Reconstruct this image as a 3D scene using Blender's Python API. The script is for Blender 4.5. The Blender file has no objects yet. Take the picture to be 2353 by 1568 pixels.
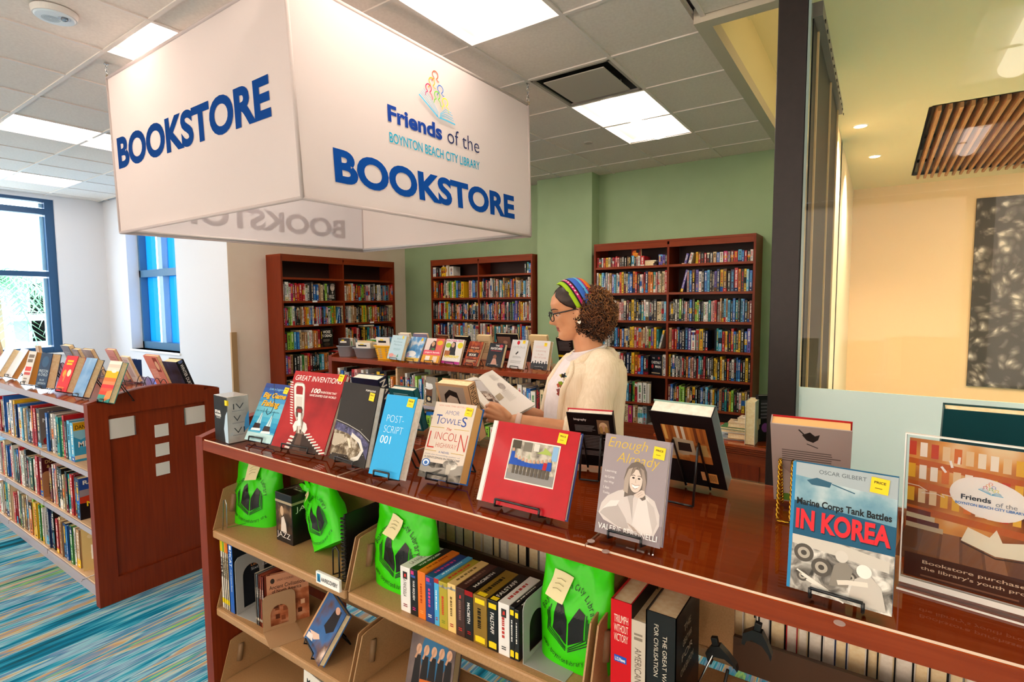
import bpy, bmesh, math, random
from mathutils import Vector, Matrix, noise
R = math.radians
sc = bpy.context.scene
COL = sc.collection
random.seed(7)

# ---------------------------------------------------------------- camera
T = 0.61                      # ceiling tile
CEIL = 3.05
CAM = Vector((2.0486, -2.5979, 1.5415))
PITCH, ROLL, YAW, FPX = -0.0741, 0.0069, 0.5993, 1232.62
CM = (Matrix.Rotation(YAW, 3, 'Z') @ Matrix.Rotation(PITCH, 3, 'X') @ Matrix.Rotation(ROLL, 3, 'Y'))
cam_data = bpy.data.cameras.new('camera')
cam_data.sensor_width = 36.0
cam_data.lens = 36.0 * FPX / 2353.0
cam_data.clip_start = 0.05
cam = bpy.data.objects.new('camera', cam_data)
COL.objects.link(cam)
_r, _f, _u = CM @ Vector((1, 0, 0)), CM @ Vector((0, 1, 0)), CM @ Vector((0, 0, 1))
cam.matrix_world = Matrix((( _r.x, _u.x, -_f.x, CAM.x), (_r.y, _u.y, -_f.y, CAM.y), (_r.z, _u.z, -_f.z, CAM.z), (0, 0, 0, 1)))
sc.camera = cam

# ---------------------------------------------------------------- view, world, daylight
sc.view_settings.view_transform = 'Standard'
sc.view_settings.look = 'None'
sc.view_settings.gamma = 1.0
sc.view_settings.use_curve_mapping = False
sc.view_settings.exposure = 0.55
LAMP = 12.5                   # radiance of the ceiling lamps
SKY = 6.5
world = bpy.data.worlds.new('sky')
sc.world = world
world.use_nodes = True
bg = world.node_tree.nodes['Background']
bg.inputs[0].default_value = (0.76, 0.87, 1.0, 1)
bg.inputs[1].default_value = SKY

def portal(name, loc, rot, sx, sy):
    l = bpy.data.lights.new(name, 'AREA'); l.shape = 'RECTANGLE'; l.size = sx; l.size_y = sy
    l.cycles.is_portal = True
    o = bpy.data.objects.new(name, l); COL.objects.link(o); o.location = loc; o.rotation_euler = rot
portal('daylight_opening', (-7.66, -1.1, 1.95), (0, R(-90), 0), 2.2, 2.5)
portal('daylight_opening', (-.5, -7.25, 1.65), (R(-90), 0, 0), 14, 2.7)

# ---------------------------------------------------------------- pixel -> point on a real plane
def ray(x, y):
    return CM @ Vector(((x - 1176.5) / FPX, 1, -(y - 784) / FPX))
def onz(x, y, z):
    d = ray(x, y); return CAM + d * ((z - CAM.z) / d.z)
def onx(x, y, v):
    d = ray(x, y); return CAM + d * ((v - CAM.x) / d.x)
def ony(x, y, v):
    d = ray(x, y); return CAM + d * ((v - CAM.y) / d.y)
def at(x, y, depth):
    return CAM + ray(x, y) * depth

# ---------------------------------------------------------------- materials
def lin(c):
    c = c.lstrip('#')
    v = [int(c[i:i + 2], 16) / 255 for i in (0, 2, 4)]
    return tuple((a / 12.92 if a <= .04045 else ((a + .055) / 1.055) ** 2.4) for a in v) + (1,)
_mats = {}
def ink(c, rough=.45, spec=.35, coat=0.0, metal=0.0):
    k = (c, rough, spec, coat, metal)
    if k not in _mats:
        m = bpy.data.materials.new('surface_' + c.lstrip('#'))
        m.use_nodes = True
        b = m.node_tree.nodes['Principled BSDF']
        b.inputs['Base Color'].default_value = lin(c)
        b.inputs['Roughness'].default_value = rough
        b.inputs['Specular IOR Level'].default_value = spec
        b.inputs['Coat Weight'].default_value = coat
        b.inputs['Coat Roughness'].default_value = .08
        b.inputs['Metallic'].default_value = metal
        _mats[k] = m
    return _mats[k]
def nodes(name):
    m = bpy.data.materials.new(name); m.use_nodes = True
    n = m.node_tree.nodes
    return m, n, m.node_tree.links, n['Principled BSDF']
def ramp(n, stops, interp='LINEAR'):
    r = n.new('ShaderNodeValToRGB'); r.color_ramp.interpolation = interp
    e = r.color_ramp.elements
    while len(e) < len(stops): e.new(.5)
    for x, (p, c) in zip(e, stops): x.position = p; x.color = lin(c)
    return r
def noisy(name, stops, scale=(1, 1, 1), nscale=5, detail=4, rough=.5, spec=.3, coat=0, bump=0, dist=0, interp='LINEAR', fine=None):
    m, n, l, b = nodes(name)
    tc = n.new('ShaderNodeTexCoord'); mp = n.new('ShaderNodeMapping'); mp.inputs['Scale'].default_value = scale
    l.new(tc.outputs['Object'], mp.inputs['Vector'])
    t = n.new('ShaderNodeTexNoise'); t.inputs['Scale'].default_value = nscale; t.inputs['Detail'].default_value = detail
    t.inputs['Distortion'].default_value = dist
    l.new(mp.outputs[0], t.inputs['Vector'])
    r = ramp(n, stops, interp); fac = t.outputs['Fac']
    if fine:
        mp2 = n.new('ShaderNodeMapping'); mp2.inputs['Scale'].default_value = fine[0]; l.new(tc.outputs['Object'], mp2.inputs['Vector'])
        t2 = n.new('ShaderNodeTexNoise'); t2.inputs['Scale'].default_value = fine[1]; l.new(mp2.outputs[0], t2.inputs['Vector'])
        mm = n.new('ShaderNodeMath'); mm.operation = 'MULTIPLY_ADD'; mm.inputs[1].default_value = fine[2]; mm.inputs[2].default_value = -fine[2] / 2
        l.new(t2.outputs['Fac'], mm.inputs[0]); ad = n.new('ShaderNodeMath'); ad.operation = 'ADD'
        l.new(fac, ad.inputs[0]); l.new(mm.outputs[0], ad.inputs[1]); fac = ad.outputs[0]
    l.new(fac, r.inputs[0]); l.new(r.outputs[0], b.inputs['Base Color'])
    b.inputs['Roughness'].default_value = rough; b.inputs['Specular IOR Level'].default_value = spec
    b.inputs['Coat Weight'].default_value = coat; b.inputs['Coat Roughness'].default_value = .06
    if bump:
        bp = n.new('ShaderNodeBump'); bp.inputs['Strength'].default_value = bump; bp.inputs['Distance'].default_value = .003
        l.new(t.outputs['Fac'], bp.inputs['Height']); l.new(bp.outputs[0], b.inputs['Normal'])
    return m
def emit(name, c, s):
    m = bpy.data.materials.new(name); m.use_nodes = True; n = m.node_tree.nodes; n.clear()
    e = n.new('ShaderNodeEmission'); e.inputs[0].default_value = lin(c); e.inputs[1].default_value = s
    o = n.new('ShaderNodeOutputMaterial'); m.node_tree.links.new(e.outputs[0], o.inputs[0]); return m
def clear_glass(name, tint='#ffffff', ior=1.45, boost=1.0):
    m = bpy.data.materials.new(name); m.use_nodes = True; n = m.node_tree.nodes; n.clear(); l = m.node_tree.links
    t = n.new('ShaderNodeBsdfTransparent'); t.inputs[0].default_value = lin(tint)
    g = n.new('ShaderNodeBsdfGlossy'); g.inputs['Roughness'].default_value = .015
    f = n.new('ShaderNodeFresnel'); f.inputs[0].default_value = ior
    mu = n.new('ShaderNodeMath'); mu.operation = 'MULTIPLY'; mu.inputs[1].default_value = boost; mu.use_clamp = True
    l.new(f.outputs[0], mu.inputs[0])
    x = n.new('ShaderNodeMixShader'); o = n.new('ShaderNodeOutputMaterial')
    l.new(mu.outputs[0], x.inputs[0]); l.new(t.outputs[0], x.inputs[1]); l.new(g.outputs[0], x.inputs[2]); l.new(x.outputs[0], o.inputs[0])
    return m
def cloth(name, c, trans=.35):
    m = bpy.data.materials.new(name); m.use_nodes = True; n = m.node_tree.nodes; n.clear(); l = m.node_tree.links
    d = n.new('ShaderNodeBsdfDiffuse'); d.inputs[0].default_value = lin(c)
    t = n.new('ShaderNodeBsdfTranslucent'); t.inputs[0].default_value = lin(c)
    x = n.new('ShaderNodeMixShader'); x.inputs[0].default_value = trans; o = n.new('ShaderNodeOutputMaterial')
    l.new(d.outputs[0], x.inputs[1]); l.new(t.outputs[0], x.inputs[2]); l.new(x.outputs[0], o.inputs[0]); return m

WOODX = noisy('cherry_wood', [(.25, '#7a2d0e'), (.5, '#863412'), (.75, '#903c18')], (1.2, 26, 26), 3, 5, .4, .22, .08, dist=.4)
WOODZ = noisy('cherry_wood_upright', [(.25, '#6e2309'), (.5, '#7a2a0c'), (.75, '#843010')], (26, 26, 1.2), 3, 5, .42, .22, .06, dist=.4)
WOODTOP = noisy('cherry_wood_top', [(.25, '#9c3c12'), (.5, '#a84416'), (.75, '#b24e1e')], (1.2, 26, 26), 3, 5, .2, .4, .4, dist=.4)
SHELFWOOD = noisy('maple_laminate', [(.3, '#c49f78'), (.6, '#d8b68e')], (1.2, 20, 20), 3, 4, .4)
TAN = noisy('tan_enamel', [(.3, '#a67d52'), (.7, '#b48a5e')], (1, 1, 1), 260, 2, .38, .4, bump=.04)
TANDARK = ink('#8a6a4a', .5)
PAGE = noisy('page_edges', [(.3, '#f0d4a0'), (.7, '#fbe8c0')], (1, 1, 1), 90, 2, .8, .1)
PAGEW = noisy('white_page_edges', [(.3, '#e8ddcc'), (.7, '#f8f0e2')], (1, 1, 1), 90, 2, .8, .1)
BLACKWIRE = ink('#0c0c0d', .3, .6)
STEEL = ink('#c8c8ca', .25, .5, 0, 1.0)
WHITE = ink('#f2efea', .6)
YEL = ink('#f6d313', .5)
KEY = ink('#141210', .4)

# ---------------------------------------------------------------- mesh building
class MB:
    def __init__(s):
        s.v, s.f, s.m, s.i, s.M = [], [], [], [], Matrix()
        s.sm = []
    def mi(s, m):
        if m not in s.m: s.m.append(m)
        return s.m.index(m)
    def add(s, vs, fs, m, smooth=False):
        k = len(s.v); q = s.mi(m)
        s.v += [s.M @ Vector(p) for p in vs]
        for f in fs:
            s.f.append([k + a for a in f]); s.i.append(q); s.sm.append(smooth)
        return s
    def box(s, x0, x1, y0, y1, z0, z1, m, faces='xXyYzZ'):
        v = [(x0, y0, z0), (x1, y0, z0), (x1, y1, z0), (x0, y1, z0), (x0, y0, z1), (x1, y0, z1), (x1, y1, z1), (x0, y1, z1)]
        F = {'x': (0, 4, 7, 3), 'X': (1, 2, 6, 5), 'y': (0, 1, 5, 4), 'Y': (2, 3, 7, 6), 'z': (0, 3, 2, 1), 'Z': (4, 5, 6, 7)}
        return s.add(v, [F[c] for c in faces], m)
    def rbox(s, x0, x1, y0, y1, z0, z1, m, r=.004):
        bm = bmesh.new(); bmesh.ops.create_cube(bm, size=1)
        for v in bm.verts: v.co = Vector(((x0 + x1) / 2 + v.co.x * (x1 - x0), (y0 + y1) / 2 + v.co.y * (y1 - y0), (z0 + z1) / 2 + v.co.z * (z1 - z0)))
        bmesh.ops.bevel(bm, geom=bm.edges[:], offset=r, segments=2, profile=.5, affect='EDGES')
        return s.bm(bm, m)
    def bm(s, bm, m, smooth=False):
        bm.verts.index_update()
        s.add([v.co.copy() for v in bm.verts], [[v.index for v in f.verts] for f in bm.faces], m, smooth); bm.free(); return s
    def prism(s, pts, y0, y1, m):
        'outline (x, z) pushed along y'
        n = len(pts)
        v = [(p[0], y0, p[1]) for p in pts] + [(p[0], y1, p[1]) for p in pts]
        return s.add(v, [list(range(n)), list(range(2 * n - 1, n - 1, -1))] + [(i, n + i, n + (i + 1) % n, (i + 1) % n) for i in range(n)], m)
    def loft(s, rings, m, caps=True, smooth=True, closed=True):
        n = len(rings[0]); v = [p for r in rings for p in r]; f = []
        for j in range(len(rings) - 1):
            for i in range(n if closed else n - 1):
                a, b = j * n + i, j * n + (i + 1) % n
                f.append((a, b, b + n, a + n))
        if caps and closed: f += [list(range(n))[::-1], [len(v) - n + i for i in range(n)]]
        return s.add(v, f, m, smooth)
    def tube(s, pts, r, m, n=6, caps=True, smooth=True):
        pts = [Vector(p) for p in pts]; rings = []
        rr = r if isinstance(r, (list, tuple)) else [r] * len(pts)
        up = Vector((0, 0, 1)); u = None
        for i, p in enumerate(pts):
            d = (pts[min(i + 1, len(pts) - 1)] - pts[max(i - 1, 0)])
            if d.length < 1e-9: d = Vector((0, 0, 1))
            d.normalize()
            if u is None: u = d.orthogonal()
            u = (u - d * u.dot(d)); u = u.normalized() if u.length > 1e-6 else d.orthogonal().normalized()
            w = d.cross(u)
            rings.append([p + (u * math.cos(6.28319 * k / n) + w * math.sin(6.28319 * k / n)) * rr[i] for k in range(n)])
        return s.loft(rings, m, caps, smooth)
    def disc(s, c, r, z0, z1, m, n=32, r2=None):
        r2 = r if r2 is None else r2
        return s.loft([[(c[0] + r * math.cos(6.28319 * k / n), c[1] + r * math.sin(6.28319 * k / n), z0) for k in range(n)],
                       [(c[0] + r2 * math.cos(6.28319 * k / n), c[1] + r2 * math.sin(6.28319 * k / n), z1) for k in range(n)]], m, True, False)
    def ball(s, c, r, m, n=12, sq=(1, 1, 1)):
        rings = [[(c[0] + sq[0] * r * math.sin(a) * math.cos(b), c[1] + sq[1] * r * math.sin(a) * math.sin(b), c[2] - sq[2] * r * math.cos(a))
                  for b in [6.28319 * k / n for k in range(n)]] for a in [.02 + (math.pi - .04) * j / (n // 2 + 2) for j in range(n // 2 + 3)]]
        return s.loft(rings, m)
    def build(s, name, parent=None, loc=None, rot=None):
        me = bpy.data.meshes.new(name)
        me.from_pydata([tuple(p) for p in s.v], [], s.f)
        for m in s.m: me.materials.append(m)
        me.polygons.foreach_set('material_index', s.i)
        me.polygons.foreach_set('use_smooth', s.sm)
        me.update()
        o = bpy.data.objects.new(name, me); COL.objects.link(o)
        if loc is not None: o.location = loc
        if rot is not None: o.rotation_euler = rot
        if parent is not None: o.parent = parent
        return o
def tag(o, label=None, cat=None, group=None, kind=None):
    for k, v in (('label', label), ('category', cat), ('group', group), ('kind', kind)):
        if v: o[k] = v
    return o
def empty(name, loc=(0, 0, 0), rot=(0, 0, 0), **kw):
    o = bpy.data.objects.new(name, None); COL.objects.link(o); o.location = loc; o.rotation_euler = rot; o.empty_display_size = .05
    return tag(o, kw.get('label'), kw.get('cat'), kw.get('group'), kw.get('kind'))
def struct(mb, name, parent=None):
    o = mb.build(name, parent)
    if parent is None: o['kind'] = 'structure'
    return o

# ---------------------------------------------------------------- printed matter: flat shapes laid on a surface
_glyph = {}
def glyphs(t, bold=0, shear=0, space=1.0):
    k = (t, bold, shear, space)
    if k not in _glyph:
        cu = bpy.data.curves.new('lettering', 'FONT'); cu.body = t; cu.size = 1; cu.offset = bold; cu.shear = shear; cu.resolution_u = 5; cu.space_character = space
        ob = bpy.data.objects.new('lettering', cu); COL.objects.link(ob)
        dg = bpy.context.evaluated_depsgraph_get()
        me = ob.evaluated_get(dg).to_mesh()
        v = [(p.co.x, p.co.y) for p in me.vertices]; f = [list(p.vertices) for p in me.polygons]
        ob.evaluated_get(dg).to_mesh_clear()
        bpy.data.objects.remove(ob); bpy.data.curves.remove(cu)
        x0 = min(p[0] for p in v); x1 = max(p[0] for p in v); y0 = min(p[1] for p in v); y1 = max(p[1] for p in v)
        _glyph[k] = ([((p[0] - x0) / (x1 - x0), (p[1] - y0) / max(y1 - y0, 1e-6)) for p in v], f)
    return _glyph[k]
class Art:
    'draws in a unit square (x right, y up) and maps it by fn(x, y, d) onto a surface'
    def __init__(s, mb, fn, eps=.00012, base=.00015, sub=0):
        s.mb, s.fn, s.eps, s.d, s.sub, s.matte = mb, fn, eps, base, sub, False
    def put(s, v, f, c, step=True):
        m = (ink(c, .85, .08) if s.matte else ink(c, .42, .2)) if isinstance(c, str) else c
        if s.sub:
            bm = bmesh.new(); q = [bm.verts.new((p[0], p[1], 0)) for p in v]
            for a in f:
                try: bm.faces.new([q[i] for i in a])
                except ValueError: pass
            bmesh.ops.triangulate(bm, faces=bm.faces[:])
            for _ in range(3):
                es = [e for e in bm.edges if e.calc_length() > s.sub]
                if es: bmesh.ops.subdivide_edges(bm, edges=es, cuts=1); bmesh.ops.triangulate(bm, faces=bm.faces[:])
            bm.verts.index_update()
            v = [(p.co.x, p.co.y) for p in bm.verts]; f = [[p.index for p in a.verts] for a in bm.faces]; bm.free()
        s.mb.add([s.fn(p[0], p[1], s.d) for p in v], f, m)
        if step: s.d += s.eps
        return s
    def rect(s, x, y, w, h, c): return s.put([(x, y), (x + w, y), (x + w, y + h), (x, y + h)], [(0, 1, 2, 3)], c)
    def poly(s, p, c): return s.put(p, [list(range(len(p)))], c)
    def oval(s, x, y, rx, ry, c, n=24, a0=0): return s.poly([(x + rx * math.cos(a0 + 6.28319 * k / n), y + ry * math.sin(a0 + 6.28319 * k / n)) for k in range(n)], c)
    def line(s, pts, w, c, asp=1.0):
        'stroke of width w (in x units); asp = height / width of the square'
        v, f = [], []
        for i, p in enumerate(pts):
            a, b = pts[max(i - 1, 0)], pts[min(i + 1, len(pts) - 1)]
            dx, dy = b[0] - a[0], (b[1] - a[1]) * asp; L = math.hypot(dx, dy) or 1
            nx, ny = -dy / L * w / 2, dx / L * w / 2 / asp
            v += [(p[0] + nx, p[1] + ny), (p[0] - nx, p[1] - ny)]
            if i: f.append((2 * i - 2, 2 * i - 1, 2 * i + 1, 2 * i))
        return s.put(v, f, c)
    def text(s, t, x, y, w, h, c, bold=0, shear=0, space=1.0):
        v, f = glyphs(t, bold, shear, space)
        return s.put([(x + p[0] * w, y + p[1] * h) for p in v], f, c)
    def lines(s, x, y, w, h, n, c, fill=.45, rnd=.25):
        'small print: n ruled rows'
        for i in range(n):
            ww = w * (1 - rnd * random.random())
            s.rect(x, y + h * (n - 1 - i) / n, ww, h / n * fill, c); s.d -= s.eps
        s.d += s.eps
        return s
    def vtext(s, t, x, y, w, h, c, bold=0, down=True):
        'line of lettering turned to run down (or up) a spine; too small to read when t is empty'
        if not t:
            k = 0
            while k < 11:
                n = random.choice((1, 1, 2)); s.rect(x + w * .1, y + h * k / 11, w * .7, h * n / 11 * .72, c); s.d -= s.eps; k += n
            s.d += s.eps
            return s
        v, f = glyphs(t, bold)
        return s.put([(x + p[1] * w, y + (1 - p[0]) * h) if down else (x + w - p[1] * w, y + p[0] * h) for p in v], f, c)
# ================================================================ the room
XL, YW, XB, YG, XR = -7.55, 0.677, -4.12, 3.47, 1.65
WALLWHITE = ink('#d9dade', .7, .2)
BEIGE = noisy('beige_paint', [(.3, '#efdac6'), (.7, '#f4e2d0')], (1, 1, 1), 3, 3, .7, .2)
GREEN = noisy('sage_green_paint', [(.3, '#9fb78e'), (.7, '#a6be95')], (1, 1, 1), 3, 3, .65, .2)
WARMW = ink('#f3dfc0', .7, .2)
FRAMEBLUE = ink('#1d4a72', .4, .5)

def carpet():
    m, n, l, b = nodes('striped_carpet')
    tc = n.new('ShaderNodeTexCoord')
    def nz(scale, ns, det):
        mp = n.new('ShaderNodeMapping'); mp.inputs['Scale'].default_value = scale; l.new(tc.outputs['Object'], mp.inputs[0])
        t = n.new('ShaderNodeTexNoise'); t.inputs['Scale'].default_value = ns; t.inputs['Detail'].default_value = det; l.new(mp.outputs[0], t.inputs[0]); return t
    a = nz((11, .75, 1), 1.15, 3.5); f = nz((120, 5, 1), 1.3, 2); g = nz((2.4, .5, 1), 1, 1)
    w = n.new('ShaderNodeMath'); w.operation = 'MULTIPLY_ADD'; w.inputs[1].default_value = .15; l.new(f.outputs['Fac'], w.inputs[0]); l.new(a.outputs['Fac'], w.inputs[2])
    w2 = n.new('ShaderNodeMath'); w2.operation = 'MULTIPLY_ADD'; w2.inputs[1].default_value = .2; w2.inputs[2].default_value = -.175; l.new(g.outputs['Fac'], w2.inputs[0])
    s = n.new('ShaderNodeMath'); s.operation = 'ADD'; l.new(w.outputs[0], s.inputs[0]); l.new(w2.outputs[0], s.inputs[1])
    r = ramp(n, [(.30, '#1f4b57'), (.37, '#0e7396'), (.42, '#3b9db8'), (.455, '#93c3cf'), (.485, '#6f8cb2'), (.515, '#1881a4'), (.545, '#a4c8cc'), (.575, '#c49a4a'), (.605, '#7d8fae'),
                 (.64, '#2a8ca8'), (.68, '#98c76e'), (.74, '#27606c')])
    l.new(s.outputs[0], r.inputs[0]); l.new(r.outputs[0], b.inputs['Base Color'])
    b.inputs['Roughness'].default_value = .95; b.inputs['Specular IOR Level'].default_value = .05
    bp = n.new('ShaderNodeBump'); bp.inputs['Strength'].default_value = .3; bp.inputs['Distance'].default_value = .004; l.new(f.outputs['Fac'], bp.inputs['Height']); l.new(bp.outputs[0], b.inputs['Normal'])
    return m
m = MB(); m.box(XL - .1, 6.5, -7.1, 6.5, -.1, 0, carpet()); struct(m, 'floor')

# walls
m = MB()
WY0, WY1, WZ0, WZ1 = -2.3, .10, .86, 3.0
m.box(XL - .2, XL, -7.1, WY0, 0, CEIL, WALLWHITE); m.box(XL - .2, XL, WY1, YW + .2, 0, CEIL, WALLWHITE)
m.box(XL - .2, XL, WY0, WY1, 0, WZ0, WALLWHITE); m.box(XL - .2, XL, -7.1, YW + .2, CEIL, CEIL + .2, WALLWHITE); m.box(XL - .2, XL, WY0, WY1, WZ1, CEIL, WALLWHITE)
struct(m, 'wall_left')
WX0, WX1, VZ0, VZ1 = -6.82, -5.37, .9, 2.75
Y2 = onx(330, 625, WX0).y
m = MB()
m.box(XL, WX0, YW, Y2 + .12, 0, CEIL + .2, WALLWHITE); m.box(WX1, XB, YW, Y2 + .12, 0, CEIL + .2, WALLWHITE)
m.box(WX0, WX1, YW, Y2 + .12, 0, VZ0, WALLWHITE); m.box(WX0, WX1, YW, Y2 + .12, VZ1, CEIL + .2, WALLWHITE)
struct(m, 'wall_window')
m = MB(); m.box(XB - .15, XB, Y2 + .12, YG + .15, 0, CEIL + .2, BEIGE); m.box(XB - .002, XB + .002, YW + .001, Y2 + .12, 0, CEIL, BEIGE); struct(m, 'wall_beige')
m = MB(); m.box(XB - .15, XR + .05, YG, YG + .15, 0, CEIL + .5, GREEN); struct(m, 'wall_green')
m = MB(); m.box(-1.56, -.80, 3.27, YG, 0, CEIL + .01, GREEN); m.box(-1.562, -.798, 3.262, YG, 0, .1, KEY); struct(m, 'column')
m = MB(); m.box(XR, XR + .02, .12, YG, 0, CEIL, GREEN); struct(m, 'wall_right')
m = MB(); m.box(XL - .2, 6.5, -7.2, -7.1, 0, .35, WALLWHITE); m.box(XL - .2, 6.5, -7.2, -7.1, 2.95, CEIL, WALLWHITE)
for x in (-7.7, -4.2, -.6, 3.0, 6.3): m.box(x, x + .3, -7.2, -7.1, .35, 2.95, WALLWHITE)
struct(m, 'wall_front')
m = MB(); m.box(6.5, 6.6, -7.2, 6.5, 0, .35, WALLWHITE); m.box(6.5, 6.6, -7.2, 6.5, 2.95, CEIL, WALLWHITE); m.box(6.5, 6.6, -.3, 6.5, .35, 2.95, WALLWHITE); m.box(6.5, 6.6, -7.2, -.3, .35, 2.95, WALLWHITE); struct(m, 'wall_far')
DIFFUSER = cloth('cream_light_diffuser', '#ffe0c4', .58)  # unseen cloth added behind the camera to warm and spread the daylight
w = empty('window_3'); w['kind'] = 'structure'
m = MB(); m.box(-7.5, 6.4, -7.16, -7.155, .35, 2.95, DIFFUSER, 'y'); m.build('added_light_diffuser', w)

m = MB(); m.box(1.67, 6.5, 6.35, 6.5, 0, CEIL, ink('#f2cfa6', .7, .2)); struct(m, 'wall_study')
m = MB(); m.box(1.67, 1.70, 1.70, 6.35, 0, CEIL, WARMW); struct(m, 'wall_side')
m = MB(); m.box(XB, XB + .03, YW - .01, YW + .055, 0, 1.205, ink('#b89468', .5)); struct(m, 'trim_1')
m = MB(); m.box(XB, XB + .012, .74, YG, 0, .1, KEY); m.box(XB, XR, YG - .012, YG, 0, .1, KEY); struct(m, 'baseboard_back')

# ceiling: tiles between metal tees, openings where fixtures sit
LAMPS = [(0, -2), (0, 2), (-3, -2), (-3, 2), (-7, -2), (-11, -2), (0, -6), (-3, -6), (-7, -6), (-11, -6), (4, -4), (4, -8), (0, -10), (-3, -10), (-7, -10)]
VENTS = [(0, 1)]
skip = {c for i, j in LAMPS for c in ((i, j), (i, j + 1))} | set(VENTS)
TILE = noisy('ceiling_tile', [(.3, '#eaddd2'), (.7, '#f3e7dc')], (1, 1, 1), 60, 3, .9, .1)
TEE = ink('#eadfd6', .6, .3)
m = MB()
def clipbox(x0, x1, y0, y1, z0, z1, mt):
    x0, y0, y1, x1 = max(x0, XL), max(y0, -7.1), min(y1, YG), min(x1, 6.5)
    if x1 - x0 > .01 and y1 - y0 > .01: m.box(x0, x1, y0, y1, z0, z1, mt)
def outside(x0, x1, y0, y1):
    return (y0 >= YW and x1 <= XB + .01) or (x0 >= 1.1 and y0 > .42)
for i in range(-13, 11):
    for j in range(-12, 6):
        if (i, j) in skip: continue
        x0, x1, y0, y1 = i * T, i * T + T, j * T, j * T + T
        if outside(x0, x1, y0, y1) or (y0 > .6 and x1 <= XB): continue
        if x1 > 1.17 and y1 > .44 and x0 < 1.17: x1 = 1.17
        if x0 >= 1.17 and y1 > .44:
            if y0 > .43: continue
            y1 = .44
        g = .009
        clipbox(x0 + g, x1 - g, y0 + g, y1 - g, CEIL + .004, CEIL + .03, TILE)
        clipbox(x0, x1, y0, y1, CEIL + .03, CEIL + .035, TILE)
m.box(XL - .2, 1.17, -7.2, YW, CEIL + .16, CEIL + .18, TILE); m.box(1.17, 6.6, -7.2, .44, CEIL + .16, CEIL + .18, TILE); m.box(XB, 1.17, YW, YG + .1, CEIL + .16, CEIL + .18, TILE)
ce = struct(m, 'ceiling')
m = MB()
for i in range(-12, 11):
    x = i * T
    clipbox(x - .012, x + .012, -7.1, (.44 if x > 1.17 else YW if x < XB else YG), CEIL - .004, CEIL + .006, TEE)
for j in range(-11, 6):
    y = j * T
    clipbox(XB if y > YW else XL, 1.17 if y > .44 else 6.5, y - .012, y + .012, CEIL - .0035, CEIL + .006, TEE)
m.build('ceiling_grid', ce)

# raised soffit by the glass corner, and the study ceiling beyond
BAND = ink('#cfc3b0', .7, .2); REC = ink('#e8ddb4', .7, .2)
m = MB()
m.box(1.17, 1.25, .44, YG, CEIL - .03, CEIL + .05, BAND); m.box(1.25, 1.76, .44, .52, CEIL - .03, CEIL + .05, BAND); m.box(1.17, 1.239, .44, YG, CEIL + .05, CEIL + .46, BAND); m.box(1.17, 1.76, .44, .499, CEIL + .05, CEIL + .46, BAND); m.box(1.65, 1.67, .52, YG, CEIL - .03, CEIL + .46, REC)
m.box(1.24, 1.25, .52, YG, CEIL + .05, CEIL + .42, REC); m.box(1.25, 1.76, .50, .52, CEIL + .05, CEIL + .42, REC); m.box(1.25, 1.76, .52, YG, CEIL + .42, CEIL + .44, REC)
struct(m, 'trim_2')
STUDYCEIL = ink('#eedbb0', .7, .2)
m = MB()
SX0, SX1, SY0, SY1 = 2.34, 3.6, 2.87, 5.75
for a in ((1.67, SX0, -.02, 6.5), (SX1, 6.5, -.02, 6.5), (SX0, SX1, -.02, SY0), (SX0, SX1, SY1, 6.5)): m.box(a[0], a[1], a[2], a[3], CEIL, CEIL + .04, STUDYCEIL)
m.box(SX0, SX1, SY0, SY1, CEIL + .3, CEIL + .32, KEY)
m.box(SX0 - .02, SX0, SY0, SY1, CEIL, CEIL + .3, WARMW); m.box(SX1, SX1 + .02, SY0, SY1, CEIL, CEIL + .3, WARMW)
m.box(SX0, SX1, SY0 - .02, SY0, CEIL, CEIL + .3, WARMW); m.box(SX0, SX1, SY1, SY1 + .02, CEIL, CEIL + .3, WARMW)
sl = struct(m, 'ceiling_study')
m = MB(); sw = noisy('slat_wood', [(.3, '#b57a48'), (.7, '#cf9460')], (20, 2, 20), 3, 4, .5)
nsl = 18
for k in range(nsl):
    x = SX0 + .05 + k * (SX1 - SX0 - .1) / (nsl - 1)
    m.box(x - .012, x + .012, SY0 + .05, SY1 + .12, CEIL - .03, CEIL + .0, sw)
    m.box(x - .012, x + .012, SY0 + .05, SY1 - .05, CEIL, CEIL + .09, sw)
for y in (SY0 + .35, (SY0 + SY1) / 2, SY1 - .3): m.box(SX0 + .02, SX1 - .02, y - .02, y + .02, CEIL + .09, CEIL + .12, KEY)
tag(m.build('ceiling_grille'), 'wooden slatted grille across the dark ceiling opening of the glazed study', 'ceiling grille')

# windows
GLASS = clear_glass('window_glass', '#f2fbff')
w = empty('window_1'); w['kind'] = 'structure'
m = MB(); xf = XL - .12
for a in ((WY0, WY0 + .1, WZ0, WZ1), (WY1 - .1, WY1, WZ0, WZ1), (-1.15, -1.07, WZ0, WZ1)): m.box(xf - .03, xf + .08, a[0], a[1], a[2], a[3], FRAMEBLUE)
for z, h in ((WZ0, .08), (1.93, .07), (2.79, .08), (WZ1 - .04, .04)): m.box(xf - .03, xf + .075, WY0, WY1, z, z + h, FRAMEBLUE)
for z0, z1 in ((.96, 1.91), (2.02, 2.77), (2.89, 2.95)):
    m.box(xf - .028, xf - .012, WY1 - .14, WY1 - .1, z0, z1, ink('#8fb2c4', .4))
m.build('window_frame', w)
m = MB(); m.box(xf - .002, xf + .002, WY0, WY1, WZ0, WZ1, GLASS, 'X'); m.build('pane', w)
m = MB(); m.box(XL - .05, XL + .03, WY0 - .02, WY1 + .02, WZ0 - .03, WZ0, WHITE); m.build('window_sill', w)

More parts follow.
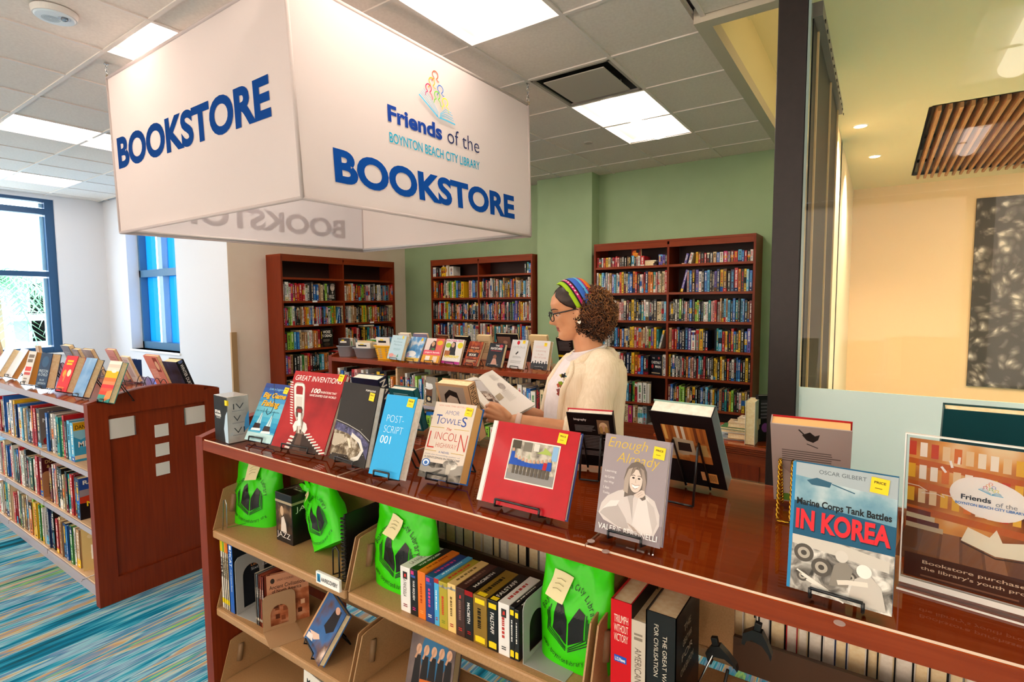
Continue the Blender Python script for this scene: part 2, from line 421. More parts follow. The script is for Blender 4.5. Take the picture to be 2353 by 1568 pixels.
w = empty('window_2'); w['kind'] = 'structure'
m = MB(); fg = ink('#3f6f94', .4, .4)
m.box(WX0, WX0 + .045, Y2 - .06, Y2 + .06, VZ0, VZ1, fg); m.box(WX1 - .05, WX1, Y2 - .06, Y2 + .06, VZ0, VZ1, fg)
m.box(WX0, WX1, Y2 - .06, Y2 + .06, VZ0, VZ0 + .1, fg); m.box(WX0, WX1, Y2 - .06, Y2 + .06, 1.92, 2.02, fg); m.box(WX0, WX1, Y2 - .06, Y2 + .06, VZ1 - .06, VZ1, fg)
xm0, xm1 = onx(364, 700, WX0).x, 0
def wx(px): return ony(px, 700, Y2).x
m.box(wx(378), wx(387), Y2 - .05, Y2 + .05, VZ0, VZ1, ink('#9fc4dc', .4))
m.build('window_frame', w)
m = MB(); m.box(WX0, WX1, Y2 + .02, Y2 + .024, VZ0, VZ1, GLASS, 'y'); m.build('pane', w)
bl = cloth('blue_film', '#0f78b8', .55)
for xa, xb in ((wx(334), wx(360)), (wx(387), wx(415))): m = MB(); m.box(xa, xb, Y2 + .03, Y2 + .034, VZ0, VZ1, bl, 'y'); m.build('blue_window_panel', w)
m = MB(); m.box(WX0 - .01, WX1 + .02, YW - .02, Y2 - .06, VZ0 - .025, VZ0, WHITE); m.build('window_sill', w)

# outside, seen through window_1
m = MB(); m.box(-60, 60, -40, 40, -.5, -.4, ink('#d8d6cc', .9)); struct(m, 'ground')
b = empty('building', (-22, 0, -.4), label='pale cream building with tall windows across the street behind the big window', cat='building')
m = MB(); cb = ink('#f0e6d8', .8); p0, p1, p2 = onx(112, 640, -22), onx(0, 700, -22), onx(112, 800, -22)
m.box(-1.5, 0, -14, p0.y + 2.5, 0, p0.z + .4, cb); m.build('wall', b)
m = MB(); m.box(-1.6, .35, -14.2, p0.y + 2.7, p0.z + .4, p0.z + .75, WHITE); m.box(-1.4, .6, -14, p0.y + 2.5, p0.z + .05 - 1.1, p0.z - .85, WHITE); m.build('cornice', b)
for px in (65, 103):
    c = onx(px, 718, -22); m = MB(); m.box(0, .06, c.y - .4, c.y + .4, c.z - 1.0 + .4, c.z + 1.0 + .4, ink('#7fb4c4', .3)); q = m.build('window', b)
    m = MB(); m.box(.06, .1, c.y - .04, c.y + .04, c.z - .6, c.z + 1.4, WHITE); m.box(.06, .1, c.y - .4, c.y + .4, c.z + .36, c.z + .42, WHITE); m.build('glazing_bar', q)
pt = at(-14, 640, 15.0)
t = empty('palm_tree', (pt.x, pt.y, -.4), label='palm tree with drooping fronds outside the big window', cat='tree')
m = MB(); m.tube([(0, 0, 0), (.1, 0, (pt.z) * .6), (0, 0, pt.z + .4)], [.16, .12, .1], ink('#8a7a62', .9)); m.build('trunk', t)
m = MB(); fr = noisy('palm_green', [(.3, '#5f9a6a'), (.7, '#8fc09a')], (1, 1, 1), 6, 2, .7)
for k in range(26):
    a = k * 2.4; L = 1.5 + .5 * random.random(); el = random.uniform(-.2, 1.0)
    P = [Vector((math.cos(a) * L * s * math.cos(el * (1 - s)), math.sin(a) * L * s * math.cos(el * (1 - s)), pt.z + .4 + L * (math.sin(el) * s - 1.1 * s * s))) for s in [q / 8 for q in range(9)]]
    m.tube(P, [.02] * 8 + [.005], fr, 4)
    for q in range(1, 9):
        d = (P[q] - P[q - 1]).normalized(); sd = d.cross(Vector((0, 0, 1))).normalized()
        for s2 in (-1, 1):
            for h in (0, .5):
                o = P[q - 1].lerp(P[q], h); e = o + sd * s2 * .38 + d * .2 - Vector((0, 0, .18))
                m.add([o - d * .025, o + d * .025, e], [(0, 1, 2)], fr)
m.build('crown', t)

# dark post, glass partition and sliding glass leaves
m = MB(); m.rbox(XR + .002, 1.764, 0, .12, 0, CEIL + .3, noisy('bronze_post', [(.3, '#1a0f0d'), (.7, '#221513')], (1, 1, 1), 30, 2, .45, .4), .004); struct(m, 'pillar')
g = empty('partition'); g['kind'] = 'structure'
PANE = clear_glass('partition_glass', '#fbfffb', 1.5, .7)
m = MB(); m.box(1.766, 6.5, .02, .03, 1.16, CEIL, PANE, 'y'); m.build('clear_pane', g)
fz = noisy('frosted_film', [(.3, '#dcf4ee'), (.7, '#e4f8f3')], (1, 1, 1), 3, 1, .55, .3)
m = MB(); m.box(1.766, 6.5, .02, .03, .02, 1.16, fz); m.build('frosted_pane', g)
m = MB(); m.box(1.766, 1.776, .0, .05, 0, CEIL, ink('#7e8e88', .2, .6)); m.build('edge_channel', g)
lv = empty('sliding_glass_leaves', (1.764, .1, 0), label='stacked sliding glass leaves with a metal head rail behind the dark post', cat='glass door')
dk = noisy('dark_leaf_face', [(.3, '#070908'), (.7, '#101412')], (4, 1, .6), 3, 3, .5, .15)  # opaque near-black leaves, faintly mottled
yb = [.0] + [onx(px, 700, 1.764).y - .1 for px in (1851, 1882, 1899)]
for k in range(3):
    m = MB(); m.box(0, .012 + .004 * k, yb[k] + .01, yb[k + 1] - .012, .03, 2.74, dk); q = m.build('leaf', lv)
    m = MB(); m.box(0, .02 + .004 * k, yb[k + 1] - .012, yb[k + 1] + .006, .03, 2.74, ink('#c9a878', .35, .5)); m.build('edge_strip', q)
m = MB(); m.box(-.02, .045, 0, yb[3] + .1, 2.74, 2.80, ink('#6a6058', .4, .5))
for k in range(14): m.box(.046, .05, .08 + k * .11, .1 + k * .11, 2.745, 2.755, KEY)
m.build('head_rail', lv)

# mural in the study
a = ony(2245, 457, 6.345); bq = ony(2228, 887, 6.345)
mural = empty('wall_mural', (a.x, 6.345, bq.z), label='large black and white foliage photograph mounted on the study wall', cat='picture')
mm, n, l, bs = nodes('foliage_photograph')
tc = n.new('ShaderNodeTexCoord'); v = n.new('ShaderNodeTexVoronoi'); v.inputs['Scale'].default_value = 8; v.inputs['Randomness'].default_value = 1
nz = n.new('ShaderNodeTexNoise'); nz.inputs['Scale'].default_value = 2.2; nz.inputs['Detail'].default_value = 6; nz.inputs['Distortion'].default_value = 1.5
mx = n.new('ShaderNodeVectorMath'); mx.operation = 'MULTIPLY_ADD'; mx.inputs[1].default_value = (.35, .35, .35)
l.new(tc.outputs['Object'], nz.inputs[0]); l.new(nz.outputs['Color'], mx.inputs[0]); l.new(tc.outputs['Object'], mx.inputs[2]); l.new(mx.outputs[0], v.inputs[0])
sb = n.new('ShaderNodeMath'); sb.operation = 'MULTIPLY_ADD'; sb.inputs[1].default_value = -.9; l.new(v.outputs['Distance'], sb.inputs[0]); l.new(nz.outputs['Fac'], sb.inputs[2])
rr = ramp(n, [(.0, '#3a3331'), (.18, '#655c59'), (.32, '#8e8480'), (.46, '#d8ccc6')]); l.new(sb.outputs[0], rr.inputs[0]); l.new(rr.outputs[0], bs.inputs['Base Color']); bs.inputs['Roughness'].default_value = .5
m = MB(); m.box(0, 1.75, -.02, 0, 0, a.z - bq.z, mm); m.build('print', mural)
m = MB(); m.box(-.002, 1.752, 0, .003, -.002, a.z - bq.z + .002, KEY); m.build('backing_board', mural)

# ---------------------------------------------------------------- lamps and ceiling fittings
LENS = emit('lamp_lens', '#ffeede', LAMP)
TRAY = ink('#f4f0ea', .5, .3)
ORD = 'first second third fourth fifth sixth seventh eighth ninth tenth eleventh twelfth thirteenth fourteenth fifteenth'.split()
LAMPLABEL = {(0, -2): 'recessed ceiling light just in front of the air vent, above the hanging sign', (0, 2): 'recessed ceiling light between the air vent and the green wall',
             (-3, -2): 'recessed ceiling light behind the corner chain of the hanging sign', (-3, 2): 'recessed ceiling light over the tall corner bookcases', (-7, -2): 'long bright ceiling light to the left of the hanging sign',
             (-11, -2): 'ceiling light nearest the big window'}
for k, (i, j) in enumerate(LAMPS):
    lab = LAMPLABEL.get((i, j), 'recessed ceiling light out over the aisle behind the viewpoint')
    e = empty('ceiling_light', (i * T + T / 2, j * T + T, CEIL), label=lab, cat='ceiling light', group='recessed ceiling lights')
    m = MB(); hw, hl = T / 2 - .012, T - .012
    prof = [(-hw, 0), (-hw * .9, .03), (-.16, .075), (-.095, .085), (.095, .085), (.16, .075), (hw * .9, .03), (hw, 0)]
    m.loft([[(x, y, z) for x, z in prof] for y in (-hl, hl)], TRAY, False, False, False)
    for y in (-hl, hl): m.add([(x, y, z) for x, z in prof], [list(range(8))], TRAY)
    m.build('tray', e)
    m = MB(); m.loft([[(.085 * math.cos(t), y, .055 - .07 * math.sin(t)) for t in [math.pi * q / 8 for q in range(9)]] for y in (-hl + .03, hl - .03)], LENS, False, True, False)
    m.loft([[(.085 * math.cos(t), y, .055 - .07 * math.sin(t) * s) for t in [math.pi * q / 8 for q in range(9)]] for y, s in ((-hl + .03, 1), (-hl + .029, 0))], LENS, False, False, False)
    m.build('lens', e)
e = empty('air_vent', (T / 2, 1.5 * T, CEIL), label='square ceiling air vent with a flat grey plate beside the lit ceiling light', cat='air vent')
m = MB(); h = T / 2 - .012; gv = ink('#b5aaa0', .6)
for s in (-1, 1):
    m.box(s * h - .02, s * h + .02, -h, h, -.003, .01, gv); m.box(-h, h, s * h - .02, s * h + .02, -.003, .01, gv)
m.build('frame', e)
m = MB(); m.add([(-h, -h, 0), (h, -h, 0), (h, h, 0), (-h, h, 0), (-.2, -.2, .14), (.2, -.2, .14), (.2, .2, .14), (-.2, .2, .14)], [(0, 1, 5, 4), (1, 2, 6, 5), (2, 3, 7, 6), (3, 0, 4, 7), (4, 5, 6, 7)], ink('#3a3632', .7)); m.build('neck', e)
m = MB(); m.rbox(-.225, .225, -.225, .225, -.012, -.004, ink('#c2b8ae', .55), .003)
for s in (-1, 1): m.box(s * .17 - .003, s * .17 + .003, .18, .19, -.004, .06, gv)
m.build('plate', e)
p = onz(125, 26, CEIL)
e = empty('ceiling_speaker', (p.x, p.y, CEIL), label='round white ceiling alarm speaker with a clear strobe', cat='speaker')
m = MB(); m.disc((0, 0), .098, -.001, -.03, ink('#e0dad4', .4), 48, .092); m.build('rim', e)
m = MB(); m.disc((0, 0), .088, -.028, -.036, ink('#dbe6ee', .35), 48, .08)
for k in range(1, 7): 
    m.loft([[(-.018 + r * math.cos(6.283 * q / 36), -.012 + r * math.sin(6.283 * q / 36), -.0365) for q in range(36)] for r in (.006 * k, .006 * k + .0022)], ink('#9fb0bc', .5), False, False)
m.build('face', e)
m = MB(); m.ball((.035, .03, -.037), .024, clear_glass('strobe', '#e8eef2'), 14, (1, .62, .5)); m.disc((.035, .03), .027, -.036, -.038, STEEL, 20); m.build('strobe_lens', e)
p = onz(1352, 328, CEIL)
m = MB(); m.disc((p.x, p.y), .045, CEIL + .003, CEIL - .008, ink('#c9bfb2', .5), 28, .038); tag(m.build('sprinkler_cap'), 'small round cap in a ceiling tile near the green wall', 'sprinkler')
p = onz(1716, 24, CEIL + .42)
e = empty('smoke_detector', (p.x, p.y, CEIL + .42), label='round smoke detector on the raised ceiling beside the dark post', cat='smoke detector')
m = MB(); m.disc((0, 0), .075, 0, -.02, ink('#ddd2a8', .5), 32); m.build('base', e)
m = MB(); m.disc((0, 0), .066, -.02, -.045, ink('#e4daB2', .5), 32, .045); m.build('cover', e)

m = MB(); m.box(1.632, 1.646, .7, 3.3, CEIL + .08, CEIL + .11, emit('added_strip_glow', '#ffe2b0', 5)); tag(m.build('added_fill_strip'), 'slim fill strip added out of sight inside the raised ceiling behind the dark post', 'added light')  # strip added out of sight to brighten the recess
# study lights
def spot(name, parent, loc, power, angle, col, blend=.6, aim=None):
    l = bpy.data.lights.new(name, 'SPOT'); l.energy = power; l.spot_size = angle; l.spot_blend = blend; l.color = col; l.use_shadow = True; l.shadow_soft_size = .05
    o = bpy.data.objects.new(name, l); COL.objects.link(o); o.parent = parent; o.location = loc
    if aim is not None: o.rotation_euler = Vector(aim).to_track_quat('-Z', 'Y').to_euler()
WARM = emit('warm_lamp', '#ffd9a0', 30)
for k, (px, py) in enumerate([(2010, 359), (None, None), (0, 0), (1, 1)]):
    q = onz(px, py, CEIL) if k == 0 else [None, Vector((1.86, 3.1, CEIL)), Vector((3.3, 1.4, CEIL)), Vector((4.6, 3.2, CEIL))][k]
    e = empty('downlight', (q.x, q.y, CEIL), label='small round downlight ' + ['near the far wall of the study', 'over the side wall of the study', 'just inside the study glass', 'deep in the study ceiling'][k], cat='downlight', group='study downlights')
    m = MB(); m.disc((0, 0), .06, .001, -.006, WHITE, 28, .055); m.build('ring', e)
    m = MB(); m.disc((0, 0), .045, -.006, -.008, WARM, 28); m.build('lamp', e)
    spot('beam', e, (0, 0, -.012), 260 if k != 1 else 190, R(125), (1, .76, .54), .8)
for q in (Vector((4.4, 1.4, CEIL)), Vector((4.4, 4.6, CEIL))):  # lamps added out of view to brighten the study
    e = empty('added_study_light', (q.x, q.y, CEIL), label='long flush light added out of view in the study ceiling', cat='ceiling light', group='added study lights')
    m = MB(); m.box(-.3, .3, -.6, .6, -.004, .0, WHITE); m.build('frame', e)
    m = MB(); m.box(-.27, .27, -.57, .57, -.008, -.004, emit('added_study_lens', '#ffe2b4', 26)); m.build('lens', e)
p = onz(2215, 416, CEIL)
e = empty('occupancy_sensor', (p.x, p.y, CEIL), label='white dome sensor on the study ceiling above the mural', cat='sensor')
m = MB(); m.disc((0, 0), .07, 0, -.02, WHITE, 24); m.build('base', e)
m = MB(); m.ball((0, 0, -.03), .045, WHITE, 14, (1, 1, .9)); m.build('dome', e)
# ================================================================ hanging fabric sign
def friends_logo(A, x, y, w, h, asp):
    'six outlined people over an open book, in the box x, y, w, h'
    def P(px, py): return (x + w * (px - 1376) / 280, y + h * (596 - py) / 386)
    for cx, cy, c in ((1511, 246, '#e2563a'), (1483, 312, '#f0a41e'), (1546, 344, '#3f6fc0'), (1455, 376, '#d0245a'), (1518, 406, '#6ec02a'), (1578, 434, '#f2de1a')):
        s = 1.0
        head = [P(cx + 8 * s, cy + 34)] + [P(cx + 21 * s * math.sin(t), cy - 29 * s * math.cos(t)) for t in [-2.6 + 5.2 * q / 18 for q in range(19)]][::-1] + [P(cx - 8, cy + 34)]
        A.line(head, w * .019, c, asp)
        tall = 70 if cy > 370 else 44
        A.line([P(cx - 8, cy + 32), P(cx - 21, cy + 42), P(cx - 26, cy + (60 if cy < 370 else tall))], w * .017, c, asp)
        A.line([P(cx + 8, cy + 32), P(cx + 20, cy + 46), P(cx + 28, cy + tall + (12 if cy > 370 else 0))], w * .017, c, asp)
    sk = '#57b6dc'
    for k, (ax, ay) in enumerate(((1380, 462), (1388, 446), (1394, 432), (1402, 418), (1412, 404))):
        A.line([P(ax, ay), P(1450 + k * 4, ay + 60 - k * 2), P(1516 + k, 580 - k * 9)], w * (.03 if k == 0 else .008), sk, asp)
    for k, (ax, ay) in enumerate(((1652, 588), (1640, 562), (1634, 546), (1630, 524), (1620, 506))):
        A.line([P(1528 + k, 582 - k * 8), P(1575, ay - 6 - k), P(ax, ay)], w * (.03 if k == 0 else .012), sk, asp)
    A.line([P(1508, 566), P(1516, 588), P(1534, 588), P(1540, 572)], w * .018, sk, asp)

SZ = 2.0
sa, sb, scn, sd = onz(695, 455, SZ), onz(1219, 543, SZ), onz(277, 535, SZ), onz(835, 578, SZ)
def lift(P, px):
    r = ray(*px); h = Vector((r.x, r.y)); t = (Vector((P.x, P.y)) - Vector((CAM.x, CAM.y))).dot(h) / h.dot(h)
    return CAM + r * t
ta, tb, tcn = lift(sa, (653, -65)), lift(sb, (1213, 241)), lift(scn, (246, 180))
td = Vector((sd.x, sd.y, (tb.z + tcn.z - ta.z)))
SIGN = empty('hanging_sign', ((sa + sd) / 2)[:], label='big white four-sided fabric sign reading BOOKSTORE hung by chains from the ceiling', cat='sign')
so = Vector(SIGN.location)
FAB = cloth('white_stretch_fabric', '#e9dedb', .42)
corners = [(sa, ta), (sb, tb), (sd, td), (scn, tcn)]
m = MB()
N = 14
for q in range(4):
    (b0, t0), (b1, t1) = corners[q], corners[(q + 1) % 4]
    nrm = (b1 - b0).cross(Vector((0, 0, 1))).normalized()
    vs, fs = [], []
    for j in range(N + 1):
        for i in range(N + 1):
            u, v = i / N, j / N
            p = (b0.lerp(b1, u)).lerp(t0.lerp(t1, u), v)
            vs.append(p - so - nrm * .012 * math.sin(math.pi * u) * math.sin(math.pi * v))
    for j in range(N):
        for i in range(N):
            a = j * (N + 1) + i; fs.append((a, a + 1, a + N + 2, a + N + 1))
    m.add(vs, fs, FAB, True)
for q in range(4):      # seams: hem tubes and upright corners
    (b0, t0), (b1, t1) = corners[q], corners[(q + 1) % 4]
    m.tube([b0 - so, b1 - so], .009, FAB, 8); m.tube([t0 - so, t1 - so], .009, FAB, 8); m.tube([b0 - so, t0 - so], .009, FAB, 8)
fabric = m.build('fabric_cover', SIGN)
m = MB()
for q in range(4):
    (b0, t0), (b1, t1) = corners[q], corners[(q + 1) % 4]
    c = (sa + sd) / 2
    def inn(p): return p - so + Vector((c.x - p.x, c.y - p.y, 0)).normalized() * .03 + Vector((0, 0, .012))
    m.tube([inn(b0), inn(b1)], .011, ink('#c9c4c2', .4, .4), 8)
m.build('frame_tube', SIGN)
def face_art(k):
    (b0, t0), (b1, t1) = corners[k], corners[(k + 1) % 4]
    nrm = (b1 - b0).cross(Vector((0, 0, 1))).normalized()
    def fn(u, v, d):
        return (b0.lerp(b1, u)).lerp(t0.lerp(t1, u), v) - so - nrm * .012 * math.sin(math.pi * u) * math.sin(math.pi * v) + nrm * (d + .002)
    def uv(px, py):         # where a point of the printing sits on the cloth
        L = b1 - b0; n2 = L.cross(Vector((0, 0, 1))); r = ray(px, py); p = CAM + r * ((b0 - CAM).dot(n2) / r.dot(n2))
        u = (p - b0).dot(L) / L.dot(L); zb = b0.z + (b1.z - b0.z) * u; zt = t0.z + (t1.z - t0.z) * u
        return u, (p.z - zb) / (zt - zb)
    return fn, uv
NAVY = '#0a4aa0'
def span(uv, tl, bl, tr, br):
    a, b, c, d = uv(*tl), uv(*bl), uv(*tr), uv(*br)
    u0, u1 = (a[0] + b[0]) / 2, (c[0] + d[0]) / 2; v0, v1 = (b[1] + d[1]) / 2, (a[1] + c[1]) / 2
    return u0, v0, u1 - u0, v1 - v0
fn0, uv0 = face_art(0)
fn3, uv3 = face_art(3)
RB = span(uv0, (768.5, 332), (773.6, 414), (1182.6, 454.5), (1183, 508))
RF = span(uv0, (900, 243), (901.7, 279.6), (1024, 284), (1024, 322))
RO = span(uv0, (1036, 290), (1036, 324), (1107, 310), (1107, 354))
RL = span(uv0, (902.6, 301), (903, 325), (1107.5, 374), (1106.6, 392.5))
lg0, lg1 = uv0(970, 228), uv0(1052, 270)
LG = (lg0[0], uv0(1018, 276)[1], lg1[0] - lg0[0], uv0(1010, 163)[1] - uv0(1018, 276)[1])
LB = span(uv3, (273.6, 324), (279.8, 395.7), (627, 164), (634, 261))
for k, fn in ((0, fn0), (2, face_art(2)[0])):
    m = MB(); A = Art(m, fn, .0004, .001, sub=.08); A.matte = True
    A.text('BOOKSTORE', *RB, NAVY, bold=.04)
    A.text('Friends', RF[0], RF[1] - .0, RF[2], RF[3], '#1a3f96', bold=.035)
    A.text('of the', RO[0], RF[1], RO[2], RF[3] * 1.0, '#26305e', bold=-.008)
    A.text('BOYNTON BEACH CITY LIBRARY', *RL, '#16a6cc', bold=.008)
    friends_logo(A, *LG, .5)
    m.build('printing', SIGN)
for k, fn in ((3, fn3), (1, face_art(1)[0])):
    m = MB(); A = Art(m, fn, .0004, .001, sub=.08); A.matte = True; A.text('BOOKSTORE', *LB, '#0a3f88', bold=.04); m.build('printing', SIGN)
for b, t in corners:
    m = MB(); p = t - so; top = CEIL - so.z; n = max(3, int((top - p.z - .02) / .026)); L = (top - p.z - .02) / n
    for q in range(n):
        zc = p.z + .02 + L * (q + .5); r = L * .62; w = L * .3
        ring = [Vector((w * math.cos(s), 0, zc + r * math.sin(s))) for s in [6.283 * i / 12 for i in range(13)]]
        if q % 2: ring = [Vector((0, v.x, v.z)) for v in ring]
        m.tube([v + Vector((p.x, p.y, 0)) for v in ring], .0022, STEEL, 5, False)
    m.tube([(p.x + .012 * math.cos(s), p.y, p.z + .008 + .014 * math.sin(s)) for s in [6.283 * i / 12 for i in range(13)]], .003, ink('#b8a27a', .3, .5, 0, 1), 6, False)
    m.box(p.x - .008, p.x + .008, p.y - .012, p.y + .012, top - .006, top, STEEL)
    m.build('chain', SIGN)

# ================================================================ low double-faced shelving
ZT = 1.035
def end_panel(root, x0, x1, y0, y1, wood, inset, side):
    'arched end panel; framing on the outer face (side = +1 right, -1 left)'
    m = MB(); pts = [(y0, 0), (y1, 0)] + [(y1 + (y0 - y1) * k / 16, ZT + .012 + .055 * math.sin(math.pi * k / 16)) for k in range(17)]
    n = len(pts); v = [(x0, p[0], p[1]) for p in pts] + [(x1, p[0], p[1]) for p in pts]
    m.add(v, [list(range(n))[::-1], [n + i for i in range(n)]] + [(i, (i + 1) % n, n + (i + 1) % n, n + i) for i in range(n)], wood)
    e = m.build('end_panel', root)
    xa, xb = (x1, x1 + .014) if side > 0 else (x0 - .014, x0)
    m = MB(); s = inset
    m.box(xa, xb, y0, y0 + s, 0, ZT + .01, wood); m.box(xa, xb, y1 - s, y1, 0, ZT + .01, wood); m.box(xa, xb, y0 + s, y1 - s, 0, .13, wood)
    pts = [(y1 - s, ZT - .06), (y0 + s, ZT - .06)] + [(y0 + s + (y1 - y0 - 2 * s) * k / 14, ZT + .012 + .053 * math.sin(math.pi * (s + (y1 - y0 - 2 * s) * k / 14) / (y1 - y0))) for k in range(15)]
    n = len(pts); v = [(xa, p[0], p[1]) for p in pts] + [(xb, p[0], p[1]) for p in pts]
    m.add(v, [list(range(n)), [n + i for i in range(n)][::-1]] + [(i, n + i, n + (i + 1) % n, (i + 1) % n) for i in range(n)], wood)
    m.build('panel_frame', e)
    return e
def island(name, label, x0, x1, y0, y1, bays, shelfmat, edge, topm, fascia, levels, ends, brackets, depth=.26, group=None, back=True):
    r = empty(name, (0, 0, 0), label=label, cat='bookshelf', group=group)
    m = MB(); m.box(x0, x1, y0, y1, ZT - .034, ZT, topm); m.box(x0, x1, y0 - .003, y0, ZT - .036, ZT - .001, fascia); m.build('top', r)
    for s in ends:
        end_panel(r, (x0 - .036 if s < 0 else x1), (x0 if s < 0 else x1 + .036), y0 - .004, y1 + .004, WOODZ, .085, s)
    ym = (y0 + y1) / 2
    for z in levels:
        for k in range(bays):
            a, b = x0 + (x1 - x0) * k / bays, x0 + (x1 - x0) * (k + 1) / bays
            for front in ((1, 0) if back else (1,)):
                ya, yb = (y0 + .012, y0 + .012 + depth) if front else (y1 - .012 - depth, y1 - .012)
                m = MB(); m.rbox(a + .006, b - .006, ya, yb, z - .03, z, shelfmat, .006)
                if front and edge: m.box(a + .006, b - .006, ya - .004, ya, z - .028, z - .001, edge)
                m.build('shelf', r)
    m = MB(); m.box(x0, x1, y0 + .03, y1 - .03, 0, levels[-1] - .03, edge or shelfmat); m.build('plinth', r)
    for k in range(1, bays):
        a = x0 + (x1 - x0) * k / bays
        m = MB(); m.box(a - .02, a + .02, ym - .035, ym + .035, 0, ZT - .034, shelfmat); m.build('upright', r)
    if brackets:
        for z in levels:
            for k in range(bays):
                a, b = x0 + (x1 - x0) * k / bays, x0 + (x1 - x0) * (k + 1) / bays
                for xx in (a + .007, b - .011):
                    m = MB(); yf = y0 + .014
                    p = [(yf, z), (yf + depth - .01, z), (yf + depth - .01, z + .17), (yf + .06, z + .15), (yf + .045, z + .145)]
                    n = len(p); v = [(xx, q[0], q[1]) for q in p] + [(xx + .004, q[0], q[1]) for q in p]
                    m.add(v, [list(range(n))[::-1], [n + i for i in range(n)]] + [(i, (i + 1) % n, n + (i + 1) % n, n + i) for i in range(n)], shelfmat)
                    br = m.build('bracket', r)
                    m = MB(); sx = xx + .004 if xx < (a + b) / 2 else xx
                    e = .0025 if xx < (a + b) / 2 else -.0025
                    m.tube([(sx + e * .3, yf + .075, z + .05), (sx + e * .3, yf + .085, z + .115)], .011, TANDARK, 8); m.build('slot', br)
    return r

GREYEDGE = ink('#a9a2ac', .35, .5)
LI = island('book_island', 'low double-sided bookshelf with a panelled wooden end, nearest the big window', -4.30, -1.204, -1.619, -.985, 4, SHELFWOOD, GREYEDGE, WOODTOP, GREYEDGE, (.69, .385, .09), (1,), False)
for (a, b, c, d) in ((234, 309, 967, 1013), (424, 492, 938, 977)):
    p, q = onx(a, (c + d) / 2, -1.168), onx(b, (c + d) / 2 - 4, -1.168); z0 = onx(a, d, -1.168).z; z1 = onx(a, c, -1.168).z
    m = MB(); m.loft([[(-1.168 + .004 + .006 * math.sin(math.pi * k / 8), p.y + (q.y - p.y) * k / 8, z) for k in range(9)] for z in (z0, z1)], ink('#cfc9c2', .25, .5), False, False, False)
    m.box(-1.168, -1.160, p.y - .004, p.y + .002, z0, z1, STEEL); m.box(-1.168, -1.160, q.y - .002, q.y + .004, z0, z1, STEEL)
    m.box(-1.168, -1.165, p.y, q.y, z0, z1, WHITE); m.build('label_holder', LI)
for px, py in ((371, 989), (373, 1033), (374, 1077)):
    c = onx(px, py, -1.168); h = .034
    m = MB(); m.rbox(-1.1685, -1.163, c.y - h, c.y + h, c.z - h, c.z + h, ink('#d6d2cc', .35, .4), .001); m.build('square_plate', LI)

FC = island('book_counter', 'long wooden display counter with tan metal shelves in the foreground', 0.0, 2.34, -1.63, -1.02, 3, TAN, None, WOODTOP, WOODX, (.69, .385, .085), (-1, 1), True)
for s in (-1, 1): pass
GT = clear_glass('counter_glass', '#fdfbf8', 1.5, 1.0)
GE = ink('#e8cdb4', .25, .6)
for a, b in ((.004, .765), (.768, 1.565), (1.568, 2.336)):
    m = MB(); m.box(a, b, -1.628, -1.022, ZT + .0005, ZT + .0045, GT, 'Z'); m.box(a, b, -1.6292, -1.628, ZT + .0005, ZT + .0045, GE); m.box(b - .0012, b, -1.628, -1.022, ZT + .0005, ZT + .0045, GE)
    m.build('glass_sheet', FC)
m = MB()
for px, py in ((1358, 1244), (1392, 1268), (1929, 1433)):
    c = onz(px, py, ZT + .005); m.disc((c.x, c.y), .008, ZT + .0046, ZT + .0058, ink('#a58a82', .3, .4), 16)
m.build('bumper_dots', FC)
for a, b in ((.08, .72), (1.36, 1.545), (1.6, 1.80)): m = MB(); m.box(a, b, -1.335, -1.325, .72, .985, TAN); m.build('back_panel', FC)
for a, b in ((.80, 1.54), (1.80, 2.33)): m = MB(); m.box(a, b, -1.34, -1.328, .692, .77, ink('#4a3222', .5)); m.build('back_rail', FC)
c = ony(755, 1336, -1.63)
m = MB(); m.box(c.x - .055, c.x + .055, -1.634, -1.626, c.z - .018, c.z + .018, WHITE)
A = Art(m, lambda x, y, d: Vector((c.x - .055 + .11 * x, -1.634 - d, c.z - .018 + .036 * y)))
A.rect(.05, .15, .14, .7, '#2f86b0').poly([(.05, .15), (.19, .15), (.12, .8)], '#1d5f86').text('AA/RECOVERY', .23, .3, .7, .36, '#1c1c1c', bold=.02)
m.build('shelf_label', FC)

BI = island('rear_book_counter', 'second wooden display counter with bins and books on top, behind the reader', -2.14, .36, .56, 1.16, 3, SHELFWOOD, GREYEDGE, WOODTOP, WOODX, (.70, .39, .09), (-1, 1), False)
for k in (1, 2):
    a = -2.14 + 2.5 * k / 3
    m = MB(); m.box(a - .01, a + .01, .575, .83, .09, .98, SHELFWOOD); m.build('divider', BI)

# ================================================================ tall bookcases
def bookcase(name, label, loc, rz, w, h, d, zs):
    r = empty(name, loc, (0, 0, rz), label=label, cat='bookcase')
    t = .022
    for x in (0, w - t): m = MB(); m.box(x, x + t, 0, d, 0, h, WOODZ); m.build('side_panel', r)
    m = MB(); m.box(w / 2 - t / 2, w / 2 + t / 2, .004, d - .01, 0, h - .03, WOODZ)
    m.build('divider', r)
    m = MB(); m.box(t, w - t, d - .01, d, 0, h, ink('#2f0f08', .5)); m.build('back_panel', r)
    m = MB(); m.box(0, w, -.002, d, h, h + .022, WOODX); m.box(t, w / 2 - t / 2, .002, .024, h - .06, h, WOODX); m.box(w / 2 + t / 2, w - t, .002, .024, h - .06, h, WOODX); m.build('top_rail', r)
    for z in zs:
        for a, b in ((t, w / 2 - t / 2), (w / 2 + t / 2, w - t)):
            m = MB(); m.box(a, b, .006, d - .01, z - .025, z, WOODX); m.build('shelf', r)
    m = MB(); m.box(t, w - t, .012, .03, 0, zs[-1] - .025, WOODX); m.build('kick_board', r)
    return r
ZL = [1.848, 1.563, 1.266, .969, .676, .385, .1]
ZC = [1.900, 1.595, 1.293, .995, .70, .40, .1]
ZR = [1.920, 1.625, 1.318, 1.015, .718, .40, .16]
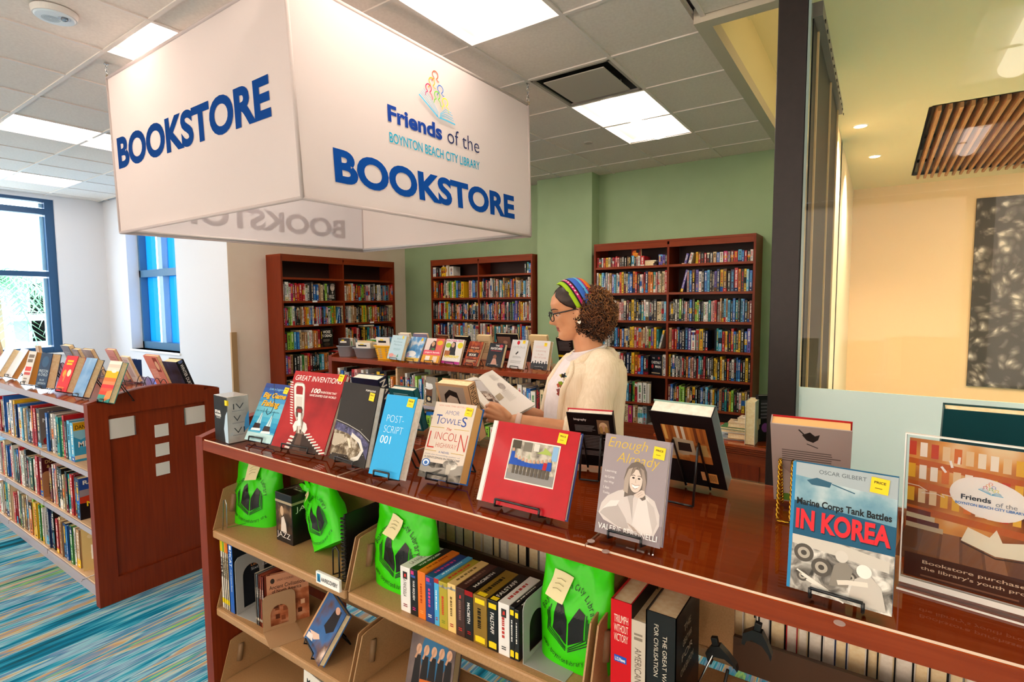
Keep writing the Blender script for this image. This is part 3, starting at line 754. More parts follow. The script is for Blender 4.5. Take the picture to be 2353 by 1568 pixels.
BL = bookcase('tall_bookcase', 'tall cherry-wood bookcase against the beige wall', (XB + .3, 1.145, 0), R(90), 1.81, 2.10, .30, ZL)
BC = bookcase('tall_bookcase', 'tall cherry-wood bookcase in the green corner left of the column', (-3.314, 3.185, 0), 0, 1.73, 2.115, .28, ZC)
BR = bookcase('tall_bookcase', 'tall cherry-wood bookcase between the green column and the dark post', (-.689, 3.1, 0), 0, 1.73, 2.165, .36, ZR)
m = MB()
for px, py in ((724, 693), (727, 747), (855, 741)):
    c = onx(px, py, XB + .302); m = MB(); m.box(0, .003, -.035, .035, -.011, .011, WHITE)
    o = m.build('shelf_label', BL); o.matrix_parent_inverse = Matrix.Identity(4); o.location = (c.y - 1.145, .002, c.z); o.rotation_euler = (0, 0, R(-90))

# low cabinet by the post
q0, q1 = onz(1590, 998, .75), onz(1762, 1034, .75)
CB = empty('low_cabinet', (q1.x - .62, .47, 0), label='low reddish wooden cabinet with a ridged edge, beside the dark post', cat='cabinet')
m = MB(); m.box(.02, .62, .02, .5, 0, .69, WOODX); m.build('body', CB)
m = MB(); m.box(0, .64, 0, .52, .735, .75, WOODTOP)
for k in range(4): m.box(.003 + .004 * k, .637, .003 + .004 * k, .52, .735 - .012 * (k + 1), .735 - .012 * k - .003, WOODX)
m.build('ridged_top', CB)
m = MB(); m.box(.06, .58, .012, .02, .08, .64, WOODZ); q = m.build('door', CB)
m = MB(); m.tube([(.52, .008, .36), (.52, -.008, .37), (.52, -.008, .45), (.52, .008, .46)], .005, STEEL); m.build('handle', q)
# ================================================================ books standing on shelves
PAL = {'k': ('black', '#1b1816'), 'w': ('white', '#e9e3da'), 'c': ('cream', '#dcc79c'), 'r': ('red', '#bf1f27'), 'o': ('orange', '#de7a1e'), 'y': ('yellow', '#e6b71a'),
       'g': ('green', '#3d8a3a'), 'l': ('lime green', '#93c640'), 't': ('teal', '#1f8c8e'), 'b': ('blue', '#2462b4'), 'n': ('navy', '#1d2f5e'), 's': ('sky blue', '#5cb2da'),
       'p': ('purple', '#6a5aae'), 'm': ('magenta', '#c92c70'), 'i': ('pink', '#e3a09a'), 'e': ('grey', '#94928f'), 'd': ('dark grey', '#413d3f'), 'u': ('brown', '#6c4327'),
       'f': ('dark green', '#1f4a34'), 'h': ('tan', '#b98c5c'), 'v': ('maroon', '#6e1622'), 'q': ('coral', '#e0624a')}
ORDN = ORD + 'sixteenth seventeenth eighteenth nineteenth twentieth'.split() + ['twenty-' + w for w in ORD[:9]] + ['thirtieth'] + ['thirty-' + w for w in ORD[:9]] + ['fortieth'] + ['forty-' + w for w in ORD[:9]] + ['fiftieth'] + ['fifty-' + w for w in ORD[:9]]
CONTR = {'k': 'wwwceryws', 'w': 'krnbvg', 'c': 'kvnuf', 'r': 'wwky', 'o': 'kwn', 'y': 'krn', 'g': 'wyk', 'l': 'kfw', 't': 'wky', 'b': 'wws', 'n': 'wwys', 's': 'wnk', 'p': 'wyk', 'm': 'wky', 'i': 'kvw', 'e': 'kwr', 'd': 'wwc', 'u': 'cwy', 'f': 'ywc', 'h': 'kvw', 'v': 'ywc', 'q': 'wky'}
def spine_art(A, key, t, h):
    c = [PAL[k][1] for k in CONTR[key]]
    a, b = random.choice(c), random.choice(c)
    st = random.random()
    if st < .3: A.rect(0, random.choice((0, .78, .0)), 1, random.uniform(.1, .24), random.choice([PAL[k][1] for k in 'krwynbscuv']))
    elif st < .42: A.rect(0, .36, 1, .26, random.choice([PAL[k][1] for k in 'wkyrobs']))
    def word(x, w, y0, y1, col):      # a title as a run of letter-like blocks
        y = y1
        while y > y0:
            L = random.uniform(.022, .045)
            A.rect(x, max(y - L, y0), w * random.choice((1, 1, .8)), L * .78, col); A.d -= A.eps; y -= L * random.choice((1, 1, 1, 1.6))
        A.d += A.eps
    y1 = random.uniform(.86, .93); y0 = random.uniform(.42, .52)
    if random.random() < .75:
        word(.3, .42, y0, y1, a); word(.36, .3, random.uniform(.14, .2), y0 - .06, b)
    else:
        word(.16, .3, .3, y1, a); word(.58, .26, .36, y1 - .05, b)
    A.rect(.32, .045, .36, .04, b)
def shelf_book(name, key, t, h, dep, pages, deco=True, rev=False, parts=False, cover_art=None):
    'one upright book: x = thickness, y = depth away from the viewer, spine at y = 0'
    c = ink(PAL[key][1], .32, .45); bd = min(.0022, t * .14)
    m = MB()
    ys, yp = (0, dep) if not rev else (dep, 0)
    m.box(0, bd, 0, dep, 0, h, c); m.box(t - bd, t, 0, dep, 0, h, c)
    if rev: m.box(0, t, dep - bd, dep, 0, h, c)
    else: m.box(0, t, 0, bd, 0, h, c)
    if deco and not rev: spine_art(Art(m, lambda x, y, d: Vector((x * t, -d, y * h)), .0001, .0002), key, t, h)
    if cover_art: cover_art(Art(m, lambda x, y, d: Vector((t + d, x * dep, y * h)), .0001, .0002))
    g = .004 if pages is PAGEW or not parts else .003
    pg = MB() if parts else m
    pg.box(bd, t - bd, (bd if not rev else .004), (dep - .004 if not rev else dep - bd), .002, h - g, pages)
    if not parts: return m.build(name)
    o = empty(name); m.build('cover', o); pg.build('pages', o); return o
def place_row(spec, org, rz, width, z, hr, dr, where, group, deco=True, rev=False, parts=False, inset=(.008, .03), hard=.47, art=None, nm=None):
    'spec: one letter per book, capital = thick, _ = gap, / = next book leans; runs left to right as the viewer sees it'
    toks, lean = [], False
    for ch in spec:
        if ch == '/': lean = True; continue
        toks.append((ch, lean)); lean = False
    ts = [(random.uniform(.75, 1.3) * (1.55 if ch.isupper() else 1)) * (1.5 if ln else 1) if ch != '_' else 1.0 for ch, ln in toks]
    s = width / sum(ts); x = 0; k = 0
    n_all = sum(1 for c, _ in toks if c != '_')
    mat = Matrix.Translation(org) @ Matrix.Rotation(rz, 4, 'Z')
    for (ch, ln), tt in zip(toks, ts):
        w = tt * s
        if ch != '_':
            key = ch.lower(); h = random.uniform(*hr); dep = random.uniform(*dr)
            isH = random.random() < hard
            t = w * (.62 if ln else .965)
            o = shelf_book(nm or ('hardcover_book' if isH else 'paperback_book'), key, t, h, dep, PAGE if random.random() < .6 else PAGEW, deco, rev, parts, (art or {}).get(k))
            ins = random.uniform(*inset)
            lm = Matrix.Translation((x, ins, z + .0004))
            if ln:
                sg = 1
                lm = Matrix.Translation((x + w * .02, ins, z + .001)) @ Matrix.Rotation(R(14), 4, 'Y')
                if t * math.sin(R(14)) > 0: lm = Matrix.Translation((0, 0, t * math.sin(R(14)))) @ lm
            o.matrix_world = mat @ lm
            nw = PAL[key][0]
            tag(o, f"{nw} {'hardcover' if isH else 'paperback'}, {ORDN[k]} book along {where}", 'book', group)
            k += 1
        x += w
SH = ['top', 'second', 'third', 'fourth', 'fifth', 'sixth', 'bottom']
def case_rows(org, rz, w, zs, rows, cname, hr=(.205, .25), top=2.05, **kw):
    for (bay, si), spec in rows.items():
        gap = (zs[si - 1] - .025 if si else top) - zs[si]
        t = .022; a = t + .004 if bay == 0 else w / 2 + t / 2 + .004; b = (w / 2 - t / 2 if bay == 0 else w - t) - .004
        where = f"the {SH[si]} shelf, {'left' if bay == 0 else 'right'} bay of the {cname}"
        place_row(spec, Vector(org) + Matrix.Rotation(rz, 3, 'Z') @ Vector((a, 0, 0)), rz, b - a, zs[si], (min(hr[0], gap - .03), min(hr[1], gap - .012)), (.14, .2), where, f"books on the {SH[si]} shelf of the {cname}", **kw)
case_rows((XB + .3, 1.145, 0), R(90), 1.81, ZL, {
    (0, 1): 'eWwmurrRrwDdBbhc_ln_______', (1, 1): 'whoywrkvrglkeIwwkdekwwwneskbhrr',
    (0, 2): 'kmvglwekKkhwroyebwkrwmsmkbnpiwtlky/s_bkc', (1, 2): 'kewwchhkkkylyguwlkoRkyknkkkdkCc',
    (0, 3): 'kLlsbcHhwWhohrk/k/k/r______', (1, 3): 'wckrRikkyktehkrkbnkkkkddk',
    (0, 4): 'pmhkkwgcrvkkktsohkwkrwwe', (1, 4): 'kwrkncw', (0, 5): 'kewkbw'}, 'beige-wall bookcase', (.2, .235))
case_rows((-3.314, 3.185, 0), 0, 1.73, ZC, {
    (0, 0): 'wkdYcW_________', (1, 0): '____________________ktb'.replace(' ', ''),
    (0, 1): 'oOukkrkewcglwylbnkY___iwbbke', (1, 1): 'YwnkrkiwehuiuswthduykbrobhCweuksekwc',
    (0, 2): 'kkdhrsrkwlyskdrvkkohimknkbWkkdkwkkw', (1, 2): 'kkndekkcbBnkriokkrrmkdekgdlbpPkoyywkwrwe',
    (0, 3): 'kcrknbkwkdehwrsecwwwwC', (1, 3): 'wewkyRhtwshtwwknivtrbbwC'}, 'corner bookcase', (.205, .255))
case_rows((-.689, 3.1, 0), 0, 1.73, ZR, {
    (0, 0): 'rkwryckrmridkdukskewR______Ppk', (1, 0): '_____/p/w_yrkrkdhbwmevrsbrkw',
    (0, 1): 'wylsbewhpswwrykcbBorkwirnoOtiecCr', (1, 1): '____/p_ebupwkbskdpnyuknrokysb',
    (0, 2): 'lgohwknyihiedvkykkktwwekdCes', (1, 2): 'kkkwklkeikbkllkkWwtiirehkshskbtksbkhv',
    (0, 3): 'erhswwdksbkobcckYyirohcwclpyt/w__', (1, 3): 'hrrnnknpWeYkn___tsrykrtkykbp',
    (0, 4): 'hohyokkckwrknkyorbK_____w', (1, 4): 'ykwkwderkobhidrstkrkwdkyykyckrkwkbbkkyk',
    (0, 5): 'bsYlrtwrwskgrWW______', (1, 5): 'vbkkrlLkhkykkbkskwyknhktkylkkwyhk',
    (0, 6): 'cwikwkkcmhwe____'}, 'post-side bookcase', (.2, .24), hard=.55, nm='novel')

# face-out and flat books in the tall cases
def front_book(name, label, loc, rz, w, h, t, cover, draw, tilt=0, group=None, pages=None, parts=True, spine=None, thick_back=None):
    'a book seen by its cover: x = width, z = height, y = away; leans back by tilt'
    r = empty(name, loc, label=label, cat='book', group=group)
    r.rotation_mode = 'ZYX' if False else 'XYZ'
    r.rotation_euler = (-tilt, 0, rz)
    c = ink(cover, .34, .28); bd = .0025 if t > .012 else t * .15
    m = MB(); m.box(0, w, 0, bd, 0, h, c); m.box(0, w, t - bd, t, 0, h, ink(thick_back, .34, .3) if thick_back else c)
    if spine == 'R': m.box(w - bd, w, 0, t, 0, h, c)
    elif spine == 'N': pass
    else: m.box(0, bd, 0, t, 0, h, c)
    if draw:
        A = Art(m, lambda x, y, d: Vector((x * w, -d, y * h)), .00006, .0002); A.asp = h / w; draw(A)
    m.build('cover', r)
    m = MB(); e = .0035
    m.box(bd if spine not in ('R', 'N') else e, w - (bd if spine == 'R' else e), bd, t - bd, .003, h - e, pages or PAGE); m.build('pages', r)
    return r
def sticker(r, w, h, x, y, sw=.024, rot=4):
    m = MB(); m.M = Matrix.Translation((x * w, 0, y * h)) @ Matrix.Rotation(R(rot), 4, 'Y')
    m.box(-sw / 2, sw / 2, -.0021, -.0016, -sw / 2, sw / 2, YEL)
    A = Art(m, lambda a, b, d: Vector(((a - .5) * sw, -.0021 - d, (b - .5) * sw)), .0001, .0002); A.text('PRICE', .18, .62, .64, .16, '#4a3c08', bold=.03).rect(.25, .3, .4, .05, '#8a7410')
    o = m.build('price_sticker', r); o['label'] = 'small yellow price sticker'; return o

def face_duo(A):
    A.rect(0, 0, 1, 1, '#191615')
    for x, c in ((.2, '#b9a79a'), (.76, '#cdbcae')):
        A.oval(x, .72, .17, .19, c).oval(x + .02, .86, .17, .08, '#8e8078').oval(x - .05, .74, .03, .012, KEY).oval(x + .06, .74, .03, .012, KEY).rect(x - .06, .6, .12, .012, '#6a4a40').poly([(x - .24, .28), (x + .24, .28), (x + .12, .5), (x - .12, .5)], '#3a3634').poly([(x - .05, .5), (x + .05, .5), (x, .34)], '#e8e2da')
    A.text('ASCENT', .12, .22, .76, .09, '#eee8e0', bold=.02).text('TO POWER', .1, .12, .8, .08, '#eee8e0', bold=.02).lines(.2, .03, .6, .05, 1, '#d8d0c6')
p = onx(745, 689, XB + .29)
front_book('hardcover_book', 'black book with two grey faces, turned cover-out on the second shelf of the beige-wall bookcase', (XB + .27, p.y, ZL[1]), R(90), .19, .235, .03, '#191615', face_duo)
def woke(A): A.rect(0, 0, 1, 1, '#17130f').text('WOKE', .18, .74, .62, .16, '#efe8da', bold=.03).text('IS DEAD', .08, .54, .84, .15, '#efe8da', bold=.03).lines(.2, .3, .6, .14, 4, '#8a7f70').oval(.5, .14, .25, .1, '#3a2a1c')
p = onx(739, 797, XB + .28)
front_book('hardcover_book', 'black book with big white title, turned cover-out on the fourth shelf of the beige-wall bookcase', (XB + .27, p.y, ZL[3]), R(75), .16, .235, .035, '#17130f', woke, 0, None, PAGEW)
def chest(A):
    A.rect(0, 0, 1, 1, '#15121a').text('THE', .2, .8, .2, .07, '#e8e0d8').text('CHESTNUT', .12, .56, .8, .13, '#e8e0d8', bold=.02).text('MAN', .45, .36, .46, .13, '#e8e0d8', bold=.02).oval(.22, .42, .1, .1, '#c43a3a').oval(.75, .85, .08, .06, '#a03838').rect(.15, .08, .7, .05, '#b8a07c')
p = ony(1491, 858, 3.13)
front_book('hardcover_book', 'dark thriller turned cover-out on the fifth shelf beside the dark post', (p.x, 3.16, ZR[4]), R(-18), .16, .225, .03, '#15121a', chest)
def oryx(A): A.rect(0, 0, 1, 1, '#d3cbc0').poly([(.3, .15), (.36, .5), (.5, .62), (.7, .6), (.74, .15), (.68, .15), (.62, .42), (.42, .42), (.4, .15)], '#7a5a40').line([(.48, .62), (.42, .95)], .03, '#5a4030', A.asp).line([(.54, .62), (.56, .95)], .03, '#5a4030', A.asp)
p = ony(1470, 919, 3.13)
front_book('hardcover_book', 'pale book with a horned animal, cover-out on the sixth shelf by the post', (p.x - .01, 3.15, ZR[5]), R(-15), .13, .215, .03, '#d3cbc0', oryx)
def lee(A): A.rect(0, 0, 1, 1, '#141b26').text('LEE', .35, .78, .5, .15, '#c9d43a', bold=.03).text('CHILD', .2, .6, .7, .14, '#c9d43a', bold=.03).rect(.2, .36, .6, .14, '#5a8a94').lines(.2, .1, .6, .18, 3, '#b09a50')
p = ony(1642, 801, 3.13)
front_book('hardcover_book', 'dark blue thriller with lime title, cover-out on the fourth shelf by the post', (p.x - .01, 3.16, ZR[3]), R(-14), .15, .22, .03, '#141b26', lee)
def rough(A):
    A.rect(0, 0, 1, 1, '#7a1a10').poly([(0, 0), (1, 0), (1, .3), (.5, .42), (0, .25)], '#d8c4a0').oval(.4, .75, .3, .16, '#d86a18').oval(.7, .85, .2, .1, '#1a1210').text('ONE', .2, .66, .5, .1, '#f0b030', bold=.03).text('ROUGH', .15, .52, .7, .11, '#f0b030', bold=.03).text('MAN', .3, .4, .45, .1, '#f0b030', bold=.03)
p = ony(1449, 611, 3.12)
front_book('paperback_book', 'fiery red and orange book, cover-out on the top shelf by the dark post', (p.x, 3.14, ZR[0]), R(-8), .115, .19, .03, '#7a1a10', rough)
p = ony(1015, 632, 3.2)
front_book('paperback_book', 'white book with an orange figure, cover-out on the corner bookcase top shelf', (p.x, 3.22, ZC[0]), R(-10), .12, .19, .03, '#e8ddd0', lambda A: A.rect(0, 0, 1, 1, '#e4d8ca').oval(.55, .45, .3, .18, '#cf8a5a').oval(.5, .8, .2, .1, '#2a201c').oval(.4, .6, .12, .16, '#b06a48'))
def flat_book(name, label, loc, rz, w, d, t, key, group=None):
    r = empty(name, loc, (0, 0, rz), label=label, cat='book', group=group)
    c = ink(PAL[key][1] if len(key) == 1 else key, .35, .4); bd = .002; ck = CONTR.get(key, 'kw')
    m = MB(); m.box(0, w, 0, d, 0, bd, c); m.box(0, w, 0, d, t - bd, t, c); m.box(w - bd, w, 0, d, 0, t, c)
    A = Art(m, lambda x, y, dd: Vector((x * w, y * d, t + dd)), .0001, .0002); A.rect(.12, .62, .6, .12, PAL[ck[0]][1]).rect(.2, .25, .4, .2, PAL[ck[-1]][1]); m.build('cover', r)
    m = MB(); m.box(.003, w - bd, .003, d - .003, bd, t - bd, PAGE); m.build('pages', r)
    return r
z = ZR[0] + .0005
for k, (key, t, dx, nm) in enumerate((('w', .024, 0, 'lower'), ('c', .018, .012, 'middle'), ('w', .014, .03, 'upper'))):
    p = ony(1470, 609, 3.12)
    flat_book('paperback_book', f'pale {nm} book of the flat stack on the top shelf by the post', (p.x + dx, 3.13, z), 0, .15, .11, t, key, 'flat stack on the top shelf'); z += t + .0004
p = onx(840, 753, XB + .25); 
flat_book('paperback_book', 'blue book lying flat on top of the fourth-shelf row in the beige-wall bookcase', (XB + .28, p.y - .06, ZL[3] + .236), R(90), .19, .12, .02, 's')
p = ony(1033, 635, 3.22); flat_book('paperback_book', 'thin tan book lying flat on the corner bookcase top shelf', (p.x, 3.21, ZC[0] + .0005), 0, .1, .14, .008, 'h')
p = ony(1566, 603, 3.13); flat_book('paperback_book', 'thin pink book lying flat on the top shelf by the dark post', (p.x, 3.13, ZR[0] + .0005), 0, .06, .12, .01, 'i')

# left island shelves (front side)
def isl_row(spec, x0, x1, z, where, y=-1.595, hr=(.2, .245), **kw):
    kw.setdefault('inset', (.0, .012))
    place_row(spec, Vector((x0, y, 0)), 0, x1 - x0, z, hr, kw.pop('dr', (.145, .17)), where, 'books on ' + where, parts=kw.pop('parts', True), **kw)
def danielle(A): A.rect(0, 0, 1, 1, '#3a9cc8').rect(0, .8, 1, .2, '#d8a018').poly([(0, .8), (1, .8), (1, .55), (.75, .62), (.6, .5), (.4, .62), (.2, .55), (0, .65)], '#8cc8dc').poly([(.4, .6), (.75, .58), (.7, .7), (.5, .72)], '#ecc27a').rect(0, .06, 1, .1, '#e6d2ae').text('DANIELLE STEEL', .06, .83, 1.0, .1, '#2a1c06', bold=.01).text('MIRACLE', .12, .36, .95, .15, '#f4efe6', bold=.02).poly([(.55, .1), (.7, .1), (.63, .2)], KEY)
def rand(A): A.rect(0, 0, 1, 1, '#1c1416').rect(0, .72, 1, .28, '#2a4a94').rect(0, .5, 1, .22, '#9a8a90').poly([(0, .55), (1, .6), (1, .35), (0, .4)], '#c43a1e').text('RANDY', .12, .84, .9, .1, '#f0ebe2', bold=.03).text('WAYNE', .4, .7, .7, .1, '#f0ebe2', bold=.03).text('NIGHT', .2, .3, .9, .13, '#f0c81a', bold=.03)
def vis(A):
    A.rect(0, 0, 1, 1, '#c3a468')
    for k in range(16): A.oval(random.random() * .9 + .05, random.random() * .9 + .05, .07, .05, random.choice(('#a87a2a', '#b08838', '#d0b888')), 10, random.random()); A.d -= A.eps
    A.d += A.eps; A.rect(.2, .26, .66, .34, '#ece4d6').text('VISIONIST', .26, .46, .55, .06, '#3a3228', bold=.01).lines(.26, .31, .52, .04, 1, '#5a4e40')
def liane(A): A.rect(0, 0, 1, 1, '#71655e').text('Liane', .25, .8, .5, .12, '#cfc5bc', bold=.01).text('Moriarty', .08, .62, .85, .13, '#efe9e2', bold=.02).text('Apples', .12, .44, .4, .07, '#3a302c').oval(.2, .16, .14, .1, '#8e1c1c').oval(.6, .16, .14, .1, '#9a2020').rect(0, 0, 1, .07, '#c9bcb4')
def doug(A): A.rect(0, 0, 1, 1, '#4a1216').text('DOUGLAS', .1, .84, .7, .09, '#b8985a', bold=.02).text('& LINCOLN', .14, .72, .8, .08, '#b8985a', bold=.02).text('CEMETERY', .14, .24, .8, .12, '#d8b868', bold=.03).text('DANCE', .3, .1, .55, .12, '#d8b868', bold=.03)
W1 = lambda s: f'the window island\'s {s} shelf'
isl_row('wksWynbwscbkKrrD', -2.71, -2.03, .69, W1('upper'), art={15: liane})
isl_row('bkwEtgrksS', -1.93, -1.50, .69, W1('upper') + ' by its panelled end', art={9: danielle})
isl_row('rkwtkkrwwkeFfwrV', -2.71, -2.06, .385, W1('middle'), art={15: doug})
isl_row('vwiqhkKcuktrvkN', -1.93, -1.44, .385, W1('middle') + ' by its panelled end', art={14: rand})
isl_row('rrtwgkcuwuOlYyglwefnnk_rchNbKgwH', -2.68, -1.52, .09, W1('lowest'), art={}, hr=(.2, .24))
front_book('hardcover_book', 'gold leaf-patterned book standing at the end of the lowest shelf by the panelled end', (-1.475, -1.59, .0905), R(62), .2, .235, .02, '#c3a468', vis, pages=PAGEW)
isl_row('krwcb', -2.87, -2.74, .69, W1('upper') + ' in its far bay'); isl_row('wkrcb', -2.95, -2.74, .385, W1('middle') + ' in its far bay'); isl_row('rwktc', -3.05, -2.74, .09, W1('lowest') + ' in its far bay')
def wire_support(name, label, loc, rz, mat=STEEL):
    m = MB(); m.tube([(0, 0, .0035), (.06, 0, .0035), (.085, .0, .02), (.06, 0, .11), (.05, 0, .118), (.04, 0, .11), (.02, 0, .03), (0.02, .09, .0035), (0, .09, .0035)], .0022, mat); o = tag(m.build(name), label, 'bookend', 'wire bookends'); o.location = loc; o.rotation_euler = (0, 0, rz); return o
wire_support('wire_bookend', 'thin wire bookend holding the grey book on the upper island shelf', (-2.015, -1.59, .69), R(70))
wire_support('wire_bookend', 'thin wire bookend holding the gold leaf-patterned book on the lowest island shelf', (-1.30, -1.56, .09), R(150), STEEL)
def plate_end(name, label, loc, rz, c, w=.125, h=.155):
    'sheet-metal bookend: plate with an arched hole and a foot'
    r = MB(); mt = ink(c, .4, .5); pts = []
    o = [(-w / 2, 0), (w / 2, 0)] + [(w / 2 * (math.cos(t) if abs(math.cos(t)) < 1 else math.cos(t)), h - w / 4 + w / 4 * math.sin(t)) if False else (w / 2 - .02 + .02 * math.cos(t), h - .02 + .02 * math.sin(t)) for t in [math.pi / 2 * q / 5 for q in range(6)]] + [(-w / 2 + .02 - .02 * math.sin(t), h - .02 + .02 * math.cos(t)) for t in [math.pi / 2 * q / 5 for q in range(6)]]
    iw = w * .27
    inn = [(-iw, .012), (iw, .012)] + [(iw * math.cos(t), h - .045 - iw + iw * math.sin(t)) for t in [math.pi * q / 10 for q in range(11)]]
    def ringpts(P, n=40):
        L = [0]
        for a, b in zip(P, P[1:] + P[:1]): L.append(L[-1] + math.dist(a, b))
        res = []
        for k in range(n):
            s = L[-1] * k / n; i = max(j for j in range(len(P)) if L[j] <= s + 1e-9); a, b = P[i], P[(i + 1) % len(P)]; f = (s - L[i]) / max(L[i + 1] - L[i], 1e-9)
            res.append((a[0] + (b[0] - a[0]) * f, a[1] + (b[1] - a[1]) * f))
        return res
    po, pi = ringpts(o), ringpts(inn)
    r.loft([[(p[0], y, p[1] + .001) for p in P] for P, y in ((po, 0), (pi, 0), (pi, .0016), (po, .0016), (po, 0))], mt, False, False)
    r.box(-w / 2, w / 2, -.11, .002, .0, .0012, mt)
    ob = tag(r.build(name), label, 'bookend', 'sheet metal bookends'); ob.location = loc; ob.rotation_euler = (0, 0, rz); return ob
plate_end('metal_bookend', 'tan metal bookend against the maroon book on the middle island shelf', (-2.045, -1.53, .3855), R(90), '#a5704a')

# rear counter: shelf rows facing the viewer, and page edges of the row behind
isl_row('wbkekriewyeRknYkfo', -2.10, -1.36, .70, 'the upper shelf of the rear counter, first bay', y=.585)
isl_row('qkwvkwelwbtcitckf', -1.28, -.86, .70, 'the upper shelf of the rear counter, middle bay', y=.585)
isl_row('tbnyYwwbwkcrw', -.30, .20, .70, 'the upper shelf of the rear counter, last bay', y=.585)
isl_row('kwrnlcbkwtre', -1.28, -.50, .39, 'the middle shelf of the rear counter, middle bay', y=.585); isl_row('glwytlgkyw', -.42, .0, .39, 'the middle shelf of the rear counter, last bay', y=.585)
def mug(A): A.rect(0, 0, 1, 1, '#8f8578').rect(0, 0, 1, .2, '#a69a88').poly([(.3, .1), (.7, .1), (.76, .62), (.24, .62)], '#6a4224').oval(.5, .66, .3, .1, '#eae6e0').oval(.4, .72, .16, .07, '#f4f1ec').oval(.62, .72, .16, .06, '#efece6').poly([(.32, .12), (.68, .12), (.7, .34), (.3, .34)], '#1a1210').oval(.5, .23, .12, .07, '#e0c89a')
p = ony(968, 930, .57); front_book('paperback_book', 'book with a cream-topped mug on its cover, facing out on the rear counter shelf', (p.x - .02, .6, .7005), R(-12), .2, .235, .02, '#8f8578', mug)
def seab(A): A.rect(0, 0, 1, 1, '#1f6fc0').rect(0, .3, 1, .25, '#6a8cb0').poly([(0, .3), (1, .42), (1, 0), (0, 0)], '#24405a').oval(.6, .4, .2, .04, '#d8a060')
p = ony(985, 1010, .57); front_book('paperback_book', 'bright blue seascape book facing out below the mug book on the rear counter', (p.x - .05, .6, .3905), 0, .2, .25, .02, '#1f6fc0', seab)
isl_row('wkewckwwekcwkwewckwekwcewkwkew', -1.28, -.28, .70, "the rear counter's far side, pages outward", y=.95, rev=True, parts=False, deco=False)
isl_row('wkewckwwekcwkwewc', -.26, .34, .70, "the rear counter's far side by the reader", y=.95, rev=True, parts=False, deco=False)
def amer(A): A.rect(0, 0, 1, 1, '#1a1517').rect(0, 0, 1, .42, '#c01a24').vtext('AMERICA', .5, .42, .36, .56, '#efe9e4', bold=.02).rect(.1, .08, .5, .1, '#e8d8d0')
p = ony(866, 922, .57); front_book('paperback_book', 'black and red book facing out low on the rear counter behind the stadium book', (p.x, .62, .3905), R(-4), .12, .24, .02, '#1a1517', amer)
plate_end('metal_bookend', 'pale grey metal bookend holding the bottom row beside the reader', (ony(1478, 972, 3.14).x + .0, 3.19, ZR[6] + .0005), R(90), '#c4c2c0', .12, .16)
# front counter, the row behind with page edges to us
isl_row('kewkwckewkkewc', .82, 1.32, .69, 'the far side of the front counter, under the red album', y=-1.27, rev=True, parts=False, deco=False, hr=(.18, .23))
isl_row('ckwcekrckwnwkckwkecwkc', 1.72, 2.33, .69, 'the far side of the front counter, under the war book', y=-1.27, rev=True, parts=False, deco=False, hr=(.17, .22))
isl_row('kewckw', .82, 1.2, .385, 'the lower far side of the front counter', y=-1.27, rev=True, parts=False, deco=False, hr=(.17, .22))
# ================================================================ books shown face-out on wire easels
CT = ZT + .0047
def easel(label, M4, w, h, t, zc, mat=BLACKWIRE, r=.0029, twist=False, frac=.5, up=.6, name='wire_easel'):
    m = MB(); we = w * frac; xa, xb = w / 2 - we / 2, w / 2 + we / 2
    P = lambda x, y, z: M4 @ Vector((x, y, z))
    back = M4.to_3x3() @ Vector((0, 1, 0)); back = Vector((back.x, back.y, 0)).normalized()
    def run(pts):
        pts = [Vector((p.x, p.y, max(p.z, zc + r))) for p in pts]
        if not twist: return m.tube(pts, r, mat, 6)
        L = []
        for a, b in zip(pts, pts[1:]):
            n = max(2, int((b - a).length / .003)); L += [a.lerp(b, k / n) for k in range(n)]
        L.append(pts[-1])
        for ph in (0, math.pi):
            m.tube([p + Vector((math.cos(k * .9 + ph), math.sin(k * .9 + ph), 0)) * r * .8 for k, p in enumerate(L)], r * .75, mat, 5)
    lip = -.009
    s = h * up
    for x in (xa, xb):
        run([P(x, lip - .003, .012), P(x, lip, -.003), P(x, t + .004, -.003), P(x, t + .005, s * .5), P(x + (w / 2 - x) * .5, t + .006, s * .9), P(w / 2, t + .006, s)])
        top = P(x + (w / 2 - x) * .5, t + .008, s * .9); f = top + back * s * .5 * (1 if M4.to_3x3()[2][1] < 0 or True else 1); f.z = zc + r
        run([top, f])
    run([P(xa, lip - .003, .012), P(xb, lip - .003, .012)])
    a = P(xa + (w / 2 - xa) * .5, t + .008, s * .9) + back * s * .5; b = P(xb + (w / 2 - xb) * .5, t + .008, s * .9) + back * s * .5; a.z = b.z = zc + r
    run([a, b])
    return tag(m.build(name), label, 'easel', 'wire easels')
def lay(BL, BR, TL, z):
    a, b = onz(*BL, z), onz(*BR, z); e = (b - a); w = e.length; e.normalize()
    r = ray(*TL); p = CAM + r * ((a - CAM).dot(e) / r.dot(e)); v = p - a
    n = Vector((-e.y, e.x, 0))
    return a, w, math.atan2(e.y, e.x), v.length, math.atan2(v.dot(n), v.z)
def show(name, label, BL, BR, TL, t, cover, draw, zc=CT, elabel=None, st=None, lift_=None, tilt=None, hh=None, ww=None, **kw):
    z = lift_ if lift_ else zc + .006 + (t + .006) * .38
    a, w, rz, h, tl = lay(BL, BR, TL, z)
    if tilt is not None: tl = tilt
    if hh: h = hh
    if ww: w = ww
    o = front_book(name, label, a, rz, w, h, t, cover, draw, tl, **kw)
    if st: sticker(o, w, h, *st)
    M4 = Matrix.Translation(a) @ Matrix.Rotation(rz, 4, 'Z') @ Matrix.Rotation(-tl, 4, 'X')
    if elabel: easel(elabel, M4, w, h, t, zc)
    return o, M4, w, h
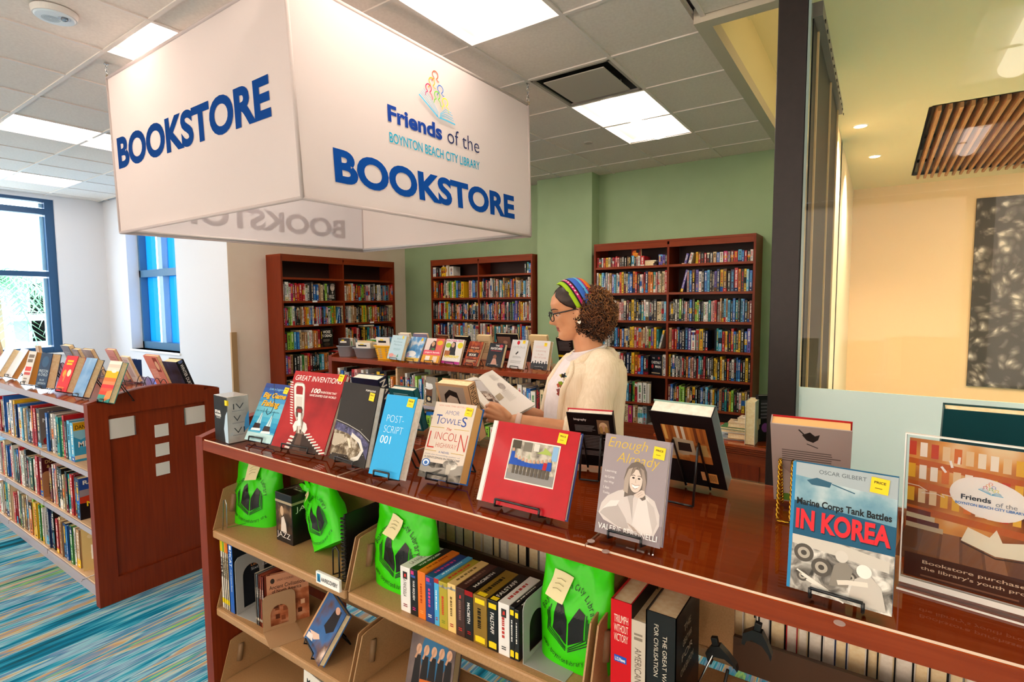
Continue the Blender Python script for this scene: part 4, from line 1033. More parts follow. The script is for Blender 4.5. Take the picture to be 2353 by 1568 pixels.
def bands(A, cols, y0=0, y1=1):
    n = len(cols)
    for k, c in enumerate(cols): A.rect(0, y0 + (y1 - y0) * k / n, 1, (y1 - y0) / n + .001, c); A.d -= A.eps
    A.d += A.eps
def photo(name, stops, sc_, **kw): return noisy(name, stops, (1, 1, 1), sc_, kw.pop('detail', 6), .4, .2, **kw)
BW = photo('grey_photograph', [(.3, '#3a3632'), (.45, '#8a847c'), (.55, '#b8b2a8'), (.68, '#e6e0d6')], 38, dist=1.2)
BWD = photo('dark_grey_photograph', [(.35, '#2a2724'), (.55, '#6a645c'), (.75, '#b0a89c')], 30, dist=1)
REDTEX = photo('mottled_red_print', [(.3, '#84141a'), (.5, '#a81f24'), (.72, '#b4292c')], 9, detail=3)
STREET = photo('street_photograph', [(.3, '#5c5750'), (.45, '#a39a8c'), (.6, '#cfc6b6'), (.75, '#8a9a6a')], 45)

def fishing(A):
    bands(A, ['#9fd0dc', '#58b2d0', '#1c86bc', '#2a96c4', '#44a8cc', '#5fb6d0', '#6fbcd2', '#62b0d0', '#3f92c8', '#2a6cb8', '#22509c', '#263f84'])
    A.rect(0, 0, 1, .14, '#b4d8dc')
    for x, y in ((.25, .2), (.65, .17)):
        A.poly([(x - .12, y), (x + .16, y), (x + .12, y + .1), (x - .1, y + .1)], '#3a2c2c').poly([(x - .16, y - .03), (x + .2, y - .02), (x + .18, y + .02), (x - .14, y + .01)], '#e8eef0').poly([(x - .05, y + .1), (x + .12, y + .1), (x + .06, y + .28), (x + .02, y + .28)], '#bcdce4').line([(x + .04, y + .1), (x + .06, y + .36)], .012, '#30404a', A.asp)
    for dx, c in ((.012, '#3a2208'), (0, '#f4b020')):
        A.text('Big Game', .08 + dx, .72 - dx * .5, .86, .12, c, bold=.03, shear=.2).text('Fishing', .14 + dx, .57 - dx * .5, .66, .13, c, bold=.03, shear=.2)
    A.text('Living Legends', .22, .875, .6, .05, '#8cc8ec', shear=.3).text('six sensational stories', .04, .5, .86, .03, '#2a7a98')
    A.line([(.3, 1), (.5, .8), (.62, .62), (.6, .5), (.5, .46), (.42, .5), (.42, .56)], .02, '#2a3a44', A.asp).lines(.2, .03, .5, .07, 2, '#88b4bc')
show('paperback_book', 'narrow blue fishing book on a wire easel beside the silver box set', (561.5, 1009.5), (621, 1021), (613, 880.5), .014, '#2a78b4', fishing, elabel='low black easel under the blue fishing book', st=(.86, .9), pages=PAGEW)
def inventions(A):
    A.rect(0, 0, 1, 1, REDTEX).text('GREAT INVENTIONS', .05, .875, .9, .07, '#f2e9e2', bold=.0, shear=.12).text('100', .44, .73, .17, .06, '#f2e9e2', bold=.03, shear=.12).text('INVENTIONS THAT', .62, .735, .3, .028, '#f2e9e2', bold=.01, shear=.1).text('HAVE SHAPED OUR WORLD', .43, .685, .5, .028, '#f2e9e2', bold=.01, shear=.1)
    Z = lambda P: [(x - .10 + (.8 - y) * .40, y) for x, y in P]
    for k in range(17):
        y = .85 - .033 * k; A.poly(Z([(.085 + .003 * k, y), (.15 + .002 * k, y - .004), (.15 + .002 * k, y - .02), (.085 + .003 * k, y - .014)]), ('#efe6e0', '#dccfc8')[k % 2]); A.d -= A.eps
    A.d += A.eps; A.poly([(.40, .20), (.60, .20), (.97, 0), (.30, 0)], '#35251f').poly([(.44, .2), (.52, .2), (.56, 0), (.42, 0)], '#5a4238')
    for k in range(8):
        x, y = .56 + .05 * k, .205 - .027 * k; A.poly([(x, y), (x + .10, y + .022), (x + .105, y + .006), (x + .01, y - .018)], '#ece3dc'); A.d -= A.eps
        A.poly([(x + .01, y - .012), (x + .105, y + .008), (x + .1, y)], '#8a7268'); A.d -= A.eps
    for k in range(4): A.poly([(.31 - .012 * k, .165 - .045 * k), (.39 - .008 * k, .16 - .045 * k), (.385 - .008 * k, .135 - .045 * k), (.30 - .012 * k, .142 - .045 * k)], '#e6dcd5'); A.d -= A.eps
    A.d += A.eps
    A.poly(Z([(.165, .79), (.19, .83), (.23, .845), (.34, .845), (.38, .825), (.395, .79), (.40, .44), (.37, .36), (.25, .36), (.205, .44)]), '#b9b0aa').poly(Z([(.175, .79), (.2, .825), (.36, .83), (.382, .79), (.385, .46), (.215, .46)]), '#e6dfd9').poly(Z([(.215, .775), (.235, .80), (.335, .80), (.355, .775), (.352, .69), (.222, .69)]), '#97161c').poly(Z([(.225, .66), (.35, .66), (.352, .52), (.23, .52)]), '#cfc6bf')
    A.poly(Z([(.235, .5), (.26, .535), (.345, .535), (.37, .5), (.36, .40), (.25, .40)]), '#4a3630').poly(Z([(.255, .485), (.275, .505), (.335, .505), (.35, .485), (.345, .46), (.26, .46)]), '#8e1c22')
    A.poly(Z([(.235, .30), (.29, .40), (.36, .40), (.43, .29), (.41, .2), (.26, .2)]), '#7a675c').poly(Z([(.19, .28), (.235, .345), (.285, .36), (.27, .24), (.22, .21)]), '#e9e2dc').poly(Z([(.40, .355), (.455, .33), (.475, .27), (.43, .21), (.37, .24)]), '#e4dcd6').poly(Z([(.285, .455), (.35, .455), (.375, .30), (.28, .29)]), '#f1ebe6').poly(Z([(.335, .455), (.35, .455), (.375, .30), (.35, .295)]), '#a89a90').poly(Z([(.29, .29), (.36, .295), (.37, .21), (.3, .205)]), '#cbbfb5').poly(Z([(.33, .25), (.36, .255), (.36, .21), (.335, .208)]), '#3a2a22')
show('hardcover_book', 'large red book with a giant zipper on its cover, on an easel', (623, 1023.5), (742, 1047), (679.6, 852), .018, '#7e1620', inventions, elabel='low black easel under the red zipper book', st=(.92, .955), pages=PAGEW)
def populous(A):
    A.rect(0, 0, 1, 1, photo('night_sky_print', [(.3, '#1f1b18'), (.7, '#2b2622')], 6)).text('POPULOUS', .66, .92, .26, .022, '#eeeae4', bold=.02)
    A.line([(0, .5), (.35, .47), (.7, .42), (1, .33)], .012, '#b8b4ae', A.asp)
    A.poly([(0, .48), (.35, .45), (.7, .4), (1, .3), (1, .1), (.8, .25), (.5, .33), (0, .38)], photo('stand_print', [(.35, '#33324a'), (.55, '#55547a'), (.72, '#8884a4')], 60))
    A.poly([(0, .38), (.4, .36), (.66, .3), (.82, .2), (.8, .1), (.6, .05), (0, .06)], photo('arena_print', [(.35, '#4a3a28'), (.5, '#7a6a52'), (.62, '#c8bca8'), (.75, '#a85a3a')], 40))
    A.line([(.5, .36), (.75, .3), (.86, .2), (.78, .1), (.6, .05)], .07, '#d9d5cc', A.asp).poly([(0, .33), (.3, .34), (.34, .24), (.1, .17), (0, .18)], '#b8ac98').poly([(.4, .3), (.46, .31), (.56, .2), (.5, .19)], '#e0d4bc').poly([(.05, 0), (.55, .05), (.5, .1), (.05, .08)], '#33291f')
    for k in range(40): A.rect(random.uniform(.02, .9), random.uniform(.03, .46), .012, .005, '#efe8dc'); A.d -= A.eps
show('hardcover_book', 'tall charcoal book with a floodlit stadium, on an easel', (756, 1053), (837, 1078), (791, 877), .024, '#2b2825', populous, elabel='black easel under the stadium book', st=(.86, .86), pages=PAGEW)
def post(A): A.rect(0, 0, 1, 1, '#2fa8e4').text('POST-', .18, .66, .56, .085, '#e4f4fc', bold=-.025).text('SCRIPT', .16, .525, .62, .085, '#e4f4fc', bold=-.025).text('001', .12, .39, .34, .095, '#ffffff', bold=-.005)
show('paperback_book', 'bright sky-blue paperback with thin white title and fanned pages, on an easel', (846.5, 1088), (916, 1104), (890.6, 906), .03, '#2fa8e4', post, elabel='black easel under the sky-blue paperback', st=(.84, .92), pages=PAGEW, spine=None, thick_back='#d8d4d0')
def linc(A):
    A.rect(0, 0, 1, 1, '#d8cabc').text('NEW YORK TIMES BESTSELLER', .1, .945, .72, .022, '#d08a7a').text('AMOR', .3, .84, .34, .055, '#2a4a9a', bold=-.02)
    A.text('T', .1, .70, .14, .13, '#2a4a9a').text('OWLE', .22, .715, .5, .075, '#2a4a9a', bold=-.01).text('S', .74, .70, .12, .13, '#2a4a9a').rect(.02, .655, .34, .006, '#c8a23a').rect(.6, .655, .36, .006, '#c8a23a').text('The', .42, .63, .12, .035, '#c83a2a', shear=.4)
    A.text('L', .04, .385, .17, .215, '#c42a22', bold=-.02).text('INCOL', .18, .5, .56, .1, '#c42a22', bold=-.02).text('N', .78, .385, .18, .215, '#c42a22', bold=-.02).text('HIGHWAY', .25, .4, .5, .06, '#c85a48', bold=-.02)
    A.rect(.02, .345, .28, .006, '#c8a23a').rect(.66, .345, .3, .006, '#c8a23a').text('A NOVEL', .36, .33, .26, .026, '#6a78a8').text('from the bestselling author of', .04, .29, .86, .02, '#8a90a8', shear=.3).text('A GENTLEMAN IN MOSCOW', .04, .25, .86, .028, '#6a6a70')
    A.rect(0, 0, 1, .2, BWD).poly([(.0, .2), (0, .08), (.5, .03), (1, .1), (1, .22), (.6, .16), (.3, .13)], '#98928a').poly([(0, .03), (.3, .07), (.5, .13), (.56, .13), (.4, .05), (.2, 0), (0, 0)], '#5a5650').oval(.7, .2, .17, .06, BW).poly([(.62, .2), (.75, .2), (.72, .08), (.64, .07)], '#b8b0a4').oval(.12, .19, .1, .05, '#3f6fb8').oval(.12, .19, .075, .038, '#e8eef4').oval(.12, .185, .045, .024, '#3f6fb8')
o, M4, w, h = show('paperback_book', 'cream novel with blue and red lettering and a blue back cover, on an easel', (960, 1094), (1055, 1112), (1003, 923), .044, '#d8cabc', linc, elabel='black easel under the cream novel', st=(.86, .9), pages=ink('#e9b878', .8, .1), thick_back='#1462b8')
ALBUMRED = noisy('glossy_red_board', [(.3, '#b00418'), (.7, '#bd061c')], (1, 1, 1), 26, 3, .3, .3, .06, bump=.1)
def album(A):
    A.rect(0, 0, 1, 1, ALBUMRED).rect(0, 0, .06, 1, '#e8e0dc').rect(.05, 0, .004, 1, '#a00014')
    A.rect(.27, .31, .555, .5, '#e6dfd6').rect(.28, .325, .535, .47, STREET).rect(.28, .325, .535, .12, '#8d8a88').rect(.29, .7, .1, .1, '#4a4438').rect(.42, .68, .1, .11, '#7a7468').poly([(.58, .68), (.65, .72), (.66, .76), (.72, .72), (.75, .68)], '#a4b85a').rect(.75, .62, .06, .17, '#8ab4d8').rect(.54, .7, .06, .09, '#d8d4c8')
    for k in range(11):
        x = .31 + k * .043; hgt = .6 - .05 * math.sin(math.pi * k / 10) + (0 if k else .06)
        A.rect(x - .012, .4, .03, .12, '#5a5248' if k else '#9a8e80').poly([(x - .022, .5), (x + .032, .5), (x + .026, hgt), (x - .016, hgt)], '#1f4fae' if k != 9 else '#b4202a').oval(x + .005, hgt + .022, .011, .022, '#c89a80', 10)
show('photo_album', 'glossy red album with a group photograph inset, on an easel', (1095, 1148), (1297, 1199), (1136, 966), .018, '#b4041a', album, elabel='black easel under the glossy red album', st=(.83, .9), pages=PAGEW, thick_back='#3a4a86')
def enough(A):
    A.rect(0, 0, 1, 1, '#9c9094').rect(0, 0, 1, .2, '#8a7e82')
    A.text('Enough', .06, .84, .62, .13, '#d8b440', bold=-.01, shear=.25).text('Already', .22, .70, .66, .13, '#d8b440', bold=-.01, shear=.25)
    for k, s in enumerate(('Learning', 'to Love', 'the Way', 'I Am', 'Today')): A.text(s, .06, .61 - .055 * k, .045 * len(s) * .5, .028, '#e8e2e2')
    A.poly([(.03, .2), (.06, .3), (.14, .38), (.3, .45), (.5, .5), (.68, .48), (.86, .42), (.95, .3), (.96, .2), (.9, .1), (.62, .07), (.35, .1), (.12, .14)], '#d2c8c4')
    A.poly([(.05, .2), (.16, .3), (.3, .33), (.46, .2), (.52, .12), (.44, .09), (.3, .12)], '#b8aeaa').poly([(.08, .24), (.2, .34), (.34, .36), (.3, .3), (.16, .27)], '#e2dad6').poly([(.62, .42), (.76, .44), (.9, .2), (.86, .1), (.68, .09), (.56, .14)], '#ddd4d0').poly([(.74, .42), (.86, .36), (.93, .22), (.88, .12), (.8, .28)], '#c2b8b4').poly([(.42, .46), (.5, .34), (.56, .2), (.54, .4), (.58, .47)], '#b4aaa6')
    A.poly([(.40, .40), (.40, .5), (.37, .58), (.40, .68), (.46, .74), (.55, .765), (.64, .745), (.70, .68), (.72, .58), (.70, .5), (.73, .42), (.68, .40), (.60, .44), (.5, .43)], '#6e625a').poly([(.38, .46), (.38, .58), (.43, .68), (.49, .7), (.45, .58), (.45, .44)], '#b09f92').poly([(.70, .44), (.71, .58), (.66, .69), (.60, .71), (.66, .58), (.665, .46)], '#a08f84')
    A.oval(.555, .575, .098, .112, '#dccabd').poly([(.46, .6), (.5, .7), (.555, .715), (.52, .66)], '#8a7b70').poly([(.65, .6), (.62, .69), (.555, .715), (.6, .66)], '#7d6f66').oval(.515, .602, .021, .009, '#2e2522', 10).oval(.6, .602, .021, .009, '#2e2522', 10).line([(.485, .622), (.515, .63), (.54, .624)], .01, '#6a5a50', A.asp).line([(.575, .624), (.6, .63), (.632, .622)], .01, '#6a5a50', A.asp).line([(.558, .6), (.55, .562), (.566, .557)], .008, '#b8a294', A.asp)
    A.poly([(.50, .54), (.555, .53), (.615, .54), (.59, .51), (.555, .5), (.52, .51)], '#f6f2ee').line([(.495, .543), (.555, .531), (.62, .543)], .008, '#a07a70', A.asp).line([(.52, .51), (.555, .498), (.59, .51)], .008, '#a07a70', A.asp)
    A.poly([(.545, .44), (.6, .47), (.655, .5), (.7, .495), (.72, .46), (.68, .43), (.6, .415)], '#d6c4b8').line([(.6, .445), (.66, .48)], .006, '#b09c90', A.asp).line([(.615, .43), (.68, .465)], .006, '#b09c90', A.asp)
    for k in range(4): A.line([(.5 + .03 * k, .16 - .008 * k), (.62 + .03 * k, .1 - .008 * k)], .012, '#bba99e', A.asp); A.d -= A.eps
    A.text('VALERIE BERTINELLI', .05, .05, .9, .055, '#f4eeec', bold=.01)
show('hardcover_book', 'mauve memoir with a smiling seated woman and gold script, on an easel', (1366, 1222), (1516, 1262), (1393, 995.5), .02, '#8d8594', enough, elabel='black easel under the mauve memoir', st=(.86, .88), pages=PAGEW)
def korea(A):
    A.rect(0, 0, 1, 1, '#1b5674').rect(0, .82, 1, .18, '#a9b4b8').poly([(0, .9), (1, .84), (1, .64), (0, .7)], photo('sky_print', [(.35, '#3f7d98'), (.55, '#86aab6'), (.7, '#c4d0d0')], 14)).rect(0, 0, .035, 1, '#2e86b8')
    A.text('OSCAR GILBERT', .27, .935, .45, .03, '#5a6468').poly([(.15, .87), (.25, .9), (.4, .88), (.38, .84), (.2, .84)], '#2f5e74').line([(.4, .87), (.62, .83)], .012, '#2f5e74', A.asp)
    A.text('Marine Corps Tank Battles', .06, .655, .9, .07, '#14181a', bold=.03)
    for dx, c in ((.008, '#16303c'), (0, '#e02a34')): A.text('IN KOREA', .06 + dx, .48 - dx, .9, .16, c, bold=.04)
    A.rect(.035, 0, .965, .43, BW).poly([(.04, .43), (.5, .43), (.96, .38), (.96, .3), (.4, .34), (.04, .36)], '#cfc7ba')
    for x, y, r_ in ((.16, .3, .1), (.34, .22, .1), (.16, .12, .06), (.62, .2, .06)): A.oval(x, y, r_, r_ * .7, '#57514a').oval(x, y, r_ * .62, r_ * .43, '#b0a698').oval(x, y, r_ * .3, r_ * .2, '#4a443e')
    A.poly([(.42, .1), (.46, .26), (.55, .32), (.64, .26), (.6, .12)], '#8d857a').oval(.53, .34, .06, .045, '#d6cec2').poly([(.6, .02), (.66, .2), (.78, .26), (.9, .18), (.95, .02)], '#c9c0b4').oval(.74, .27, .07, .05, '#f0eae0').line([(.78, .18), (.6, .16), (.5, .14)], .05, '#e2d8ca', A.asp)
    for k in range(4): A.line([(.1 + .05 * k, .16 - .03 * k), (.42 + .05 * k, .06 - .02 * k)], .018, '#e9e2d6', A.asp)
show('hardcover_book', 'blue war-history book with big red title and a grey photograph, on an easel', (1807, 1347), (2049, 1418), (1823, 1060), .016, '#22709c', korea, elabel='black easel under the blue war-history book', st=(.84, .92), pages=PAGEW)

# silver box set at the counter's end
z = CT + .0003
b0, b1, b2 = onz(489, 1008, z), onz(526, 1021, z), onz(563, 1012, z)
e1 = (b0 - b1); e2 = (b2 - b1); hb = lift(b1, (520, 914)).z - z
W, D = .108, .076
rz = math.atan2(-e1.y, -e1.x)
bx = empty('boxed_set', (b1 - Vector((math.cos(rz), math.sin(rz), 0)) * W)[:], (0, 0, rz), label='silver and black boxed film trilogy standing at the end of the front counter', cat='boxed set')
m = MB(); m.rbox(0, W, 0, D, 0, hb, ink('#b9b4ac', .22, .5, .3, .6), .002)
A = Art(m, lambda x, y, d: Vector((x * W, -d, y * hb)), .0001, .0004)
A.rect(.01, .01, .98, .98, photo('dark_film_print', [(.35, '#120f0e'), (.6, '#26201d'), (.78, '#4a4039')], 12)).poly([(.78, .01), (.99, .01), (.99, .7), (.84, .6), (.7, .3)], '#b9cede').text('STAR', .08, .62, .42, .06, '#f4f0ea', bold=.05).text('WARS', .06, .545, .46, .06, '#f4f0ea', bold=.05).text('TRILOGY', .16, .505, .32, .026, '#d8d2ca', bold=.02)
A = Art(m, lambda x, y, d: Vector((W + d, x * D, y * hb)), .0001, .0004)
A.rect(.02, .01, .96, .98, photo('silver_print', [(.3, '#8f8b84'), (.55, '#b4b4ae'), (.7, '#7fb4d4')], 9)).poly([(.7, .2), (.98, .3), (.98, .66), (.8, .5)], '#4a9ad0')
for y, s in ((.72, 'IV'), (.46, 'V'), (.2, 'VI')): A.text(s, .26, y, .5 if len(s) > 1 else .34, .12, '#33393c', bold=-.01).lines(.2, y - .045, .6, .025, 2, '#6a7478')
m.build('carton', bx)
m = MB(); m.box(W * .84, W * 1.0 + .0012, -.0012, -.0004, hb * .82, hb * .93, YEL); m.box(W, W + .0012, -.0012, .004, hb * .82, hb * .93, YEL); m.build('price_sticker', bx)['label'] = 'small yellow price sticker'

# acrylic stand with the fundraising poster
a, w, rz, h, tl = lay((2076, 1318), (2353, 1394), (2091, 1005.5), CT + .018)
w = h * .80
st = empty('acrylic_sign_holder', (a.x, a.y, CT), (0, 0, rz), label='clear acrylic stand holding an orange bookstore fundraising poster', cat='sign holder')
ACR = clear_glass('acrylic', '#fbfdff', 1.49, 1.0); ACE = ink('#f0ece6', .2, .6)
ph = h
def poster(A):
    A.rect(0, 0, 1, 1, photo('warm_shelves_print', [(.3, '#5a2a10'), (.45, '#b8641e'), (.58, '#e09a4a'), (.7, '#f0d4a8')], 10, detail=2))
    for y in (.86, .7, .52): A.poly([(0, y), (1, y - .06), (1, y - .11), (0, y - .05)], '#c4601a')
    for k in range(13):
        for y in (.88, .72, .55): A.rect(k * .077, y - .06 * k * .077, .05, .1, random.choice(['#e8c89a', '#f0e0c8', '#d8702a', '#e8b030', '#c84020', '#f4e8d8'])); A.d -= A.eps
    A.d += A.eps
    A.rect(0, 0, 1, .36, '#7a4a2c')
    for k in range(8): A.poly([(k * .13, .36), (k * .13 + .11, .36), (k * .16 + .06, .12), (k * .16 - .08, .12)], random.choice(['#8a5632', '#9a6440', '#74462a'])); A.d -= A.eps
    A.d += A.eps
    A.rect(0, 0, 1, .17, '#4a2418')
    for k, c in enumerate(('#c8b090', '#6a2a20', '#d8c4a0', '#7a3424')): A.poly([(0, .36 + .035 * k), (.26 - .03 * k, .35 + .035 * k), (.26 - .03 * k, .385 + .035 * k), (0, .395 + .035 * k)], c)
    A.poly([(.38, .34), (.6, .28), (.86, .3), (.84, .42), (.64, .38), (.6, .46), (.56, .4), (.42, .44)], '#efe2c8').line([(.38, .33), (.6, .265), (.88, .29)], .012, '#4a2a18', A.asp)
    pts = [(.54 + .25 * math.cos(t) * (1 + .06 * math.sin(2 * t)), .655 - .03 * math.cos(t) + .135 * math.sin(t)) for t in [6.283 * q / 32 for q in range(32)]]
    A.poly(pts, '#f6ece4'); friends_logo(A, .47, .685, .16, .085, A.asp)
    A.text('Friends', .366, .63, .19, .034, '#33343c', bold=.02).text('of the', .585, .617, .13, .03, '#8a8a90').text('BOYNTON BEACH CITY LIBRARY', .33, .592, .43, .018, '#3a7ac0', bold=.02)
    for x, y, ang in ((.26, .79, 2.3), (.3, .83, 1.9), (.34, .86, 1.5), (.86, .5, -.6), (.88, .55, -.2), (.84, .46, -1)): A.line([(x, y), (x + .05 * math.cos(ang), y + .05 * math.sin(ang))], .018, '#fbf5ee', A.asp)
    A.line([(.0, .67), (.08, .665), (.14, .64), (.1, .62), (.2, .63), (.26, .615), (.24, .635), (.32, .63)], .007, '#f4e4d0', A.asp)
    A.text('Bookstore purchases support', .13, .105, .98, .032, '#e8c8a8', bold=.01).text("the library's youth programs", .12, .06, .86, .032, '#e8c8a8', bold=.01).lines(.12, .02, .8, .025, 1, '#8a5c44')
cs, sn = math.cos(tl), math.sin(tl)
m = MB(); m.M = Matrix.Translation((0, 0, .018)) @ Matrix.Rotation(-tl, 4, 'X')
m.box(.002, w - .002, .0012, .0018, 0, ph, WHITE); A = Art(m, lambda x, y, d: m.M.inverted() @ (m.M @ Vector((x * w, .0011 - d, y * ph))), .00004, .0001); A.asp = ph / w; poster(A); m.build('poster', st)
m = MB(); m.M = Matrix.Translation((0, 0, .018)) @ Matrix.Rotation(-tl, 4, 'X')
m.box(-.004, w + .004, -.0045, -.0025, -.004, ph + .006, ACR, 'y'); m.box(-.006, -.004, -.0045, .004, -.004, ph + .006, ACE); m.box(w + .004, w + .006, -.0045, .004, -.004, ph + .006, ACE); m.box(-.006, w + .006, -.0045, .004, ph + .006, ph + .008, ACE); m.box(-.006, w + .006, -.0045, -.0025, -.006, -.004, ACE)
m.build('acrylic_sleeve', st)
m = MB(); m.box(-.006, w + .006, -.03, .06, .0003, .0035, ACR, 'Z'); m.box(-.006, w + .006, -.0312, -.03, .0003, .0035, ACE); m.box(-.006, w + .006, -.004, .004, .0035, .014, ACE); m.build('foot', st)

# the row behind, backs towards us
def back_show(name, label, BL, BR, TL, t, cover, draw, elabel=None, **kw):
    return show(name, label, BL, BR, TL, t, cover, draw, lift_=1.05, elabel=None, **kw)
def easel_back(label, M4, w, h, t, mat=BLACKWIRE, twist=False, r=.0030):
    'seen from behind: a tall wire loop leaning with the book and a foot towards us'
    m = MB(); P = lambda x, y, z: M4 @ Vector((x, y, z)); x0, x1 = w * .3, w * .72
    fr = M4.to_3x3() @ Vector((0, -1, 0)); fr = Vector((fr.x, fr.y, 0)).normalized()
    def run(pts):
        pts = [Vector((p.x, p.y, max(p.z, CT + r))) for p in pts]
        if not twist: return m.tube(pts, r, mat, 7)
        L = []
        for a, b in zip(pts, pts[1:]): n = max(2, int((b - a).length / .003)); L += [a.lerp(b, k / n) for k in range(n)]
        for ph in (0, 3.14159): m.tube([p + Vector((math.cos(k * .9 + ph), math.sin(k * .9 + ph), 0)) * r * .8 for k, p in enumerate(L)], r * .75, mat, 5)
    for x in (x0, x1):
        top = P(x, -.006, h * .66); foot = top + fr * .035; foot.z = CT + r
        run([P(x, t + .012, .014), P(x, t + .01, -.004), P(x, -.004, -.004), P(x, -.006, h * .6), top, top + fr * .008 - Vector((0, 0, .01)), foot])
    a = P(x0, -.006, h * .66) + fr * .035; b = P(x1, -.006, h * .66) + fr * .035; a.z = b.z = CT + r; run([a, b]); run([P(x0, t + .012, .014), P(x1, t + .012, .014)])
    return tag(m.build('wire_easel'), label, 'easel', 'wire easels')
def room(A):
    A.rect(0, 0, 1, 1, '#141113').rect(.14, .36, .72, .48, photo('interior_painting', [(.3, '#5a2c18'), (.45, '#a05a26'), (.6, '#c88a4a'), (.74, '#e0c090')], 22)).rect(.14, .62, .72, .22, '#a8622c')
    for k in range(7): A.rect(.16 + k * .1, .64, .05, .2, random.choice(['#c8803c', '#8a4a22', '#e0b060', '#6a3820', '#d8cbb4']))
    A.poly([(.24, .5), (.3, .68), (.62, .66), (.62, .46), (.4, .44)], '#b9a88c').poly([(.34, .5), (.56, .5), (.56, .62), (.36, .62)], '#2a201c').poly([(.14, .48), (.3, .52), (.3, .42), (.14, .4)], '#c9b492').poly([(.62, .46), (.8, .48), (.8, .58), (.64, .6)], '#6a4a30').rect(.7, .46, .12, .16, '#b8965a').rect(.5, .36, .36, .1, '#b0662e').rect(.62, .1, .1, .13, '#c08a5a').rect(.74, .08, .14, .14, '#d0904e')
    for k in range(8): A.rect(.755 + k * .014, .1, .006, .1, '#3a2418'); A.d -= A.eps
o, M4, w, h = back_show('hardcover_book', 'thick black art book with a painted interior on its back cover', (1538, 1101.6), (1672, 1128), (1490, 944), .042, '#131012', room, pages=PAGEW, spine='R', thick_back='#8fb0a4')
easel_back('black wire easel leaning with the thick black art book', M4, w, h, .042)
def bio(A):
    A.rect(0, 0, 1, 1, '#131011').text('biography', .14, .86, .28, .05, '#eee8e4', bold=.02).rect(.64, .64, .26, .26, '#8a6a50').oval(.77, .78, .09, .08, '#e8c89a').oval(.77, .75, .06, .06, '#e0b090').oval(.72, .72, .04, .07, '#c8a060').oval(.83, .72, .04, .07, '#c8a060')
    A.lines(.14, .68, .46, .12, 5, '#8a8484').lines(.14, .36, .76, .26, 9, '#8a8484').lines(.14, .22, .7, .1, 4, '#8a8484')
o, M4, w, h = back_show('paperback_book', 'black biography seen from its printed back, in front of the reader', (1322, 1066), (1402, 1074), (1301, 948), .02, '#131011', bio, pages=PAGEW, spine='R', ww=.13, thick_back='#c82a3a')
easel_back('black wire easel holding the black biography', M4, w, h, .02)
def bird(A):
    A.rect(0, 0, 1, 1, '#b0a09a').poly([(.4, .9), (.5, .94), (.56, .9), (.62, .92), (.6, .86), (.54, .82), (.46, .84)], '#2a2624').line([(.36, .96), (.46, .88)], .02, '#2a2624', A.asp).line([(.46, .8), (.6, .76)], .015, '#3a3430', A.asp).lines(.14, .56, .74, .16, 6, '#6a5e5a').poly([(.1, .5), (.4, .3), (.5, .06), (.06, .06)], '#c4b6ac').poly([(.04, .1), (.2, .12), (.34, .08), (.36, .02), (.04, .02)], '#6a9a3a')
o, M4, w, h = back_show('hardcover_book', 'grey dust-jacketed book with a small bird, seen from behind beside the dark post', (1778, 1147), (1945, 1175), (1770, 973), .03, '#b0a09a', bird, pages=ink('#e8b87a', .8, .1), thick_back='#b01820', ww=.155)
easel_back('twisted gold wire easel holding the grey bird book', M4, w * .4, h * .9, .03, ink('#c89a30', .25, .5, 0, 1), True, .003)
def inside(A):
    A.rect(0, 0, 1, 1, '#c8a078').rect(.07, .1, .78, .86, '#a89a8c').oval(.44, .5, .24, .3, '#cbb8a6').poly([(.2, .5), (.22, .8), (.4, .9), (.62, .86), (.7, .55), (.66, .5), (.6, .76), (.4, .8), (.26, .72)], '#2a221e').oval(.34, .5, .09, .06, KEY).oval(.55, .5, .09, .06, KEY).line([(.34, .53), (.55, .53)], .02, KEY, A.asp).line([(.45, .5), (.44, .4)], .012, '#9a8474', A.asp).line([(.36, .3), (.52, .3)], .02, '#8a5a50', A.asp)
def top_show(label, TL, TR, dy, h, t, cover, draw, name='hardcover_book', rz=0, ztop=None, tl=-.30, **kw):
    'placed by its upper edge: top corner pixels, on the far side of the front counter'
    yt = -1.13 + dy - h * math.sin(-tl) + .0
    a, b = ony(*TL, yt), ony(*TR, yt); w = max(.09, (b - a).length)
    base = Vector((a.x, -1.13 + dy, 1.05)); hh = max(.12, (a.z - 1.05) / math.cos(tl))
    o = front_book(name, label, base, math.atan2(b.y - a.y, b.x - a.x) + rz, w, hh, t, cover, draw, tl, **kw)
    return o, Matrix.Translation(base) @ Matrix.Rotation(rz, 4, 'Z') @ Matrix.Rotation(-tl, 4, 'X'), w, hh
o, M4, w, h = top_show('tan book with a dark-haired man in sunglasses, behind the cream novel', (996, 880.5), (1071.5, 889), 0, .24, .042, '#c8a078', inside, spine='R', pages=PAGE)
m = MB()
A = Art(m, lambda x, y, d: Vector((w + d, x * .042, y * h)), .0001, .0004); A.vtext('INSIDE AM', .2, .36, .6, .6, '#241c18'); m.build('spine_lettering', o)
easel_back('wire easel behind the tan portrait book', M4, w, h, .042)
o, M4, w, h = top_show('thick navy book seen from behind, between the zipper and stadium books', (800, 868), (862, 876), 0, .24, .045, '#16203c', lambda A: A.rect(0, 0, 1, 1, '#16203c').lines(.2, .66, .6, .2, 6, '#a8b0c4').lines(.2, .3, .6, .26, 8, '#8a94ac'), spine='R', pages=PAGEW)
m = MB(); A = Art(m, lambda x, y, d: Vector((w + d, x * .045, y * h)), .0001, .0004); A.vtext('NAV', .15, .5, .7, .45, '#e8e4dc', bold=.02); m.build('spine_lettering', o)
